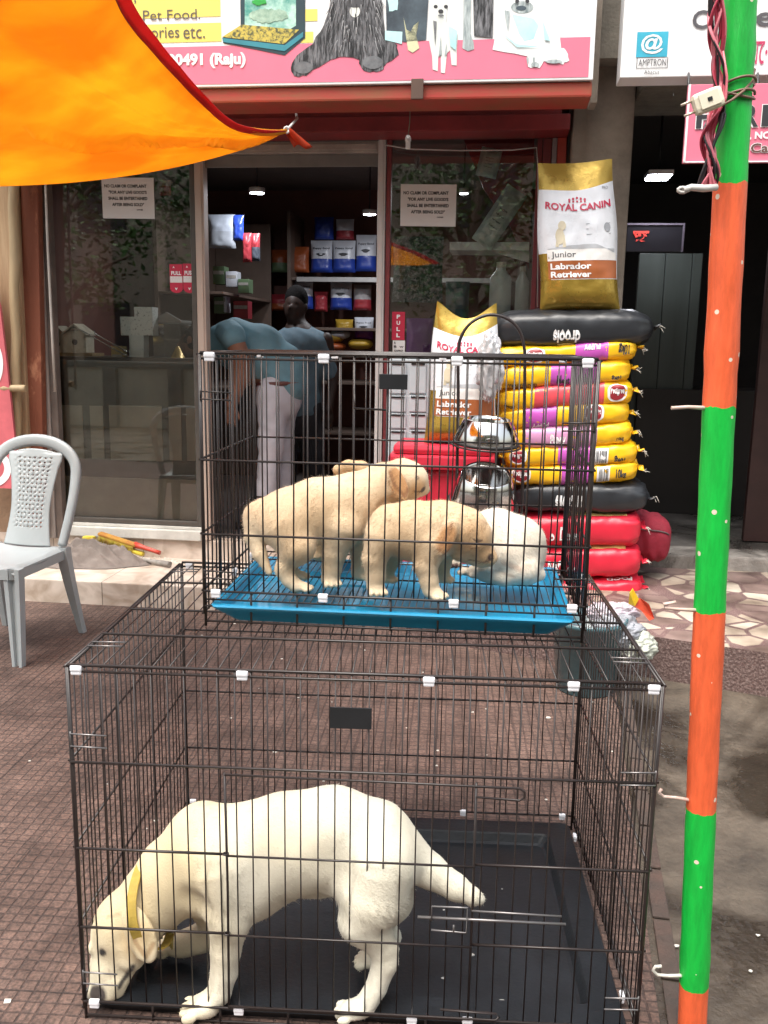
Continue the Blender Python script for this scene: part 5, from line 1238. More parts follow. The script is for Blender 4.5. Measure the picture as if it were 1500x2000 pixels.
# standing gold and white sacks
GOLD = M('gold_foil', (.36, .24, .04), rough=.28, metal=.5, var=.14, scale=4, bump=.25, bscale=22)
PEARL = M('pearl_film', (.72, .75, .8), rough=.28, var=.06, bump=.15, bscale=18, coat=.3)
BRN = M('brown_print', (.36, .11, .035), rough=.35, var=.08)
def royal(label, quad, v, th, dip, lean, inv, seed):
    (xtl, ytl), (xtr, ytr), (xbr, ybr), (xbl, ybl) = quad
    tl, tr, brr, bl = [LF(x, y, v) for x, y in quad]
    t = thing('food_sack', label, 'sack', W((bl[0] + brr[0]) / 2, v, min(bl[2], brr[2])), 'standing gold and white sacks')
    def base(s, q):
        lo = bl * (1 - s) + brr * s; hi = tl * (1 - s) + tr * s
        p = lo * (1 - q) + hi * q
        p[2] -= dip(s) * max(0, (q - .5) / .5) ** 2
        return p
    def P(s, q, side=-1, off=0.0):
        p = base(s, q)
        x = 2 * s - 1
        f = (max(0, 1 - abs(x) ** 3)) ** .6 * min(1, (q / .10) ** .5 if q > 0 else 0) * max(.03, 1 - max(0, (q - .55) / .45) ** 1.5)
        wr = .007 * noise.noise(Vector((s * 5 + seed, q * 6, side * 2))) + .004 * noise.noise(Vector((s * 13, q * 17 + seed, side))) + .006 * math.sin(14 * s + seed) * max(0, q - .8) * 4
        return W(p[0] + .006 * math.sin(q * 9 + seed) * (1 if x > 0 else -1) * abs(x), v + th * .5 + lean * (q) + side * (th / 2 * f + wr * (f + .12) + off + .0015), p[2])
    def band(lo, hi, mat, name):
        mb = MB()
        for side in (-1, 1):
            l_, h_ = (lo, hi) if callable(lo) else ((lambda s: lo), (lambda s: hi))
            mb.grid(lambda s, w: P(s, l_(s) + (h_(s) - l_(s)) * w, side), 28, max(4, int(40 * abs((h_(.5) - l_(.5))))))
        build(name, mb, mat, t)
    gl = lambda s: .80 + .0 * s + .055 * abs(2 * s - 1) ** 1.5 * (1 if s > .5 else .35)
    band(lambda s: 0.0, lambda s: .2, GOLD, 'gold_base'); band(lambda s: .2, gl, PEARL, 'white_body'); band(gl, lambda s: 1.0, GOLD, 'gold_top')
    def patch(s0, s1, q0, q1, mat, name, off=.0015, fn=None):
        mb = MB(); mb.grid(lambda x, w: P(s0 + (s1 - s0) * x, q0 + ((fn(x) if fn else q1) - q0) * w, -1, off), 24, 8); build(name, mb, mat, t)
    patch(.0, .13, .2, .38, GOLD, 'gold_side', .001); patch(.1, .985, .205, .325, BRN, 'brown_band'); patch(.1, .97, .326, .0, M('label_white', (.85, .84, .82), rough=.35), 'label_strip', .0015, lambda x: .4 + .025 * math.sin(x * 2.2) - .06 * max(0, x - .72) * 3)
    patch(.11, .95, .403, 0, M('label_grey', (.45, .47, .5), rough=.4), 'label_edge', .002, lambda x: .409 + .025 * math.sin(x * 2.2) - .06 * max(0, x - .72) * 3)
    mb = MB(); put_text(mb, 'Junior', lambda a, b: P(.15 + .31 * a, .338 + .05 * b, -1, .003), 0, .005); build('junior_lettering', mb, M('label_ink', (.1, .1, .11)), t)
    mb = MB(); put_text(mb, 'Labrador', lambda a, b: P(.13 + .52 * a, .268 + .042 * b, -1, .004), 0, .03); put_text(mb, 'Retriever', lambda a, b: P(.13 + .52 * a, .213 + .042 * b, -1, .004), 0, .03); build('breed_lettering', mb, WHITE, t)
    mb = MB(); put_text(mb, 'ROYAL CANIN', lambda a, b: P(.09 + .84 * a, .655 + .05 * b + .028 * (2 * a - 1) ** 2, -1, .004), 0, .03)
    for k in range(5):
        x = .40 + .2 * k / 4; y_ = .735 + .018 * (1 - abs(k - 2) / 2) * .6
        mb.prism([(x + .016 * math.cos(w), y_ + .009 * math.sin(w)) for w in np.linspace(0, 5.5, 8)], lambda a, b, d: P(a, b, -1, d), .0035, .002)
        mb.prism([(x - .012, .715), (x + .012, .715), (x + .012, .728), (x - .012, .728)], lambda a, b, d: P(a, b, -1, d), .0035, .002)
    build('crown_lettering', mb, M('crimson_print', (.5, .02, .07), rough=.4), t)
    mb = MB()
    for pts in (ell(.30, .56, .05, .033), ell(.27, .49, .055, .055), [(.23, .5), (.21, .42), (.25, .42), (.27, .47)], [(.3, .47), (.3, .415), (.34, .415), (.33, .5)]):
        mb.prism(pts, lambda a, b, d: P(a, b, -1, d), .003, .0015)
    build('puppy_print', mb, M('puppy_print_cream', (.6, .54, .4), rough=.4), t)
    SPG = M('small_print_grey', (.3, .32, .35))
    for k in range(3): mb = MB(); mb.prism([(.6, .565 - .035 * k), (.9, .57 - .035 * k), (.9, .574 - .035 * k), (.6, .569 - .035 * k)], lambda a, b, d: P(a, b, -1, d), .003, .0015); build('small_print', mb, SPG, t)
    mb = MB(); mb.prism(ell(.86, .545, .04, .03), lambda a, b, d: P(a, b, -1, d), .0035, .0015); build('small_picture', mb, SPG, t); mb = MB(); put_text(mb, 'PRO', lambda a, b: P(.84 + .08 * a, .8 + .02 * b, -1, .003), 0, .02)
    build('small_print', mb, M('small_print_grey', (.3, .32, .35)), t)
    return t
royal('upright gold and white sack standing on the top black sack', ((1051, 309), (1203, 300), (1214, 603), (1056, 604)), .14, .15, lambda s: .012 * math.sin(math.pi * s), .05, 0, 3)
royal('upright gold and white sack with sagging gold top beside the doorway', ((849, 586), (972, 590), (968, 872), (828, 868)), .02, .17, lambda s: .085 * math.sin(math.pi * s) ** 1.2, .02, 0, 8)
# red bin under the left upright sack
tb = thing('red_bin', 'tall red plastic bin with ribbed lid behind the puppies', 'bin', W(-.02, .1, .2))
a, b = LF(762, 1010, .0), LF(975, 872, .0)
RB = M('red_plastic', (.6, .03, .06), rough=.38, var=.08)
u0, u1 = a[0], b[0]; zt = b[2] - .004
mb = MB(); mb.fbox(u0 + .03, u1 - .06, .01, .33, .2, zt - .13, ch=.03); build('tub', mb, RB, tb)
mb = MB(); mb.fbox(u0 - .012, u1 - .02, -.03, .37, zt - .128, zt - .052, ch=.012); build('rim', mb, RB, tb)
mb = MB(); mb.fbox(u0 + .01, u1 - .04, -.015, .355, zt - .051, zt, ch=.022)
build('lid', mb, RB, tb)
mb = MB()
for k in range(4): mb.fbox(u0 + .07 + .17 * k, u0 + .085 + .17 * k, .004, .009, .24, zt - .14, ch=.002)
build('rib', mb, RB, tb)
# clear plastic bag crumpled beside the upright sack
mb = MB(); a, b = LF(935, 775, -.02), LF(980, 662, -.02); c = (a + b) / 2
def crump(q, w):
    th, ph = 2 * math.pi * q, math.pi * (w - .5)
    d = Vector((math.cos(ph) * math.cos(th), math.cos(ph) * math.sin(th), math.sin(ph)))
    r_ = 1 + .25 * noise.noise(d * 2.6) + .15 * noise.noise(d * 6) + .06 * noise.noise(d * 13)
    return W(c[0] + (b[0] - a[0]) * .62 * d.x * r_, -.03 + .05 * d.y * r_, c[2] + (b[2] - a[2]) * .56 * d.z * r_)
mb.grid(crump, 60, 50, closed=True)
tag(build('clear_plastic_bag', mb, M('silvery_film', (.5, .5, .52), rough=.15, var=.3, scale=20, metal=.25), loc=W(*c)), 'crumpled silvery plastic bag between the upright sack and yellow sacks', 'bag')

# ------------------------------------------------------------------ bowl stand with two steel bowls
SY = 4.42; SB = .2
bs = thing('bowl_stand', 'black wire stand with arched top holding two steel bowls', 'stand', YP(950, 1000, SY) * np.array([1, 1, 0]) + EZ * SB)
def SP(px, py, dy=0): return YP(px, py, SY + dy)
arch = [SP(x, y) for x, y in ((893, 1010), (893, 900), (895, 780), (895, 690), (902, 655), (922, 629), (955, 615), (990, 622), (1014, 645), (1024, 680), (1025, 720), (1024, 800), (1022, 900), (1020, 1010))]
arch[0] = arch[0] * np.array([1, 1, 0]) + EZ * SB; arch[-1] = arch[-1] * np.array([1, 1, 0]) + EZ * SB
sm = [smooth_curve(arch, k / 60) for k in range(61)]
WIRE = M('black_wire_coat', (.022, .016, .016), rough=.38, var=.3)
mb = MB(); mb.tube(sm, .008, 8); build('arch_frame', mb, WIRE, bs)
STEEL = M('polished_steel', (.62, .61, .6), rough=.12, metal=1.0, var=.06)
RUB = M('black_rubber', (.02, .02, .02), rough=.6)
for (cx, cyy, rp, tilt, hp, lab) in ((949, 868, 64, R(4), 56, 'upper steel feeding bowl with black rubber base on the wire stand'), (942, 985, 66, R(24), 78, 'lower steel feeding bowl with black rubber base tilted to show its hollow')):
    c = SP(cx, cyy, -.02); r_ = rp / pxm(c); h_ = hp / pxm(c) * .9
    ez = np.array([0.04, -math.sin(tilt), math.cos(tilt)]); ez /= np.linalg.norm(ez); ex = np.array([1., 0, 0]); ex -= ez * (ex @ ez); ex /= np.linalg.norm(ex); ey = np.cross(ez, ex)
    t = thing('steel_bowl', lab, 'bowl', c, 'steel feeding bowls')
    mb = MB(); mb.lathe([(r_ * .97, .012), (r_ * .985, .03), (r_ * .86, h_ * .6), (r_ * .74, h_ * .97), (r_ * .70, h_), (r_ * .66, h_ * .98), (r_ * .63, h_ * .85), (r_ * .58, h_ * .35), (r_ * .5, h_ * .24), (0, h_ * .22)], c, 48, ax=(ex, ey, ez)); build('steel_body', mb, STEEL, t)
    mb = MB(); mb.lathe([(0, 0), (r_ * .98, 0), (r_ * 1.02, .006), (r_ * 1.01, .016), (r_ * .965, .018)], c, 48, ax=(ex, ey, ez)); build('rubber_base', mb, RUB, t)
    mb = MB(); q = c - ey * (r_ * .915 + .006) + ez * h_ * .36; k_ = [q + ex * (.022 * math.cos(w)) + ez * (.009 * math.sin(w)) for w in np.linspace(0, 6.28, 19)][:-1]; mb.tube(k_, .002, 6, closed=True); build('stamped_oval', mb, M('dark_steel', (.2, .2, .2), rough=.3, metal=.8), t)
    mb = MB(); mb.tube([c - ez * .004 + ex * (r_ * 1.05 * math.cos(w)) + ey * (r_ * 1.05 * math.sin(w)) for w in np.linspace(0, 6.28, 37)][:-1], .005, 6, closed=True); build('holding_ring', mb, WIRE, bs)
mb = MB(); mb.tube([SP(893, 1003), SP(893, 1003, -.2)], .005, 6)
mb = MB()
for x in (893, 1020): p = SP(x, 1010) * np.array([1, 1, 0]) + EZ * SB; mb.tube([p + np.array([0, -.03, .006]), p + np.array([0, .2, .006])], .006, 6)
build('stand_foot', mb, WIRE, bs)

# ------------------------------------------------------------------ rubbish bin beside the mosaic step
c = GP(1158, 1372, 0); c = c + np.array([0, .16, 0])
rb = thing('rubbish_bin', 'dark teal plastic bin standing behind the large cage', 'bin', c)
TEAL = M('dark_teal_plastic', (.06, .13, .15), rough=.22, var=.35, scale=5, coat=.4)
mb = MB(); mb.lathe([(0, .004), (.125, .004), (.13, .01), (.158, .31), (.168, .315), (.168, .335), (.155, .335), (.128, .03), (0, .02)], c, 40); build('bin_body', mb, TEAL, rb)
for k in (-1, 1):
    mb = MB(); mb.tube([c + np.array([k * .165, -.03, .30]), c + np.array([k * .19, 0, .285]), c + np.array([k * .165, .03, .30])], .006, 6); build('bin_handle', mb, TEAL, rb)
def blob(name, label, cat, cpx, r3, mat, seed, y, n=64, amp=.26, flat=False):
    cc = YP(*cpx, y); mb = MB()
    def f(q, w):
        th, ph = 2 * math.pi * q, math.pi * (w - .5)
        d = Vector((math.cos(ph) * math.cos(th), math.cos(ph) * math.sin(th), math.sin(ph)))
        r_ = 1 + amp * noise.noise(d * 2.2 + Vector((seed, 0, 0))) + amp * .6 * noise.noise(d * 6 + Vector((0, seed, 0))) + amp * .22 * noise.noise(d * 14)
        return cc + np.array([d.x * r3[0], d.y * r3[1], d.z * r3[2]]) * r_
    mb.grid(f, n, n, closed=True, smooth=not flat)
    return tag(build(name, mb, mat, loc=cc), label, cat)
yb = c[1]
blob('plastic_bag', 'crumpled grey white plastic bag heaped on the teal bin', 'bag', (1205, 1235), (.115, .1, .075), M('grey_white_film', (.27, .28, .31), rough=.25, var=.35, scale=18), 3, yb)
blob('plastic_wrapper', 'crumpled clear white wrapper hanging over the right side of the bin', 'wrapper', (1243, 1262), (.085, .08, .075), M('white_green_film', (.42, .44, .38), rough=.25, var=.3, scale=22), 9, yb - .03)
blob('plastic_wrapper', 'white and lilac wrapper at the left of the bin top', 'wrapper', (1195, 1196), (.11, .05, .045), M('lilac_white_film', (.48, .42, .47), rough=.3, var=.2, scale=14), 14, yb + .06)
fl = thing('snack_packet', 'yellow and red snack packet sticking out of the bin', 'packet', YP(1240, 1190, yb))
def leaf(pts, mat, nm):
    P_ = [YP(x, y, yb + d) for x, y, d in pts]; mb = MB(); mb.prism([(i, 0) for i in range(len(P_))], lambda x, y, q: P_[int(x)] + np.array([0, q, 0]), 0, .004); build(nm, mb, mat, fl)
leaf([(1228, 1180, 0), (1230, 1158, -.02), (1236, 1149, 0), (1248, 1170, -.01), (1240, 1184, 0)], M('packet_yellow', (.75, .5, .03), rough=.3), 'yellow_half')
leaf([(1236, 1182, 0), (1250, 1168, .01), (1268, 1180, -.02), (1278, 1208, 0), (1268, 1212, -.03), (1254, 1194, 0)], M('packet_red', (.6, .08, .04), rough=.3), 'red_half')

# ------------------------------------------------------------------ SDF bodies (one continuous surface each)
def smin(a, b, k):
    h = np.maximum(k - np.abs(a - b), 0) / k
    return np.minimum(a, b) - h * h * k * .25
def sdf_eval(prims, X, Y, Z, lo, h):
    F = np.full(X.shape, .5, np.float32)
    for pr in prims:
        kind, k = pr[0], pr[-1]
        if kind == 'c':
            _, a, b, ra, rb, sq, _ = pr
            mn = np.minimum(a, b) - max(ra, rb) - k - 2 * h; mx = np.maximum(a, b) + max(ra, rb) + k + 2 * h
        else:
            _, c, rx, M3, _, _ = (pr + (None,))[:6] if False else (pr[0], pr[1], pr[2], pr[3], pr[4], pr[-1])
            rm = max(rx); mn = np.array(c) - rm - k - 2 * h; mx = np.array(c) + rm + k + 2 * h
        i0 = np.clip(((mn - lo) / h).astype(int), 0, np.array(X.shape)); i1 = np.clip(((mx - lo) / h).astype(int) + 2, 0, np.array(X.shape))
        sl = tuple(slice(i0[q], i1[q]) for q in range(3))
        x, y, z = X[sl], Y[sl], Z[sl]
        if x.size == 0: continue
        if kind == 'c':
            ab = b - a; L2 = ab @ ab + 1e-12
            y_ = a[1] + (y - a[1]); t = np.clip(((x - a[0]) * ab[0] + (y_ - a[1]) * ab[1] + (z - a[2]) * ab[2]) / L2, 0, 1)
            d = np.sqrt((x - a[0] - t * ab[0]) ** 2 + ((y - a[1] - t * ab[1]) / sq) ** 2 + (z - a[2] - t * ab[2]) ** 2) - (ra + (rb - ra) * t)
        else:
            P_ = np.stack([x - pr[1][0], y - pr[1][1], z - pr[1][2]], -1) @ pr[3]
            q = np.sqrt(((P_ / np.array(pr[2])) ** 2).sum(-1)) + 1e-6
            q2 = np.sqrt(((P_ / np.array(pr[2]) ** 2) ** 2).sum(-1)) + 1e-6
            d = q * (q - 1) / q2
        if pr[4] == 'cut': F[sl] = -smin(-F[sl], d, k)
        else: F[sl] = smin(F[sl], d.astype(np.float32), k)
    return F
def surface_nets(F, lo, h):
    Sg = F < 0
    nx, ny, nz = F.shape
    cnt = np.zeros((nx - 1, ny - 1, nz - 1), np.int8)
    for dx in (0, 1):
        for dy in (0, 1):
            for dz in (0, 1): cnt += Sg[dx:nx - 1 + dx, dy:ny - 1 + dy, dz:nz - 1 + dz]
    act = (cnt > 0) & (cnt < 8)
    I = np.argwhere(act); vid = -np.ones(act.shape, np.int64); vid[act] = np.arange(len(I))
    acc = np.zeros((len(I), 3)); num = np.zeros(len(I))
    cor = [(a, b, c) for a in (0, 1) for b in (0, 1) for c in (0, 1)]
    for p in cor:
        for ax in range(3):
            if p[ax]: continue
            q = list(p); q[ax] = 1
            fa = F[I[:, 0] + p[0], I[:, 1] + p[1], I[:, 2] + p[2]]; fb = F[I[:, 0] + q[0], I[:, 1] + q[1], I[:, 2] + q[2]]
            m = (fa < 0) != (fb < 0); t = np.where(m, fa / np.where(m, fa - fb, 1), 0)
            pos = np.tile(np.array(p, float), (len(I), 1)); pos[:, ax] += t
            acc[m] += pos[m]; num[m] += 1
    V = lo + (I + acc / num[:, None]) * h
    Q = []
    for ax in range(3):
        o1, o2 = (ax + 1) % 3, (ax + 2) % 3
        a = [slice(None)] * 3; b = [slice(None)] * 3
        a[ax] = slice(0, -1); b[ax] = slice(1, None)
        s0, s1 = Sg[tuple(a)], Sg[tuple(b)]
        E_ = np.argwhere(s0 != s1)
        lim = np.array(F.shape)
        ok = (E_[:, o1] > 0) & (E_[:, o2] > 0) & (E_[:, o1] < lim[o1] - 1) & (E_[:, o2] < lim[o2] - 1)
        E_ = E_[ok]; sg_ = s0[tuple(E_.T)]
        def vv(d1, d2):
            q = E_.copy(); q[:, o1] -= d1; q[:, o2] -= d2; return vid[tuple(q.T)]
        quad = np.stack([vv(1, 1), vv(0, 1), vv(0, 0), vv(1, 0)], 1)
        quad[~sg_] = quad[~sg_][:, ::-1]
        Q.append(quad)
    return V, np.concatenate(Q)
def sdf_mesh(name, prims, h, mat, parent, col_fn=None, relax=2, noise_fn=None):
    ext = []
    for pr in prims:
        if pr[0] == 'c': ext += [pr[1] - max(pr[3], pr[4]) * 1.1, pr[1] + max(pr[3], pr[4]) * 1.1, pr[2] - max(pr[3], pr[4]) * 1.1, pr[2] + max(pr[3], pr[4]) * 1.1] if False else [np.minimum(pr[1], pr[2]) - max(pr[3], pr[4]), np.maximum(pr[1], pr[2]) + max(pr[3], pr[4])]
        else: ext += [np.array(pr[1]) - max(pr[2]), np.array(pr[1]) + max(pr[2])]
    lo = np.min(ext, 0) - .02; hi = np.max(ext, 0) + .02
    n = ((hi - lo) / h).astype(int) + 2
    X, Y, Z = np.meshgrid(*[lo[i] + np.arange(n[i]) * h for i in range(3)], indexing='ij')
    F = sdf_eval([(p[0], p[1], p[2], p[3], p[4], p[5], p[6]) if p[0] == 'c' else p for p in prims], X.astype(np.float32), Y.astype(np.float32), Z.astype(np.float32), lo, h)
    if noise_fn is not None: F = F + noise_fn(X, Y, Z)
    V, Q = surface_nets(F, lo, h)
    me = bpy.data.meshes.new(name)
    off = np.array(root_of(parent).location) if parent is not None else np.zeros(3)
    me.from_pydata((V - off).tolist(), [], Q.tolist())
    me.polygons.foreach_set('use_smooth', [True] * len(Q))
    bm = bmesh.new(); bm.from_mesh(me)
    for _ in range(relax): bmesh.ops.smooth_vert(bm, verts=bm.verts[:], factor=.5, use_axis_x=True, use_axis_y=True, use_axis_z=True)
    bmesh.ops.recalc_face_normals(bm, faces=bm.faces[:])
    bm.to_mesh(me); bm.free()
    if col_fn is not None:
        vv = np.empty(len(me.vertices) * 3); me.vertices.foreach_get('co', vv); vv = vv.reshape(-1, 3) + off
        at = me.color_attributes.new('Col', 'FLOAT_COLOR', 'POINT')
        cc = np.ones((len(vv), 4)); cc[:, :3] = col_fn(vv); at.data.foreach_set('color', cc.ravel())
    me.update()
    return link_mesh(name, me, mat, parent)
def add_fur(body, parent, count, length, width, flow, mat, col_fn, lift=.35, skip=None, seed=1):
    me = body.data; rg = np.random.default_rng(seed)
    off = np.array(root_of(body).location)
    me.calc_loop_triangles()
    nv_ = len(me.vertices); co = np.empty(nv_ * 3); me.vertices.foreach_get('co', co); co = co.reshape(-1, 3)
    vn = np.empty(nv_ * 3); me.vertex_normals.foreach_get('vector', vn); vn = vn.reshape(-1, 3)
    tr = np.empty(len(me.loop_triangles) * 3, np.int32); me.loop_triangles.foreach_get('vertices', tr); tr = tr.reshape(-1, 3)
    ar = np.linalg.norm(np.cross(co[tr[:, 1]] - co[tr[:, 0]], co[tr[:, 2]] - co[tr[:, 0]]), axis=1)
    T = tr[rg.choice(len(tr), count, p=ar / ar.sum())]
    w = rg.dirichlet((1, 1, 1), count)
    P_ = (co[T] * w[:, :, None]).sum(1); Nn = (vn[T] * w[:, :, None]).sum(1); Nn /= np.linalg.norm(Nn, axis=1)[:, None] + 1e-9
    if skip is not None:
        k = ~skip(P_ + off); P_, Nn = P_[k], Nn[k]
    n = len(P_)
    Fl = flow(P_ + off); Fl = Fl - Nn * (Fl * Nn).sum(1)[:, None]; Fl /= np.linalg.norm(Fl, axis=1)[:, None] + 1e-6
    Fl += rg.normal(0, .22, (n, 3))
    ln = length(P_ + off) if callable(length) else np.full(n, length)
    ln = ln * rg.uniform(.6, 1.25, n)
    D_ = Fl * (1 - lift) + Nn * (lift * rg.uniform(.5, 1.4, n))[:, None]; D_ /= np.linalg.norm(D_, axis=1)[:, None]
    Sd = np.cross(D_, Nn); Sd /= np.linalg.norm(Sd, axis=1)[:, None] + 1e-9
    B_ = P_ - Nn * .0015
    v = np.concatenate([B_ - Sd * width / 2, B_ + Sd * width / 2, B_ + D_ * ln[:, None]])
    f = np.stack([np.arange(n), np.arange(n) + n, np.arange(n) + 2 * n], 1)
    m = bpy.data.meshes.new('fur'); m.from_pydata(v.tolist(), [], f.tolist()); m.polygons.foreach_set('use_smooth', [True] * n)
    at = m.color_attributes.new('Col', 'FLOAT_COLOR', 'POINT')
    c = np.ones((3 * n, 4)); base = col_fn(P_ + off) * (rg.uniform(.9, 1.12, n) * (1 + .07 * np.sin(B_ @ np.array([310., 190., 270.])) * np.sin(B_ @ np.array([-130., 260., 90.]))))[:, None]; c[:, :3] = np.clip(np.concatenate([base] * 3), 0, .92); at.data.foreach_set('color', c.ravel())
    Nr = Nn + rg.normal(0, .13, (n, 3)); Nr /= np.linalg.norm(Nr, axis=1)[:, None]
    m.update(); m.normals_split_custom_set_from_vertices(np.concatenate([Nr] * 3).tolist())
    return link_mesh('fur', m, mat, parent)
FURM = vcol_mat('dog_coat', rough=.8, bump=.3, bscale=220)
FURB = vcol_mat('dog_coat_hair', rough=.8, bump=0)
SKIN = vcol_mat('skin', rough=.6, bump=0, sheen=0)
# ------------------------------------------------------------------ wire cages
CWIRE = M('dark_brown_coated_wire', (.020, .014, .013), rough=.36, var=.3, spec=.5)
CLIP = M('white_clip', (.8, .8, .84), rough=.35, var=.04)
class Frame:
    def __init__(s, org, yaw): s.o = np.array(org, float); s.x = np.array([math.cos(yaw), math.sin(yaw), 0]); s.y = np.array([-math.sin(yaw), math.cos(yaw), 0])
    def __call__(s, a, b, c): return s.o + s.x * a + s.y * b + EZ * c
def jit(): return random.uniform(-.0018, .0018)
def cage(label, name_pt, F, Wd, D, H, rail, sx, zl, top_y, door, gauge=.0017, rod=.0030, frame=.0036, floor=None):
    cg = thing('dog_cage', label, 'cage', F(Wd / 2, D / 2, 0))
    n = int(round(Wd / sx)); xs = [Wd * i / n for i in range(n + 1)]
    m = int(round(D / sx)); ys = [D * i / m for i in range(m + 1)]
    # front
    mb = MB()
    for i, x in enumerate(xs):
        dj = jit()
        edge = i in (0, n)
        if door and not edge and (abs(x - door[0]) < sx * .35 or abs(x - door[1]) < sx * .35): continue
        mb.tube([F(x, 0, .0 if edge else rail), F(x + dj, jit(), H * .5), F(x + (0 if edge else dj), 0, H)], frame if edge else gauge, 8 if edge else 6)
    for i, z in enumerate(zl):
        if door and door[2] - .01 < z < door[3] - .01 and z > rail + .02:
            mb.tube([F(0, -.004, z), F(door[0], -.004, z)], rod, 6); mb.tube([F(door[1] + .0, -.004, z - .0), F(Wd, -.004, z)], rod, 6)
        else: mb.tube([F(-.002, -.004, z), F(Wd / 2, -.004 + jit(), z + jit() * .6), F(Wd + .002, -.004, z)], rod, 6)
    mb.tube([F(0, 0, H - .009), F(Wd, 0, H - .009)], rod, 6)
    mb.tube([F(0, 0, .012), F(Wd, 0, .012)], rod, 6)
    for k in range(1, 8): x = Wd * k / 8; mb.tube([F(x, 0, 0.008), F(x, 0, rail)], rod, 6)
    build('front_panel', mb, CWIRE, cg)
    # back
    mb = MB()
    for i, x in enumerate(xs):
        edge = i in (0, n); mb.tube([F(x, D, 0 if edge else rail), F(x + jit(), D + jit(), H / 2), F(x, D, H)], frame if edge else gauge, 6)
    for z in zl + [H - .009, .012]: mb.tube([F(0, D + .004, z), F(Wd, D + .004, z)], rod, 6)
    build('back_panel', mb, CWIRE, cg)
    for k, x in enumerate((-.003, Wd + .003)):
        mb = MB()
        for i, y in enumerate(ys): mb.tube([F(x, y, .03), F(x + jit(), y + jit(), H / 2), F(x, y, H)], frame if i in (0, m) else gauge * (1.5 if i in (m // 3, 2 * m // 3) else 1), 6)
        for z in zl + [H, .03]: mb.tube([F(x + (.004 if k else -.004), 0, z), F(x + (.004 if k else -.004), D, z)], rod, 6)
        build('side_panel', mb, CWIRE, cg)
    # top: thin wires front to back, thick rods across
    mb = MB()
    for i, x in enumerate(xs): mb.tube([F(x, 0, H), F(x + jit(), D / 2, H + jit()), F(x, D, H)], frame if i in (0, n) else gauge, 6)
    for i, y in enumerate(top_y): mb.tube([F(0, y * D, H + .0045), F(Wd / 2, y * D + jit(), H + .004), F(Wd, y * D, H + .0045)], rod if 0 < i < len(top_y) - 1 else frame, 6)
    build('top_panel', mb, CWIRE, cg)
    if floor:
        mb = MB(); nf = int(Wd / floor[0])
        for i in range(1, nf): x = Wd * i / nf; mb.tube([F(x, .004, rail + floor[1]), F(x, D - .004, rail + floor[1])], .0013, 5)
        for y in (.16, .5, .84): mb.tube([F(.0, D * y, rail + floor[1] - .003), F(Wd, D * y, rail + floor[1] - .003)], .0022, 6)
        mb.tube([F(0, .003, rail + floor[1]), F(Wd, .003, rail + floor[1])], .0022, 6); mb.tube([F(0, D - .003, rail + floor[1]), F(Wd, D - .003, rail + floor[1])], .0022, 6)
        build('wire_floor', mb, CWIRE, cg)
    return cg
def clip(cg, F, x, y, z, ax='x', L_=.025):
    mb = MB()
    e = F.x if ax == 'x' else F.y; o = F.y if ax == 'x' else -F.x
    mb.box(F(x, y, z), (L_, .011, .013), (e, o, EZ), ch=.004); mb.box(F(x, y, z - .009), (L_ * .9, .008, .010), (e, o, EZ), ch=.003)
    build('clip', mb, CLIP, cg)
def uhook(mb, F, x, z, L_, gap=.028, y=-.007, side=1):
    for dz in (0, -gap): mb.tube([F(x, y + .006, z + dz), F(x, y, z + dz), F(x + side * L_, y, z + dz - .002)], .0018, 6)
# ---- large cage
B1 = Frame((-.6523, 1.7712, 0), -.0454); W1, D1, H1 = 1.22, .8827, .8355
zl1 = [.0495, .235, .425, .625]
c1 = cage('large dark wire cage with a black tray holding the cream dog', None, B1, W1, D1, H1, .0495, .0349, zl1, [0, .23, .45, .74, 1.0], (.268 * W1, .70 * W1, .05, .63))
dx0, dx1 = .268 * W1, .70 * W1
mb = MB()
for x in (dx0, dx1): mb.tube([B1(x, -.008, .055), B1(x + .002, -.008, .35), B1(x, -.008, .615)], .0028, 8)
for z in (.058, .235, .425): mb.tube([B1(dx0, -.010, z), B1(dx1 + .004, -.010, z - .002)], .0024, 6)
mb.tube([B1(dx0, -.010, .612), B1(dx1 + .09, -.010, .606), B1(dx1 + .1, -.010, .598), B1(dx1 + .1, -.010, .586), B1(dx1 + .09, -.010, .579), B1(dx1, -.010, .583)], .0026, 8)
mb.tube([B1(dx0, -.011, .06), B1(dx1 + .06, -.011, .058), B1(dx1 + .068, -.011, .066), B1(dx1 + .062, -.011, .074), B1(dx1 - .06, -.011, .078)], .0026, 8)
for z in (.235, .425): mb.tube([B1(dx0 + .006 * math.cos(k), -.012 + .006 * math.sin(k), z + .006) for k in np.linspace(0, 6.28, 9)], .0018, 5)
build('door_frame', mb, CWIRE, c1)
zlatch = .302
STW = M('bright_latch_wire', (.2, .19, .19), rough=.32, metal=.7)
mb = MB()
mb.tube([B1(dx1 - .115, -.013, zlatch), B1(dx1 + .2, -.013, zlatch - .002)], .0032, 8)
mb.tube([B1(dx1, -.013, zlatch + .02), B1(dx1 + .19, -.013, zlatch + .016)], .0024, 6)
x0, x1 = dx1 - .085, dx1 - .01
mb.tube([B1(x0, -.018, zlatch - .004), B1(x0, -.018, zlatch + .03), B1(x1, -.018, zlatch + .03), B1(x1, -.018, zlatch - .03), B1(x0, -.018, zlatch - .026)], .0022, 6)
mb.tube([B1((x0 + x1) / 2 + .01, -.018, zlatch - .012), B1((x0 + x1) / 2 + .01, -.018, zlatch - .03)], .0022, 6)
build('slide_latch', mb, STW, c1)
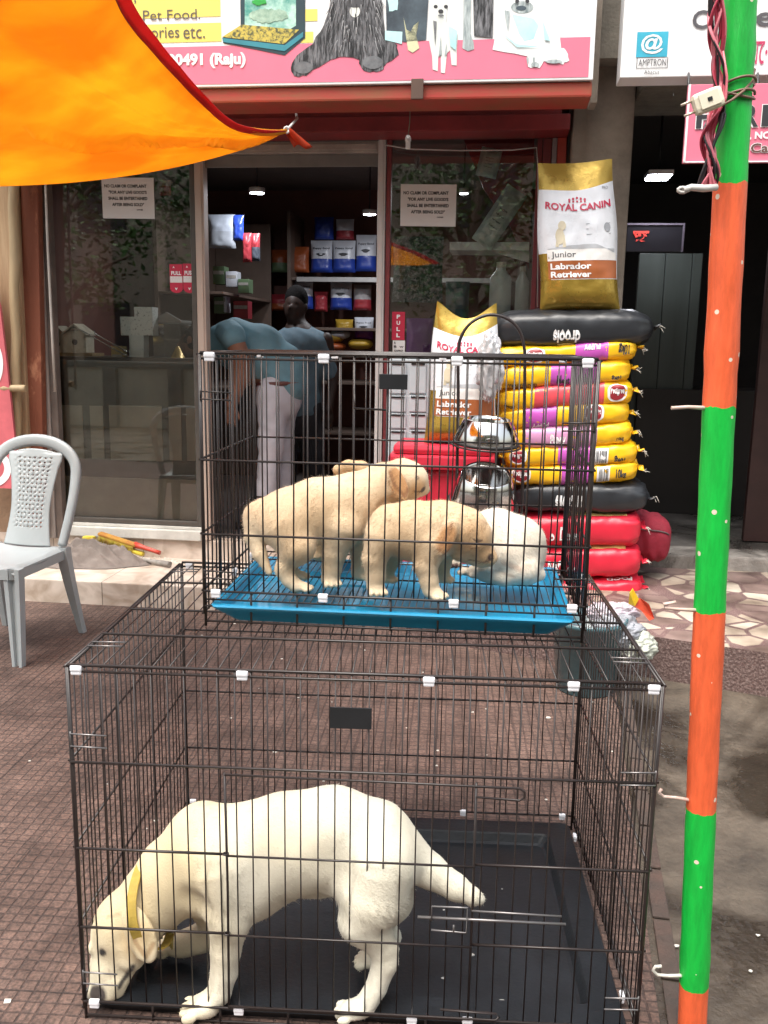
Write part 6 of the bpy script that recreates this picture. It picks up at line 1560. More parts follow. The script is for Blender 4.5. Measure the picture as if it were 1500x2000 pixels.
for z in (.69, .125):
    for x_, z_, l_, s_ in ((0, z, .078, 1), (W1, z - .04 if z > .5 else z, .072, -1)):
        mb = MB(); uhook(mb, B1, x_, z_, l_, side=s_); mb.tube([B1(x_, -.005, z_ + .004), B1(x_, -.005, z_ - .032)], .0018, 6); build('corner_hook', mb, STW, c1)
for x_, s_ in ((.0, 1), (W1, -1)):
    for y_ in (.13, .16, .87, .90): mb = MB(); mb.tube([B1(x_, D1 * y_, H1 + .006), B1(x_ + s_ * .075, D1 * y_ , H1 + .007)], .0018, 6); build('top_hook', mb, STW, c1)
for x in (.015, .30, .615, .855): clip(c1, B1, x * W1, -.002, H1 - .002)
clip(c1, B1, W1 - .016, -.002, H1 - .003)
for x in (.018, .985): clip(c1, B1, x * W1, D1 + .002, H1 - .002)
for x in (.018, .285, .70): clip(c1, B1, x * W1, -.004, .048, L_=.024)
clip(c1, B1, .60 * W1, -.004, .046, L_=.024)
for x in (.012, .72, .975): clip(c1, B1, x * W1, D1, .052, L_=.02)
for y in (.13, .9): clip(c1, B1, W1 - .004, y * D1, .034, ax='y', L_=.024)
mb = MB(); mb.box(B1(.485 * W1, -.009, .7475), (.086, .0035, .046), (B1.x, B1.y, EZ), ch=.001); build('name_plate', mb, BLACKP, c1)
# black tray: broad rim, sunken floor
TRAYB = M('black_tray_plastic', (.008, .010, .013), rough=.45, var=.4, scale=7, bump=.12, bscale=90, spec=.32)
def tray(F, Wd, D, cg, mat, z0, rim_z, rim_w, drop, flare, over=.0):
    def ringp(i, z, r_=.02):
        x0, x1, y0, y1 = i, Wd - i, i, D - i; q = []
        for cx, cy, a0 in ((x1 - r_, y1 - r_, 0), (x0 + r_, y1 - r_, 90), (x0 + r_, y0 + r_, 180), (x1 - r_, y0 + r_, 270)):
            for k in range(5): w = R(a0 + 22.5 * k); q.append(F(cx + r_ * math.cos(w), cy + r_ * math.sin(w), z))
        return q
    mb = MB()
    loft(mb, [ringp(flare, z0), ringp(over + .004, rim_z - .010), ringp(over, rim_z - .004), ringp(over + .002, rim_z), ringp(rim_w - .004, rim_z), ringp(rim_w, rim_z - .004), ringp(rim_w + .012, rim_z - drop + .004), ringp(rim_w + .02, rim_z - drop)], smooth=False)
    return build('tray', mb, mat, cg)
tray(B1, W1, D1, c1, TRAYB, .003, .034, .085, .027, .03, .012)
mb = MB()
for (x, y, r_) in ((.66, .20, .006), (.72, .30, .008), (.665, .5, .004), (.8, .62, .003), (.77, .12, .013)):
    c = B1(x * W1, y * D1, .0078)
    mb.prism([(c[0] + r_ * random.uniform(.5, 1) * math.cos(k), c[1] + r_ * random.uniform(.4, .9) * math.sin(k)) for k in np.linspace(0, 5.6, 7)], lambda a, b, q: (a, b, .0078 + q), .0015, 0)
tag(build('paper_scraps', mb, M('grey_fleck', (.3, .3, .29), rough=.9)), 'small grey scraps lying on the black tray', 'scraps', kind='stuff')
# ---- small cage on top
B2 = Frame((-.4166, 2.0346, H1 + .008), -.095); W2, D2, H2 = .8748, .5031, .632
zl2 = [.086, .22, .392, .50]
c2 = cage('smaller dark wire cage with a blue tray holding the puppies', None, B2, W2, D2, H2, .086, .0355, [.086, .222, .395], [0, .12, .35, .6, .82, 1.0], None, gauge=.0020, rod=.0028, frame=.0034, floor=(.0165, -.022))
mb = MB()
mb.tube([B2(0, -.004, .05), B2(W2, -.004, .05)], .0022, 6); build('lower_rail', mb, CWIRE, c2)
for x_, z_, s_ in ((0, .55, 1), (0, .135, 1), (W2, .50, -1), (W2, .15, -1)):
    mb = MB(); uhook(mb, B2, x_, z_, .07, .017, y=-.005, side=s_); mb.tube([B2(x_, -.004, z_ + .003), B2(x_, -.004, z_ - .02)], .0018, 6); build('corner_hook', mb, CWIRE, c2)
for x_, s_ in ((0, 1), (W2, -1)):
    for y_ in (.1, .2, .88): mb = MB(); mb.tube([B2(x_, D2 * y_, H2 + .006), B2(x_ + s_ * .07, D2 * y_, H2 + .007)], .0018, 6); build('top_hook', mb, CWIRE, c2)
mb = MB(); mb.tube([B2(.40 * W2, -.008, .55), B2(.40 * W2, -.008, .52), B2(.48 * W2, -.008, .518)], .0024, 6); build('door_hook', mb, CWIRE, c2)
for x in (.025, .32, .655, .975): clip(c2, B2, x * W2, -.002, H2 - .001, L_=.026)
for x in (.02, .26, .6, .97): clip(c2, B2, x * W2, D2, H2 - .001, L_=.022)
for x in (.03, .32, .665, .97): clip(c2, B2, x * W2, -.003, .084, L_=.024)
for y in (.5, .85): clip(c2, B2, .004, y * D2, .07, ax='y', L_=.02)
mb = MB(); mb.box(B2(.498 * W2, -.010, H2 - .052), (.062, .0035, .033), (B2.x, B2.y, EZ), ch=.001); build('name_plate', mb, BLACKP, c2)
TRAYU = M('blue_tray_plastic', (.004, .23, .42), rough=.35, var=.12, scale=5, coat=.1)
F2 = Frame(B2(.012, -.012, .0), -.095)
tray(F2, W2 - .03, D2 - .006, c2, TRAYU, .006, .054, .020, .03, .045, .0)

# ------------------------------------------------------------------ dogs
def cap(a, b, ra, rb, k=.02, sq=1.0): return ('c', np.array(a, float), np.array(b, float), float(ra), float(rb), float(sq), float(k))
def elli(c, r3, ax, k=.02, mode='add'): return ('e', np.array(c, float), tuple(r3), np.array(ax).T, mode, float(k))
def axes_from(t, side):
    t = t / np.linalg.norm(t); s_ = side - t * (side @ t); s_ /= np.linalg.norm(s_); return np.array([t, s_, np.cross(t, s_)])
def smooth_noise(p, sc, seed=0):
    q = p * sc + seed
    return (np.sin(q[:, 0] * 1.3 + np.sin(q[:, 1] * 1.7)) + np.sin(q[:, 1] * 1.1 + np.sin(q[:, 2] * 1.9) + 1) + np.sin(q[:, 2] * 1.5 + np.sin(q[:, 0] * 1.2) + 2)) / 3
class Body:
    """places joints by photo pixel on a plane parallel to a cage front, off metres behind it"""
    def __init__(s, F, base): s.F, s.base = F, base
    def __call__(s, px, py, off): return on_plane(px, py, s.F.o + s.F.y * (s.base + off), s.F.y)
    def r(s, px, off=0): return px / pxm(s.F.o + s.F.x * .5 + s.F.y * (s.base + off) + EZ * .4)
def chain(J, pts, k=.02, sq=1.0):
    out = []
    for (x0, y0, r0, o0), (x1, y1, r1, o1) in zip(pts[:-1], pts[1:]): out.append(cap(J(x0, y0, o0), J(x1, y1, o1), J.r(r0, o0), J.r(r1, o1), k if not out else min(k * .4, .010), sq))
    return out
def paw(J, px, py, off, rp, fx, fy=0.0, toes=4):
    """paw with separate toes; fx, fy: direction the toes point in (cage x, cage depth)"""
    c = J(px, py, off); r_ = J.r(rp, off); d = J.F.x * fx + J.F.y * fy; d = d / np.linalg.norm(d); sd = np.cross(EZ, d)
    out = [elli(c, (r_ * 1.15, r_ * .95, r_ * .72), [d, sd, EZ], r_ * .5)]
    for i in range(toes):
        a = (i - (toes - 1) / 2) * .5
        q = c + d * (r_ * (1.12 - .2 * abs(i - 1.5))) + sd * (r_ * a * 1.2) - EZ * r_ * .2
        out.append(elli(q, (r_ * .56, r_ * .27, r_ * .42), [d, sd, EZ], r_ * .08))
    return out
# ---- the cream dog
J = Body(B1, .125)
P_ = []
P_ += chain(J, [(405, 1652, 78, 0), (470, 1682, 112, 0), (560, 1650, 102, 0), (650, 1634, 98, 0), (728, 1648, 86, 0), (768, 1672, 60, 0)], .03, .86)
P_ += chain(J, [(412, 1712, 78, 0), (480, 1712, 80, 0)], .04, .86)
P_ += [cap(J(395, 1616, 0), J(440, 1640, 0), J.r(46), J.r(60), .03)]                       # withers
P_ += chain(J, [(398, 1672, 90, 0), (345, 1710, 80, 0), (305, 1750, 70, -.01), (272, 1776, 60, -.025)], .03, .9)     # neck
P_ += [elli(J(240, 1804, -.032), (J.r(66), J.r(50), J.r(58)), axes_from(J(205, 1930, -.085) - J(262, 1790, -.02), B1.y), .015)]       # skull
P_ += chain(J, [(226, 1838, 46, -.042), (211, 1890, 36, -.066), (203, 1932, 29, -.085)], .02, .9)     # muzzle
P_ += chain(J, [(276, 1820, 40, -.058), (258, 1868, 28, -.068)], .015)
P_ += chain(J, [(276, 1820, 40, .005), (258, 1868, 28, -.03)], .015)
P_ += chain(J, [(256, 1866, 22, -.05), (230, 1936, 14, -.085)], .012)                                # lower jaw
P_ += chain(J, [(220, 1922, 20, -.09), (215, 1938, 17, -.097)], .008)
P_ += [elli(J(184, 1852, -.07), (J.r(13), J.r(10), J.r(11)), [B1.x, B1.y, EZ], .010)]      # brow
for o_, s_ in ((-.066, -1), (.066, 1)):                                                        # ears, folded down along the cheek
    a, b = J(254, 1776, o_ - .028), J(292, 1872, o_ * 1.2 - .036)
    P_ += [elli((a + b) / 2, (np.linalg.norm(b - a) * .6, J.r(10), J.r(30)), axes_from(b - a, B1.y), .006)]
P_ += chain(J, [(786, 1662, 42, 0), (838, 1700, 33, 0), (890, 1733, 25, -.01), (922, 1750, 17, -.015), (936, 1756, 12, -.015)], .025)      # tail
# near hind leg
P_ += chain(J, [(738, 1690, 76, -.05), (728, 1750, 66, -.065), (706, 1800, 46, -.075)], .03)
P_ += chain(J, [(712, 1790, 50, -.075), (746, 1850, 29, -.08), (752, 1878, 25, -.082)], .012); P_ += chain(J, [(769, 1854, 11, -.082), (756, 1878, 18, -.084)], .01)
P_ += chain(J, [(752, 1878, 25, -.084), (735, 1928, 22, -.092), (714, 1962, 22, -.1)], .01)
P_ += paw(J, 690, 1972, -.106, 25, -1, -.15)
# far hind leg
P_ += chain(J, [(752, 1690, 66, .05), (752, 1750, 56, .055), (726, 1796, 38, .06)], .03); P_ += chain(J, [(728, 1790, 40, .06), (760, 1830, 24, .06), (750, 1858, 20, .06), (735, 1872, 19, .06)], .012)
P_ += paw(J, 722, 1874, .06, 21, -1, .1)
# near fore leg
P_ += chain(J, [(432, 1690, 72, -.045), (447, 1770, 48, -.065), (450, 1800, 40, -.075)], .03)
P_ += chain(J, [(448, 1795, 40, -.075), (441, 1856, 31, -.085), (437, 1900, 27, -.09), (428, 1938, 25, -.098), (410, 1958, 25, -.104)], .012); P_ += chain(J, [(450, 1902, 14, -.088), (455, 1888, 9, -.088)], .008)
P_ += paw(J, 392, 1966, -.108, 28, -1, -.2)
# far fore leg, reaching forward
P_ += chain(J, [(400, 1720, 60, .045), (424, 1785, 42, .06), (420, 1818, 32, .068)], .03); P_ += chain(J, [(422, 1812, 33, .068), (392, 1832, 29, .072), (362, 1842, 27, .075)], .012)
P_ += paw(J, 342, 1846, .078, 26, -1, .05)
P_ += [elli(J(622, 1738, 0), (J.r(34), J.r(20), J.r(14)), [B1.x, B1.y, EZ], .03)]
P_ += chain(J, [(690, 1720, 46, -.05), (650, 1728, 18, -.04)], .03)
P_ += [elli(J(500, 1718, -.128), (J.r(15), .022, J.r(62)), [B1.x, B1.y, EZ], .035, 'cut'), elli(J(652, 1690, -.118), (J.r(34), .020, J.r(46)), [B1.x, B1.y, EZ], .035, 'cut'),
       elli(J(372, 1770, -.11), (J.r(30), .02, J.r(22)), [B1.x, B1.y, EZ], .03, 'cut'), elli(J(425, 1640, -.112), (J.r(9), .015, J.r(46)), axes_from(B1.x * .9 + EZ * .35, B1.y), .03, 'cut'),
       elli(J(228, 1842, -.105), (J.r(20), .012, J.r(12)), axes_from(J(205, 1930, 0) - J(262, 1790, 0), B1.y), .012, 'cut')]
NOSE = J(188, 1946, -.09); EYE = J(194, 1862, -.036)
P_ += [elli(NOSE + EZ * .004, (J.r(17), J.r(15), J.r(15)), [B1.x, B1.y, EZ], .012)]
_picked = {}
def pick(p, px, py, tol=5.0):
    """the surface point of a body first met from the survey viewpoint at a photo pixel (kept after the first look)"""
    key = (px, py)
    if key not in _picked:
        d = ray(px, py); d = d / np.linalg.norm(d); q = p - np.array([0, 0, CAMZ]); t = q @ d
        e = np.linalg.norm(q - t[:, None] * d, axis=1) * FPX / t
        c = np.where(e < tol, t, 1e9); i = int(np.argmin(c)) if c.min() < 1e8 else int(np.argmin(e))
        _picked[key] = p[i].copy()
    return _picked[key]
def dab(c, p, pt, r_, col, k=1.0, soft=.5):
    kk = np.clip((r_ - np.linalg.norm(p - pt, axis=1)) / (r_ * soft), 0, 1)[:, None] * k
    return c * (1 - kk) + np.array(col) * kk
def stroke(c, p, pts, r_, col, k=1.0):
    P_ = [pick(p, *q) for q in pts]; dm = np.full(len(p), 9.)
    for a, b in zip(P_[:-1], P_[1:]):
        t = np.clip(((p - a) @ (b - a)) / ((b - a) @ (b - a) + 1e-9), 0, 1); dm = np.minimum(dm, np.linalg.norm(p - a - t[:, None] * (b - a), axis=1))
    kk = np.clip((r_ - dm) / (r_ * .6), 0, 1)[:, None] * k
    return c * (1 - kk) + np.array(col) * kk
def lab_col(p):
    base = np.tile(np.array([.66, .63, .525]), (len(p), 1))
    n1 = smooth_noise(p, 14); n2 = smooth_noise(p, 40, 3)
    pos = (p - B1.o) @ np.array([B1.x, B1.y, EZ]).T
    ax = pos[:, 0]; z = pos[:, 2]
    hx = np.clip((.36 - ax) / .12, 0, 1)                                       # head and neck warmer
    lum = np.clip((z - .12) / .15, 0, 1)
    warm = np.clip(.15 + .85 * hx * (.6 + .4 * lum) + .25 * n1, 0, 1)
    back = np.clip((ax - .3) / .1, 0, 1) * np.clip((.62 - ax) / .2, 0, 1) * np.clip((z - .38) / .06, 0, 1)
    warm = np.clip(warm + .35 * back, 0, 1)
    tan = np.array([.60, .47, .25])
    c = base * (1 - warm[:, None] * .75) + tan * warm[:, None] * .75
    c *= (1 + .05 * n2)[:, None]
    ear = np.clip(1 - np.linalg.norm((p - J(272, 1828, -.07)) / np.array([.05, .05, .065]), axis=1) / 1.0, 0, 1)[:, None]
    c = c * (1 - .8 * np.minimum(1, ear * 2)) + np.array([.50, .33, .15]) * (.8 * np.minimum(1, ear * 2))
    c = dab(c, p, pick(p, 272, 1835), .05, (.60, .42, .20), .55, .8)                       # ear
    c = stroke(c, p, ((252, 1798), (262, 1845), (282, 1874), (296, 1850)), .008, (.34, .21, .10), .75)
    c = stroke(c, p, ((205, 1792), (228, 1784)), .006, (.45, .33, .2), .6)  # wrinkle shading painted into the coat
    c = dab(c, p, pick(p, 230, 1870), .05, (.62, .47, .27), .4, 1.0)
    c = dab(c, p, pick(p, 197, 1864), .022, (.34, .25, .17), .6, .7)
    c = dab(c, p, pick(p, 197, 1864), .011, (.02, .015, .012), 1.0, .35)                   # eye
    c = dab(c, p, pick(p, 184, 1944), .026, (.06, .045, .04), 1.0, .3)                     # nose
    c = dab(c, p, NOSE, .024, (.05, .035, .032), 1.0, .3)
    c = stroke(c, p, ((262, 1893), (250, 1910), (238, 1930)), .009, (.03, .025, .025), .95)  # mouth
    c = stroke(c, p, ((210, 1900), (214, 1925)), .004, (.4, .3, .22), .5)
    return np.clip(c, .01, .9)
dog = thing('cream_dog', 'cream white adult dog sniffing the tray with its head down', 'dog', J(560, 1900, 0))
body = sdf_mesh('body', P_, .0040, FURM, dog, lab_col, relax=2)
def lab_flow(p):
    pos = (p - B1.o) @ np.array([B1.x, B1.y, EZ]).T
    f = np.tile(B1.x * .85 - EZ * .45, (len(p), 1))
    low = pos[:, 2] < .27
    f[low] = -EZ * 1.0 + B1.x * .1
    hd = pos[:, 0] < .24
    f[hd] = B1.x * .75 + EZ * .65
    return f
def lab_len(p):
    pos = (p - B1.o) @ np.array([B1.x, B1.y, EZ]).T
    L_ = np.full(len(p), .011)
    L_[pos[:, 0] < .2] = .005
    L_[pos[:, 2] < .2] = .008
    L_[(pos[:, 2] > .27) & (pos[:, 2] < .33) & (pos[:, 0] > .4) & (pos[:, 0] < .75)] = .022
    return L_
add_fur(body, dog, 42000, lab_len, .0016, lab_flow, FURB, lab_col, lift=.16, skip=lambda p: (np.linalg.norm(p - NOSE, axis=1) < .024) | (np.linalg.norm(p - _picked[(197, 1864)], axis=1) < .016) | (np.linalg.norm(p - _picked[(184, 1944)], axis=1) < .022))
# collar
mb = MB(); ca_, cb_ = J(284, 1684, 0), J(330, 1820, 0)
cc = (ca_ + cb_) / 2 - B1.y * .018; e1 = (cb_ - ca_) / 2; l1 = np.linalg.norm(e1); e1 /= l1; e2 = B1.y; e3 = np.cross(e1, e2)
rings = []
for i in range(41):
    w = 2 * math.pi * i / 40; n_ = e1 * math.cos(w) * (l1 + .008) + e2 * math.sin(w) * (J.r(72) * .92 + .020)
    nn = n_ / np.linalg.norm(n_); bow = e3 * (-.016 * (1 - math.cos(w) ** 2))
    rings.append([cc + n_ + bow + e3 * a + nn * b for a, b in ((-.011, 0), (-.011, .003), (.011, .003), (.011, 0))])
loft(mb, rings, cap=False, smooth=False)
col_ = build('collar', mb, M('mustard_webbing', (.40, .28, .05), rough=.7, var=.15, scale=60), dog)
mb = MB(); q = cb_ + e1 * .004
mb.tube([q + B1.x * (.010 * math.cos(w)) * 1 + EZ * (.010 * math.sin(w) - .004) for w in np.linspace(0, 6.28, 13)], .0016, 6)
mb.box(q + EZ * .012 + B1.x * .012, (.012, .008, .014), (B1.x, B1.y, EZ), ch=.002)
build('ring_buckle', mb, M('brass_ring', (.6, .55, .42), rough=.3, metal=.8), col_)
mb = MB()
for k in range(4): mb.tube([q + B1.x * .002 * k, q - EZ * .015 + B1.x * (.004 * k - .004), q - EZ * (.03 + .004 * k) - B1.x * (.004 - .003 * k)], .0018, 5)
build('strap_end', mb, M('straw_strap', (.5, .42, .12), rough=.8), col_)

# ---- puppies
ZF = H1 + .008 + .066
def puppy_parts(J, spec, k=.022): 
    out = []
    for item in spec:
        if item[0] == 'ch': out += chain(J, item[1], item[2] if len(item) > 2 else k, item[3] if len(item) > 3 else 1.0)
        elif item[0] == 'paw': out += paw(J, *item[1:])
        else: out.append(item)
    return out
TANC, CRC, EARC = np.array([.58, .375, .195]), np.array([.74, .60, .42]), np.array([.48, .25, .105])
def pup_col(F, ears=(), noses=(), eyes=(), tan=.6, seed=0, pads=(), faces=(), strokes=()):
    def f(p):
        z = p[:, 2] - ZF
        n1 = smooth_noise(p, 22, seed); n2 = smooth_noise(p, 60, seed + 2)
        w = np.clip(tan + .35 * n1 - .6 * np.clip((.05 - z) / .05, 0, 1), 0, 1)[:, None]
        c = CRC * (1 - w) + TANC * w; c = c * (1 + .06 * n2)[:, None]
        for e, r_ in [((pick(p, *e) if len(e) == 2 else e), r_) for e, r_ in faces]:
            kk = np.clip((r_ - np.linalg.norm(p - e, axis=1)) / (r_ * .6), 0, 1)[:, None] * .8; c = c * (1 - kk) + np.array([.52, .32, .16]) * kk
        for e, r_ in [((pick(p, *e) if len(e) == 2 else e), r_) for e, r_ in ears]:
            kk = np.clip((r_ - np.linalg.norm(p - e, axis=1)) / (r_ * .45), 0, 1)[:, None]; c = c * (1 - kk) + EARC * kk
        for pts, r_, col in strokes: c = stroke(c, p, pts, r_, col, .8)
        for e, r_ in [((pick(p, *e) if len(e) == 2 else e), r_) for e, r_ in noses]:
            kk = np.clip((r_ - np.linalg.norm(p - e, axis=1)) / (r_ * .35), 0, 1)[:, None]; c = c * (1 - kk) + np.array([.06, .035, .03]) * kk
        for e, r_ in [((pick(p, *e) if len(e) == 2 else e), r_) for e, r_ in list(eyes) + list(pads)]:
            kk = np.clip((r_ - np.linalg.norm(p - e, axis=1)) / (r_ * .5), 0, 1)[:, None] * .85; c = c * (1 - kk) + np.array([.1, .06, .045]) * kk
        return np.clip(c, .01, .86)
    return f
def make_puppy(label, loc, prims, colf, flow, cell=.0036, fur=16000, flen=.016, skip=None, seed=2):
    t = thing('puppy', label, 'puppy', loc, 'puppies in the upper cage')
    b = sdf_mesh('body', prims, cell, FURM, t, colf, relax=2)
    add_fur(b, t, fur, flen, .0014, flow, FURB, colf, lift=.2, seed=seed, skip=skip)
    return t
def len_fn(F, z1, short=.005, long_=.014):
    def f(p):
        z = p[:, 2] - ZF
        return short + (long_ - short) * np.clip((z - .02) / .06, 0, 1)
    return f
# puppy 1: standing, facing right, head laid over the second puppy
J1 = Body(B2, .165)
s1 = [('ch', [(526, 1014, 46, -.02), (562, 1010, 58, -.02), (620, 998, 66, 0), (690, 990, 66, .03), (722, 985, 56, .045)], .03, .85),
      ('ch', [(700, 978, 50, .035), (748, 950, 46, .045), (785, 932, 36, .03)], .025),
      ('ch', [(786, 936, 39, .02), (800, 938, 37, .02)], .012), ('ch', [(804, 944, 25, .02), (822, 953, 16, .03)], .012),
      ('ch', [(778, 958, 22, 0), (805, 960, 15, .01)], .010),
      ('ch', [(500, 1008, 26, -.02), (495, 1048, 18, -.04), (508, 1083, 14, -.055), (526, 1118, 7, -.065)], .016),
      ('ch', [(560, 1030, 50, -.045), (580, 1068, 38, -.06)], .025), ('ch', [(580, 1066, 34, -.06), (558, 1104, 19, -.065), (554, 1114, 17, -.065)], .012),
      ('ch', [(554, 1112, 17, -.065), (565, 1132, 16, -.068), (578, 1144, 15, -.07)], .010), ('paw', 592, 1146, -.072, 14, 1, -.25),
      ('ch', [(570, 1030, 40, .02), (585, 1060, 28, .03), (566, 1096, 16, .03), (572, 1122, 13, .03)], .012), ('paw', 588, 1124, .03, 13, 1, 0),
      ('ch', [(668, 1030, 44, -.02), (654, 1078, 25, -.022), (648, 1110, 20, -.02), (646, 1128, 19, -.02)], .016), ('paw', 645, 1135, -.022, 17, .5, -.85),
      ('ch', [(704, 1030, 40, .05), (706, 1070, 24, .05), (704, 1104, 18, .05), (702, 1118, 17, .05)], .016), ('paw', 706, 1122, .05, 15, .9, -.3)]
pr1 = puppy_parts(J1, s1)
ea, eb = J1(762, 914, -.036), J1(790, 970, -.052)
pr1.append(elli((ea + eb) / 2, (np.linalg.norm(eb - ea) * .62, .0075, .021), axes_from(eb - ea, B2.y), .010))
ea2, eb2 = J1(766, 920, .075), J1(790, 962, .08); pr1.append(elli((ea2 + eb2) / 2, (np.linalg.norm(eb2 - ea2) * .6, .0075, .02), axes_from(eb2 - ea2, B2.y), .010))
NS1 = J1(833, 958, .035); pr1.append(elli(NS1, (.009, .009, .008), [B2.x, B2.y, EZ], .008))
c1f = pup_col(B2, ears=[((782, 945), .034), ((770, 925), .022)], noses=[(NS1, .0125), ((831, 958), .010)], eyes=[((818, 930), .006)], tan=.42, seed=1, faces=[((822, 952), .03)],
              strokes=[(((757, 922), (768, 950), (790, 972), (800, 952)), .006, (.24, .11, .05)), (((812, 962), (828, 962)), .004, (.12, .06, .04)), (((735, 1010), (745, 985), (768, 970)), .012, (.42, .26, .14))])  # ear stroke paints the shadow along the flap's lower edge
flow_p = lambda sgn_: (lambda p: np.tile(-B2.x * .8 * sgn_ - EZ * .5, (len(p), 1)))
make_puppy('tan puppy standing with its head over the back of another puppy', J1(620, 1150, 0), pr1, c1f, flow_p(1), flen=len_fn(B2, 0), seed=3, skip=lambda p: np.linalg.norm(p - NS1, axis=1) < .012)
# puppy 2: in front, head low to the right
J2 = Body(B2, .11)
s2 = [('ch', [(766, 1030, 48, -.015), (805, 1036, 60, -.005), (850, 1036, 55, 0), (880, 1032, 46, 0)], .03, .88),
      ('ch', [(868, 1024, 44, 0), (905, 1034, 42, 0)], .025), ('ch', [(912, 1036, 43, 0), (922, 1048, 41, 0)], .012),
      ('ch', [(926, 1060, 33, 0), (944, 1080, 23, -.004), (954, 1089, 18, -.006)], .012), ('ch', [(905, 1074, 26, 0), (938, 1096, 13, 0)], .012),
      ('ch', [(748, 1048, 38, -.03), (732, 1090, 25, -.035), (734, 1125, 20, -.035), (733, 1144, 18, -.036)], .014), ('paw', 736, 1152, -.038, 17, .35, -.9),
      ('ch', [(775, 1055, 40, .03), (760, 1092, 22, .04), (754, 1122, 15, .045)], .014), ('paw', 760, 1130, .045, 13, .9, -.2),
      ('ch', [(842, 1064, 38, -.03), (832, 1104, 24, -.04), (838, 1134, 19, -.045), (841, 1150, 18, -.046)], .014), ('paw', 850, 1160, -.05, 17, .8, -.6),
      ('ch', [(865, 1060, 34, .03), (864, 1096, 19, .04), (864, 1124, 14, .045)], .014), ('paw', 870, 1130, .045, 13, 1, -.1)]
pr2 = puppy_parts(J2, s2)
ea, eb = J2(888, 1020, -.058), J2(862, 1080, -.070)
pr2.append(elli((ea + eb) / 2, (np.linalg.norm(eb - ea) * .6, .0075, .019), axes_from(eb - ea, B2.y), .010))
NS2 = J2(963, 1090, -.008); pr2.append(elli(NS2, (.0095, .010, .009), [B2.x, B2.y, EZ], .008))
EY2 = J2(936, 1056, -.05)
pr2.append(elli(J2(940, 1060, -.048), (.011, .004, .0022), axes_from(B2.x - EZ * .25, B2.y), .004, 'cut'))
c2f = pup_col(B2, ears=[((868, 1062), .030), ((878, 1040), .024)], noses=[(NS2, .0135), ((962, 1092), .011)], eyes=[((938, 1057), .006)], tan=.55, seed=5, faces=[((925, 1060), .07), ((948, 1085), .04)],
              strokes=[(((886, 1018), (872, 1044), (858, 1078), (872, 1086), (884, 1062)), .006, (.27, .13, .06)), (((928, 1056), (938, 1059), (946, 1058)), .0035, (.08, .045, .03)), (((918, 1098), (940, 1102), (956, 1100)), .0035, (.16, .09, .055)), (((912, 1066), (922, 1074), (938, 1074)), .004, (.36, .2, .1))])
make_puppy('tan puppy in front with eyes shut nosing the white puppy', J2(800, 1160, 0), pr2, c2f, flow_p(1), flen=len_fn(B2, 0), seed=4, skip=lambda p: (np.linalg.norm(p - NS2, axis=1) < .013) | (np.linalg.norm(p - _picked[(938, 1057)], axis=1) < .014))
# puppy 3: white, curled up
J3 = Body(B2, .25)
s3 = [('ch', [(932, 1040, 40, .03), (966, 1050, 58, .01), (1000, 1072, 68, 0), (1006, 1088, 56, 0)], .03, .85),
      ('ch', [(1006, 1092, 44, -.03), (1024, 1112, 27, -.055)], .025), ('ch', [(1028, 1116, 24, -.055), (985, 1128, 18, -.05), (945, 1124, 13, -.03)], .012), ('paw', 932, 1121, -.025, 12, -1, .1),
      ('ch', [(978, 1080, 34, -.03), (958, 1104, 20, -.04), (925, 1116, 13, -.02)], .014), ('paw', 910, 1116, -.0, 12, -1, .1),
      ('ch', [(905, 1050, 38, .06), (885, 1072, 28, .05), (874, 1090, 19, .04)], .02), ('paw', 884, 1098, .02, 15, .2, -1),
      ('ch', [(1036, 1106, 20, .02), (1052, 1122, 13, -.02), (1030, 1134, 10, -.06)], .012)]
pr3 = puppy_parts(J3, s3)
WHT = lambda p: np.clip(np.tile(np.array([.74, .655, .54]), (len(p), 1)) * (1 + .05 * smooth_noise(p, 40, 2))[:, None], 0, .88)
pads = [(J3(874, 1104, -.005), .008), (J3(886, 1107, -.008), .008), (J3(897, 1103, -.005), .008)]
def c3f(p):
    c = WHT(p)
    c = stroke(c, p, ((1036, 1100), (1010, 1112), (985, 1104)), .010, (.5, .33, .24), .5); c = stroke(c, p, ((930, 1112), (960, 1118), (1000, 1128)), .005, (.42, .28, .2), .5)  # creases between body and legs, their shade painted into the coat
    for e, r_ in [((876, 1105), .008), ((887, 1108), .008), ((897, 1104), .007)]:
        c = dab(c, p, pick(p, *e), r_, (.05, .03, .028), .95, .4)
    for e, r_ in pads:
        kk = np.clip((r_ * 1.5 - np.linalg.norm(p - e, axis=1)) / (r_ * .6), 0, 1)[:, None] * .9; c = c * (1 - kk) + np.array([.1, .05, .045]) * kk
    return c
make_puppy('white puppy curled up with its paws stretched out on the wire floor', J3(990, 1140, 0), pr3, c3f, lambda p: np.tile(B2.x * .6 - EZ * .6, (len(p), 1)), flen=len_fn(B2, 0, .006, .013), seed=6)
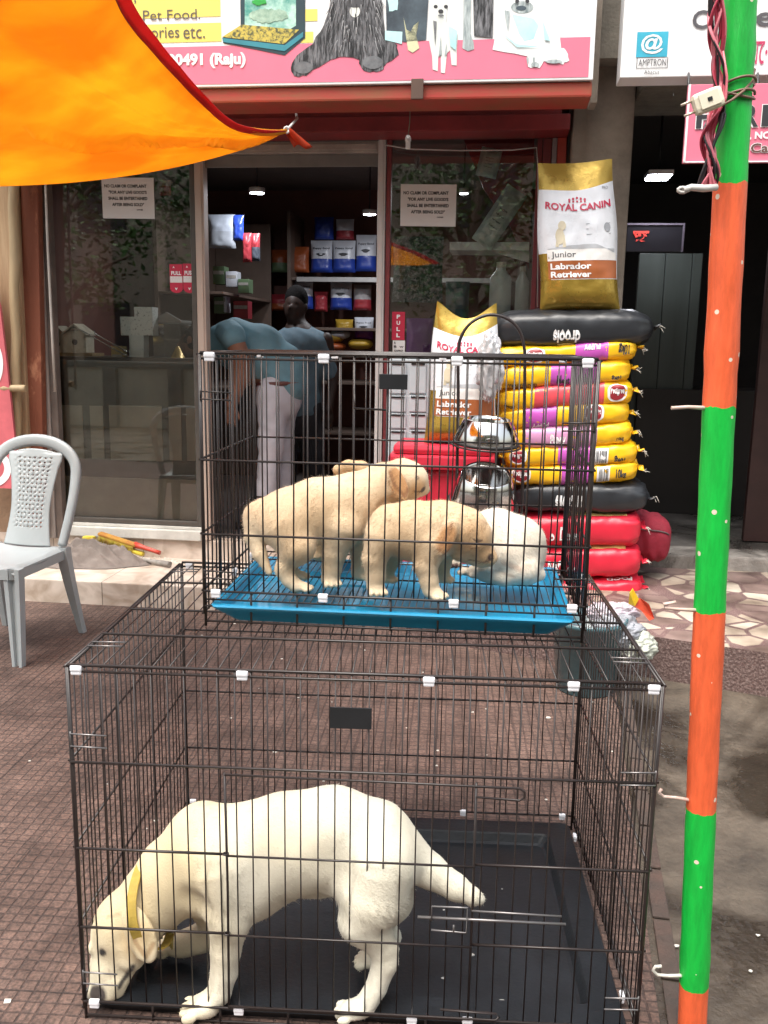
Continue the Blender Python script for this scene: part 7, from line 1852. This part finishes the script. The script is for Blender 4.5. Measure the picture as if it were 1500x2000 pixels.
# puppy 4: mostly hidden behind the first, only its tail shows
J4 = Body(B2, .40)
s4 = [('ch', [(735, 985, 42, 0), (700, 990, 50, 0), (650, 995, 50, 0), (610, 1000, 44, 0)], .035, .85), ('ch', [(720, 965, 30, 0), (728, 930, 15, 0), (706, 914, 14, 0), (680, 911, 13, 0), (660, 918, 11, 0)], .014),
      ('ch', [(620, 990, 40, 0), (590, 985, 36, 0), (570, 1000, 20, 0)], .03),
      ('ch', [(720, 1010, 34, -.03), (725, 1050, 20, -.03), (722, 1080, 13, -.03)], .016), ('paw', 718, 1082, -.03, 13, -1, 0), ('ch', [(630, 1020, 30, -.03), (626, 1060, 16, -.03), (624, 1082, 13, -.03)], .016), ('paw', 620, 1084, -.03, 13, -1, 0)]
pr4 = puppy_parts(J4, s4)
c4f = pup_col(B2, tan=.95, seed=9)
make_puppy('brown tan puppy hidden behind the first one with only its tail showing', J4(670, 1090, 0), pr4, c4f, flow_p(-1), fur=9000, flen=.014, seed=7)

# ------------------------------------------------------------------ two people inside the shop
SHIRT = M('pale_blue_shirt', (.115, .225, .275), rough=.8, var=.15, scale=9, bump=.35, bscale=14); SHIRT2 = M('grey_blue_shirt', (.11, .17, .21), rough=.8, var=.15, scale=9, bump=.35, bscale=14)
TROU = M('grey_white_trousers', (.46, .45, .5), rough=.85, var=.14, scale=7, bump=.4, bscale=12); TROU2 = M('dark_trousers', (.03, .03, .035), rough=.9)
HAIR = M('black_hair', (.008, .007, .007), rough=.95, spec=.1, bump=.6, bscale=160)
SKC = np.array([.20, .09, .055])
skc = lambda p: np.tile(SKC, (len(p), 1)) * (1 + .05 * smooth_noise(p, 50))[:, None]
class PJ:
    def __init__(s, v): s.v = v
    def __call__(s, px, py, dv=0): return FP(px, py, s.v + dv)
    def r(s, q, dv=0): return q / pxm(W(-.8, s.v, 1.2))
def pch(K, pts, k=.03, sq=1.0):
    return [cap(K(x0, y0, o0), K(x1, y1, o1), K.r(r0), K.r(r1), k, sq) for (x0, y0, r0, o0), (x1, y1, r1, o1) in zip(pts[:-1], pts[1:])]
def hand(K, px, py, dv, s_=1.0):
    """palm, four unequal curled fingers and a thumb hanging from the wrist"""
    c = K(px, py, dv); out = [elli(c - EZ * .04, (.04 * s_, .016 * s_, .045 * s_), [EU, EV, EZ], .012)]
    for i, l_ in enumerate((.065, .075, .07, .055)):
        a = c - EZ * .075 + EU * (.026 - .0175 * i) * s_; b = a - EZ * l_ * .55 * s_ + EV * .006; d = b - EZ * l_ * .4 * s_ + EV * .024
        out += [cap(a, b, .0085, .008, .004), cap(b, d, .008, .0068, .004)]
    a = c - EZ * .02 + EU * .036 * s_; b = a - EZ * .035 + EU * .018 - EV * .008; out += [cap(a, b, .0105, .009, .006), cap(b, b - EZ * .03 + EU * .002, .009, .0075, .004)]
    return out
# the bending man
K = PJ(1.05)
hipl, sh = (548, 742), (440, 672)
pm = thing('person', 'person in pale blue shirt and grey white trousers bending down inside the doorway', 'person', K(535, 985) * np.array([1, 1, 0]) + EZ * .27)
footz = lambda px, dv: W(LF(px, 900, 1.05)[0], 1.05 + dv, .27)
fa, fb = footz(520, -.05), footz(545, .14)
body = []
body += pch(K, [(540, 745, 36, .04), (490, 700, 40, .04), (440, 668, 36, .04)], .04) + pch(K, [(425, 668, 17, .04), (398, 668, 16, .04)], .02)
hd = K(380, 668, .04)
body += [elli(hd, (.115, .078, .088), axes_from(K(360, 690, .04) - K(396, 655, .04), EV), .02), elli(K(362, 684, .04), (.06, .06, .05), [EU, EV, EZ], .025), elli(K(352, 680, .04), (.018, .014, .012), [EU, EV, EZ], .012)]
body += [elli(hd - EV * .078 + EZ * .01, (.025, .01, .035), [EU, EV, EZ], .008)]
for dv in (-.19, .22):
    body += pch(K, [(456, 660, 19, dv), (472, 700, 17, dv), (470, 740, 15, dv), (452, 790, 12, dv - .02)], .02); body += hand(K, 450, 792, dv - .02)
for (hx, hy, dv), ft in (((536, 760, -.04), fa), ((552, 760, .13), fb)):
    kn = (K(hx - 4, 860, dv)); h_ = K(hx, hy, dv)
    body += [cap(h_, kn, .085, .06, .03), cap(kn, ft + EZ * .07, .058, .04, .02), cap(ft + EZ * .04, ft + EZ * .03 - EU * .15, .04, .03, .02)]
sdf_mesh('body', body, .0075, SKIN, pm, skc)
shirt = pch(K, [(548, 728, 46, .04), (505, 690, 54, .04), (455, 672, 47, .04), (432, 672, 34, .04)], .05, .9)
shirt += pch(K, [(556, 716, 42, .04), (560, 748, 44, .04)], .05)
for dv in (-.19, .22): shirt += pch(K, [(446, 650, 25, dv * .7), (456, 658, 24, dv)], .03)
wr = lambda X, Y, Z: .004 * np.sin(38 * X + 14 * Z + 3 * np.sin(20 * Z)) * np.sin(16 * Z + 9 * X)
sdf_mesh('shirt', shirt, .008, SHIRT, pm, noise_fn=wr)
tr = pch(K, [(548, 745, 45, .04), (545, 775, 46, .04)], .04)
for (hx, hy, dv), ft in (((534, 770, -.04), fa), ((552, 770, .13), fb)):
    kn = K(hx - 4, 865, dv); tr += [cap(K(hx, hy, dv), kn, .105, .083, .04), cap(kn, ft + EZ * .07, .083, .068, .03)]
sdf_mesh('trousers', tr, .008, TROU, pm, noise_fn=wr)
mb = MB(); pts_ = [K(548, 748, .04) + EU * (K.r(49) * math.cos(w)) * 1.0 + EV * (K.r(46) * math.sin(w)) + EZ * .012 * math.cos(w) for w in np.linspace(0, 6.28, 30)][:-1]
mb.tube(pts_, .016, 6, closed=True); build('belt', mb, M('dark_belt', (.1, .03, .025), rough=.5), pm)
sdf_mesh('hair', [elli(hd + EZ * .018 + EU * .02, (.112, .088, .09), axes_from(K(360, 690, .04) - K(396, 655, .04), EV), .02)], .007, HAIR, pm, noise_fn=lambda X, Y, Z: .005 * np.sin(90 * X) * np.sin(80 * Z + 40 * Y))
for f_ in (fa, fb):
    mb = MB(); mb.box(f_ - EU * .06 + EZ * .025, (.27, .1, .05), (EU, EV, EZ), ch=.02); build('shoe', mb, M('black_shoe', (.02, .018, .016), rough=.4), pm)
# the standing man, in shade
K = PJ(1.9)
pn = thing('person', 'person in grey blue shirt standing in shade behind the bending man', 'person', W(LF(585, 800, 1.9)[0], 1.9, .27))
bx = LF(585, 800, 1.9)[0]; G = lambda u, d, z: W(bx + u, 1.9 + d, z)
body = [elli(K(577, 598), (.078, .095, .115), [EU, EV, EZ], .02), elli(K(574, 612) - EV * .05, (.05, .05, .06), [EU, EV, EZ], .03), elli(K(573, 602) - EV * .1, (.016, .02, .022), [EU, EV, EZ], .012), cap(K(578, 622), K(580, 645), .055, .065, .03)]
for s_ in (-1, 1): body += [elli(K(577, 600) + EU * s_ * .08, (.012, .02, .03), [EU, EV, EZ], .008), elli(K(577, 596) + EU * s_ * .032 - EV * .094, (.017, .012, .009), [EU, EV, EZ], .006, 'cut')]
shz = K(580, 648)[2]
body += [cap(G(0, 0, shz - .05), G(0, 0, 1.05), .13, .12, .05)]
for s_ in (-1, 1):
    body += [cap(G(.2 * s_, 0, shz - .05), G(.25 * s_, .02, shz - .33), .05, .042, .03), cap(G(.25 * s_, .02, shz - .33), G(.24 * s_, -.1, shz - .56), .042, .03, .02)]
    c = G(.24 * s_, -.1, shz - .57); body += [elli(c - EZ * .04, (.04, .016, .045), [EU, EV, EZ], .012)]
    for i, l_ in enumerate((.065, .075, .07, .055)):
        a = c - EZ * .075 + EU * (.026 - .0175 * i); b = a - EZ * l_ * .55; body += [cap(a, b, .0085, .008, .004), cap(b, b - EZ * l_ * .4 + EV * .02, .008, .0068, .004)]
    a = c - EZ * .02 - EU * .036 * s_; body += [cap(a, a - EZ * .05 - EU * .02 * s_, .0105, .008, .006)]
    body += [cap(G(.09 * s_, 0, 1.02), G(.1 * s_, 0, .7), .085, .06, .03), cap(G(.1 * s_, 0, .7), G(.1 * s_, .02, .34), .058, .04, .02), cap(G(.1 * s_, .02, .31), G(.1 * s_, -.14, .30), .04, .03, .02)]
sdf_mesh('body', body, .008, SKIN, pn, lambda p: skc(p) * .15)  # skin colour darkened, standing in for the shade around him
shirt = [cap(G(0, 0, shz - .1), G(0, 0, 1.0), .165, .17, .06), cap(G(-.14, 0, shz - .07), G(.14, 0, shz - .07), .07, .07, .06)]
for s_ in (-1, 1): shirt += [cap(G(.165 * s_, 0, shz - .08), G(.22 * s_, .01, shz - .29), .068, .065, .03)]
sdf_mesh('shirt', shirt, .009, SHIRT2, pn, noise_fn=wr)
tr = [cap(G(0, 0, 1.02), G(0, 0, .95), .165, .165, .05)]
for s_ in (-1, 1): tr += [cap(G(.09 * s_, 0, .98), G(.1 * s_, 0, .68), .105, .085, .04), cap(G(.1 * s_, 0, .68), G(.1 * s_, .02, .36), .083, .065, .03)]
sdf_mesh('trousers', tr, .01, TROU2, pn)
sdf_mesh('hair', [elli(K(578, 590) + EV * .02 + EZ * .02, (.086, .098, .105), [EU, EV, EZ], .02), elli(K(577, 616) - EV * .11, (.075, .06, .085), [EU, EV, EZ], .02, 'cut')], .008, HAIR, pn)

# ------------------------------------------------------------------ the street behind the viewer (seen in the glass)
mb = MB()
cw_ = thing('reflection_wall', 'unseen low cream wall with grey piers, added for the window reflection', 'wall', (0, -3.2, 0))  # unseen wall added for the window reflection, in place of a parked car
CRM = M('cream_wall_paint', (.42, .38, .3), rough=.8, var=.15, scale=3)
mb = MB(); mb.box((-3.5, -3.2, .5), (16, .16, 1.0), ch=.01); build('panel_wall', mb, CRM, cw_)
mb = MB(); mb.box((-3.5, -3.2, 1.05), (16.2, .24, .1), ch=.01); build('coping', mb, M('grey_coping', (.1, .095, .09), rough=.8), cw_)
for i in range(12):
    mb = MB(); mb.box((-10.5 + 1.2 * i, -3.06, .5), (.24, .1, 1.0), ch=.008); build('pier', mb, MATS['grey_coping'], cw_)
LEAF = [M('leaf_dark', (.03, .09, .018), rough=.6, var=.4, scale=3), M('leaf_mid', (.06, .16, .03), rough=.6, var=.4, scale=3)]
BARK = M('tree_bark', (.1, .07, .05), rough=.9, bump=.6)
for (x, y, h_, r_, lab) in ((-8.8, -4.6, 5.4, 1.9, 'broad leafy street tree at the left across the road'), (-5.6, -6.0, 6.2, 2.0, 'tall leafy street tree in the middle across the road'), (-1.2, -5.6, 5.6, 1.8, 'leafy street tree at the right across the road')):
    t = thing('street_tree', lab, 'tree', (x, y, 0), 'street trees across the road')
    rr = random.Random(int(x * 10))
    mb = MB(); mb.tube([(x, y, 0), (x + .05, y, h_ * .25), (x - .05, y + .05, h_ * .5), (x + .1, y, h_ * .8)], [.2, .16, .12, .05], 10)
    for k in range(7): w = k * .9; mb.tube([(x, y, h_ * (.35 + .05 * k)), (x + r_ * .4 * math.cos(w), y + r_ * .4 * math.sin(w), h_ * (.5 + .05 * k)), (x + r_ * .8 * math.cos(w), y + r_ * .8 * math.sin(w), h_ * (.55 + .06 * k))], [.06, .04, .015], 6)
    build('trunk', mb, BARK, t)
    mb = MB()
    for k in range(44):
        w, q = rr.uniform(0, 6.28), rr.uniform(.25, 1) ** .6; zc = h_ * rr.uniform(.42, 1.0); rad = r_ * q * (1 - abs(zc / h_ - .68) * 1.4)
        cx, cy = x + rad * math.cos(w), y + rad * math.sin(w)
        for j in range(70):
            p = np.array([cx + rr.gauss(0, .32), cy + rr.gauss(0, .32), zc + rr.gauss(0, .24)]); a = np.array([rr.gauss(0, 1), rr.gauss(0, 1), rr.gauss(0, .5)]); a /= np.linalg.norm(a); b = np.cross(a, [rr.gauss(0, 1), rr.gauss(0, 1), rr.gauss(0, 1)]); b /= np.linalg.norm(b) + 1e-6
            s_ = rr.uniform(.05, .1); mb.poly([p - a * s_, p + b * s_ * .45, p + a * s_, p - b * s_ * .45], k % 2)
    build('crown', mb, LEAF, t, fix=False)
bl = thing('street_building', 'pale building with dark windows far across the street', 'building', (0, -13, 0))
mb = MB(); mb.box((0, -13, 5), (30, 3, 10), ch=0); build('wall', mb, M('far_wall', (.36, .3, .24), rough=.9, var=.2, scale=1), bl)
for i in range(8):
    for z in (1.6, 5, 8):
        mb = MB(); mb.box((-12 + 3.4 * i, -11.48, z), (1.4, .06, 1.6), ch=0); build('window', mb, M('far_window', (.03, .035, .04), rough=.2), bl)
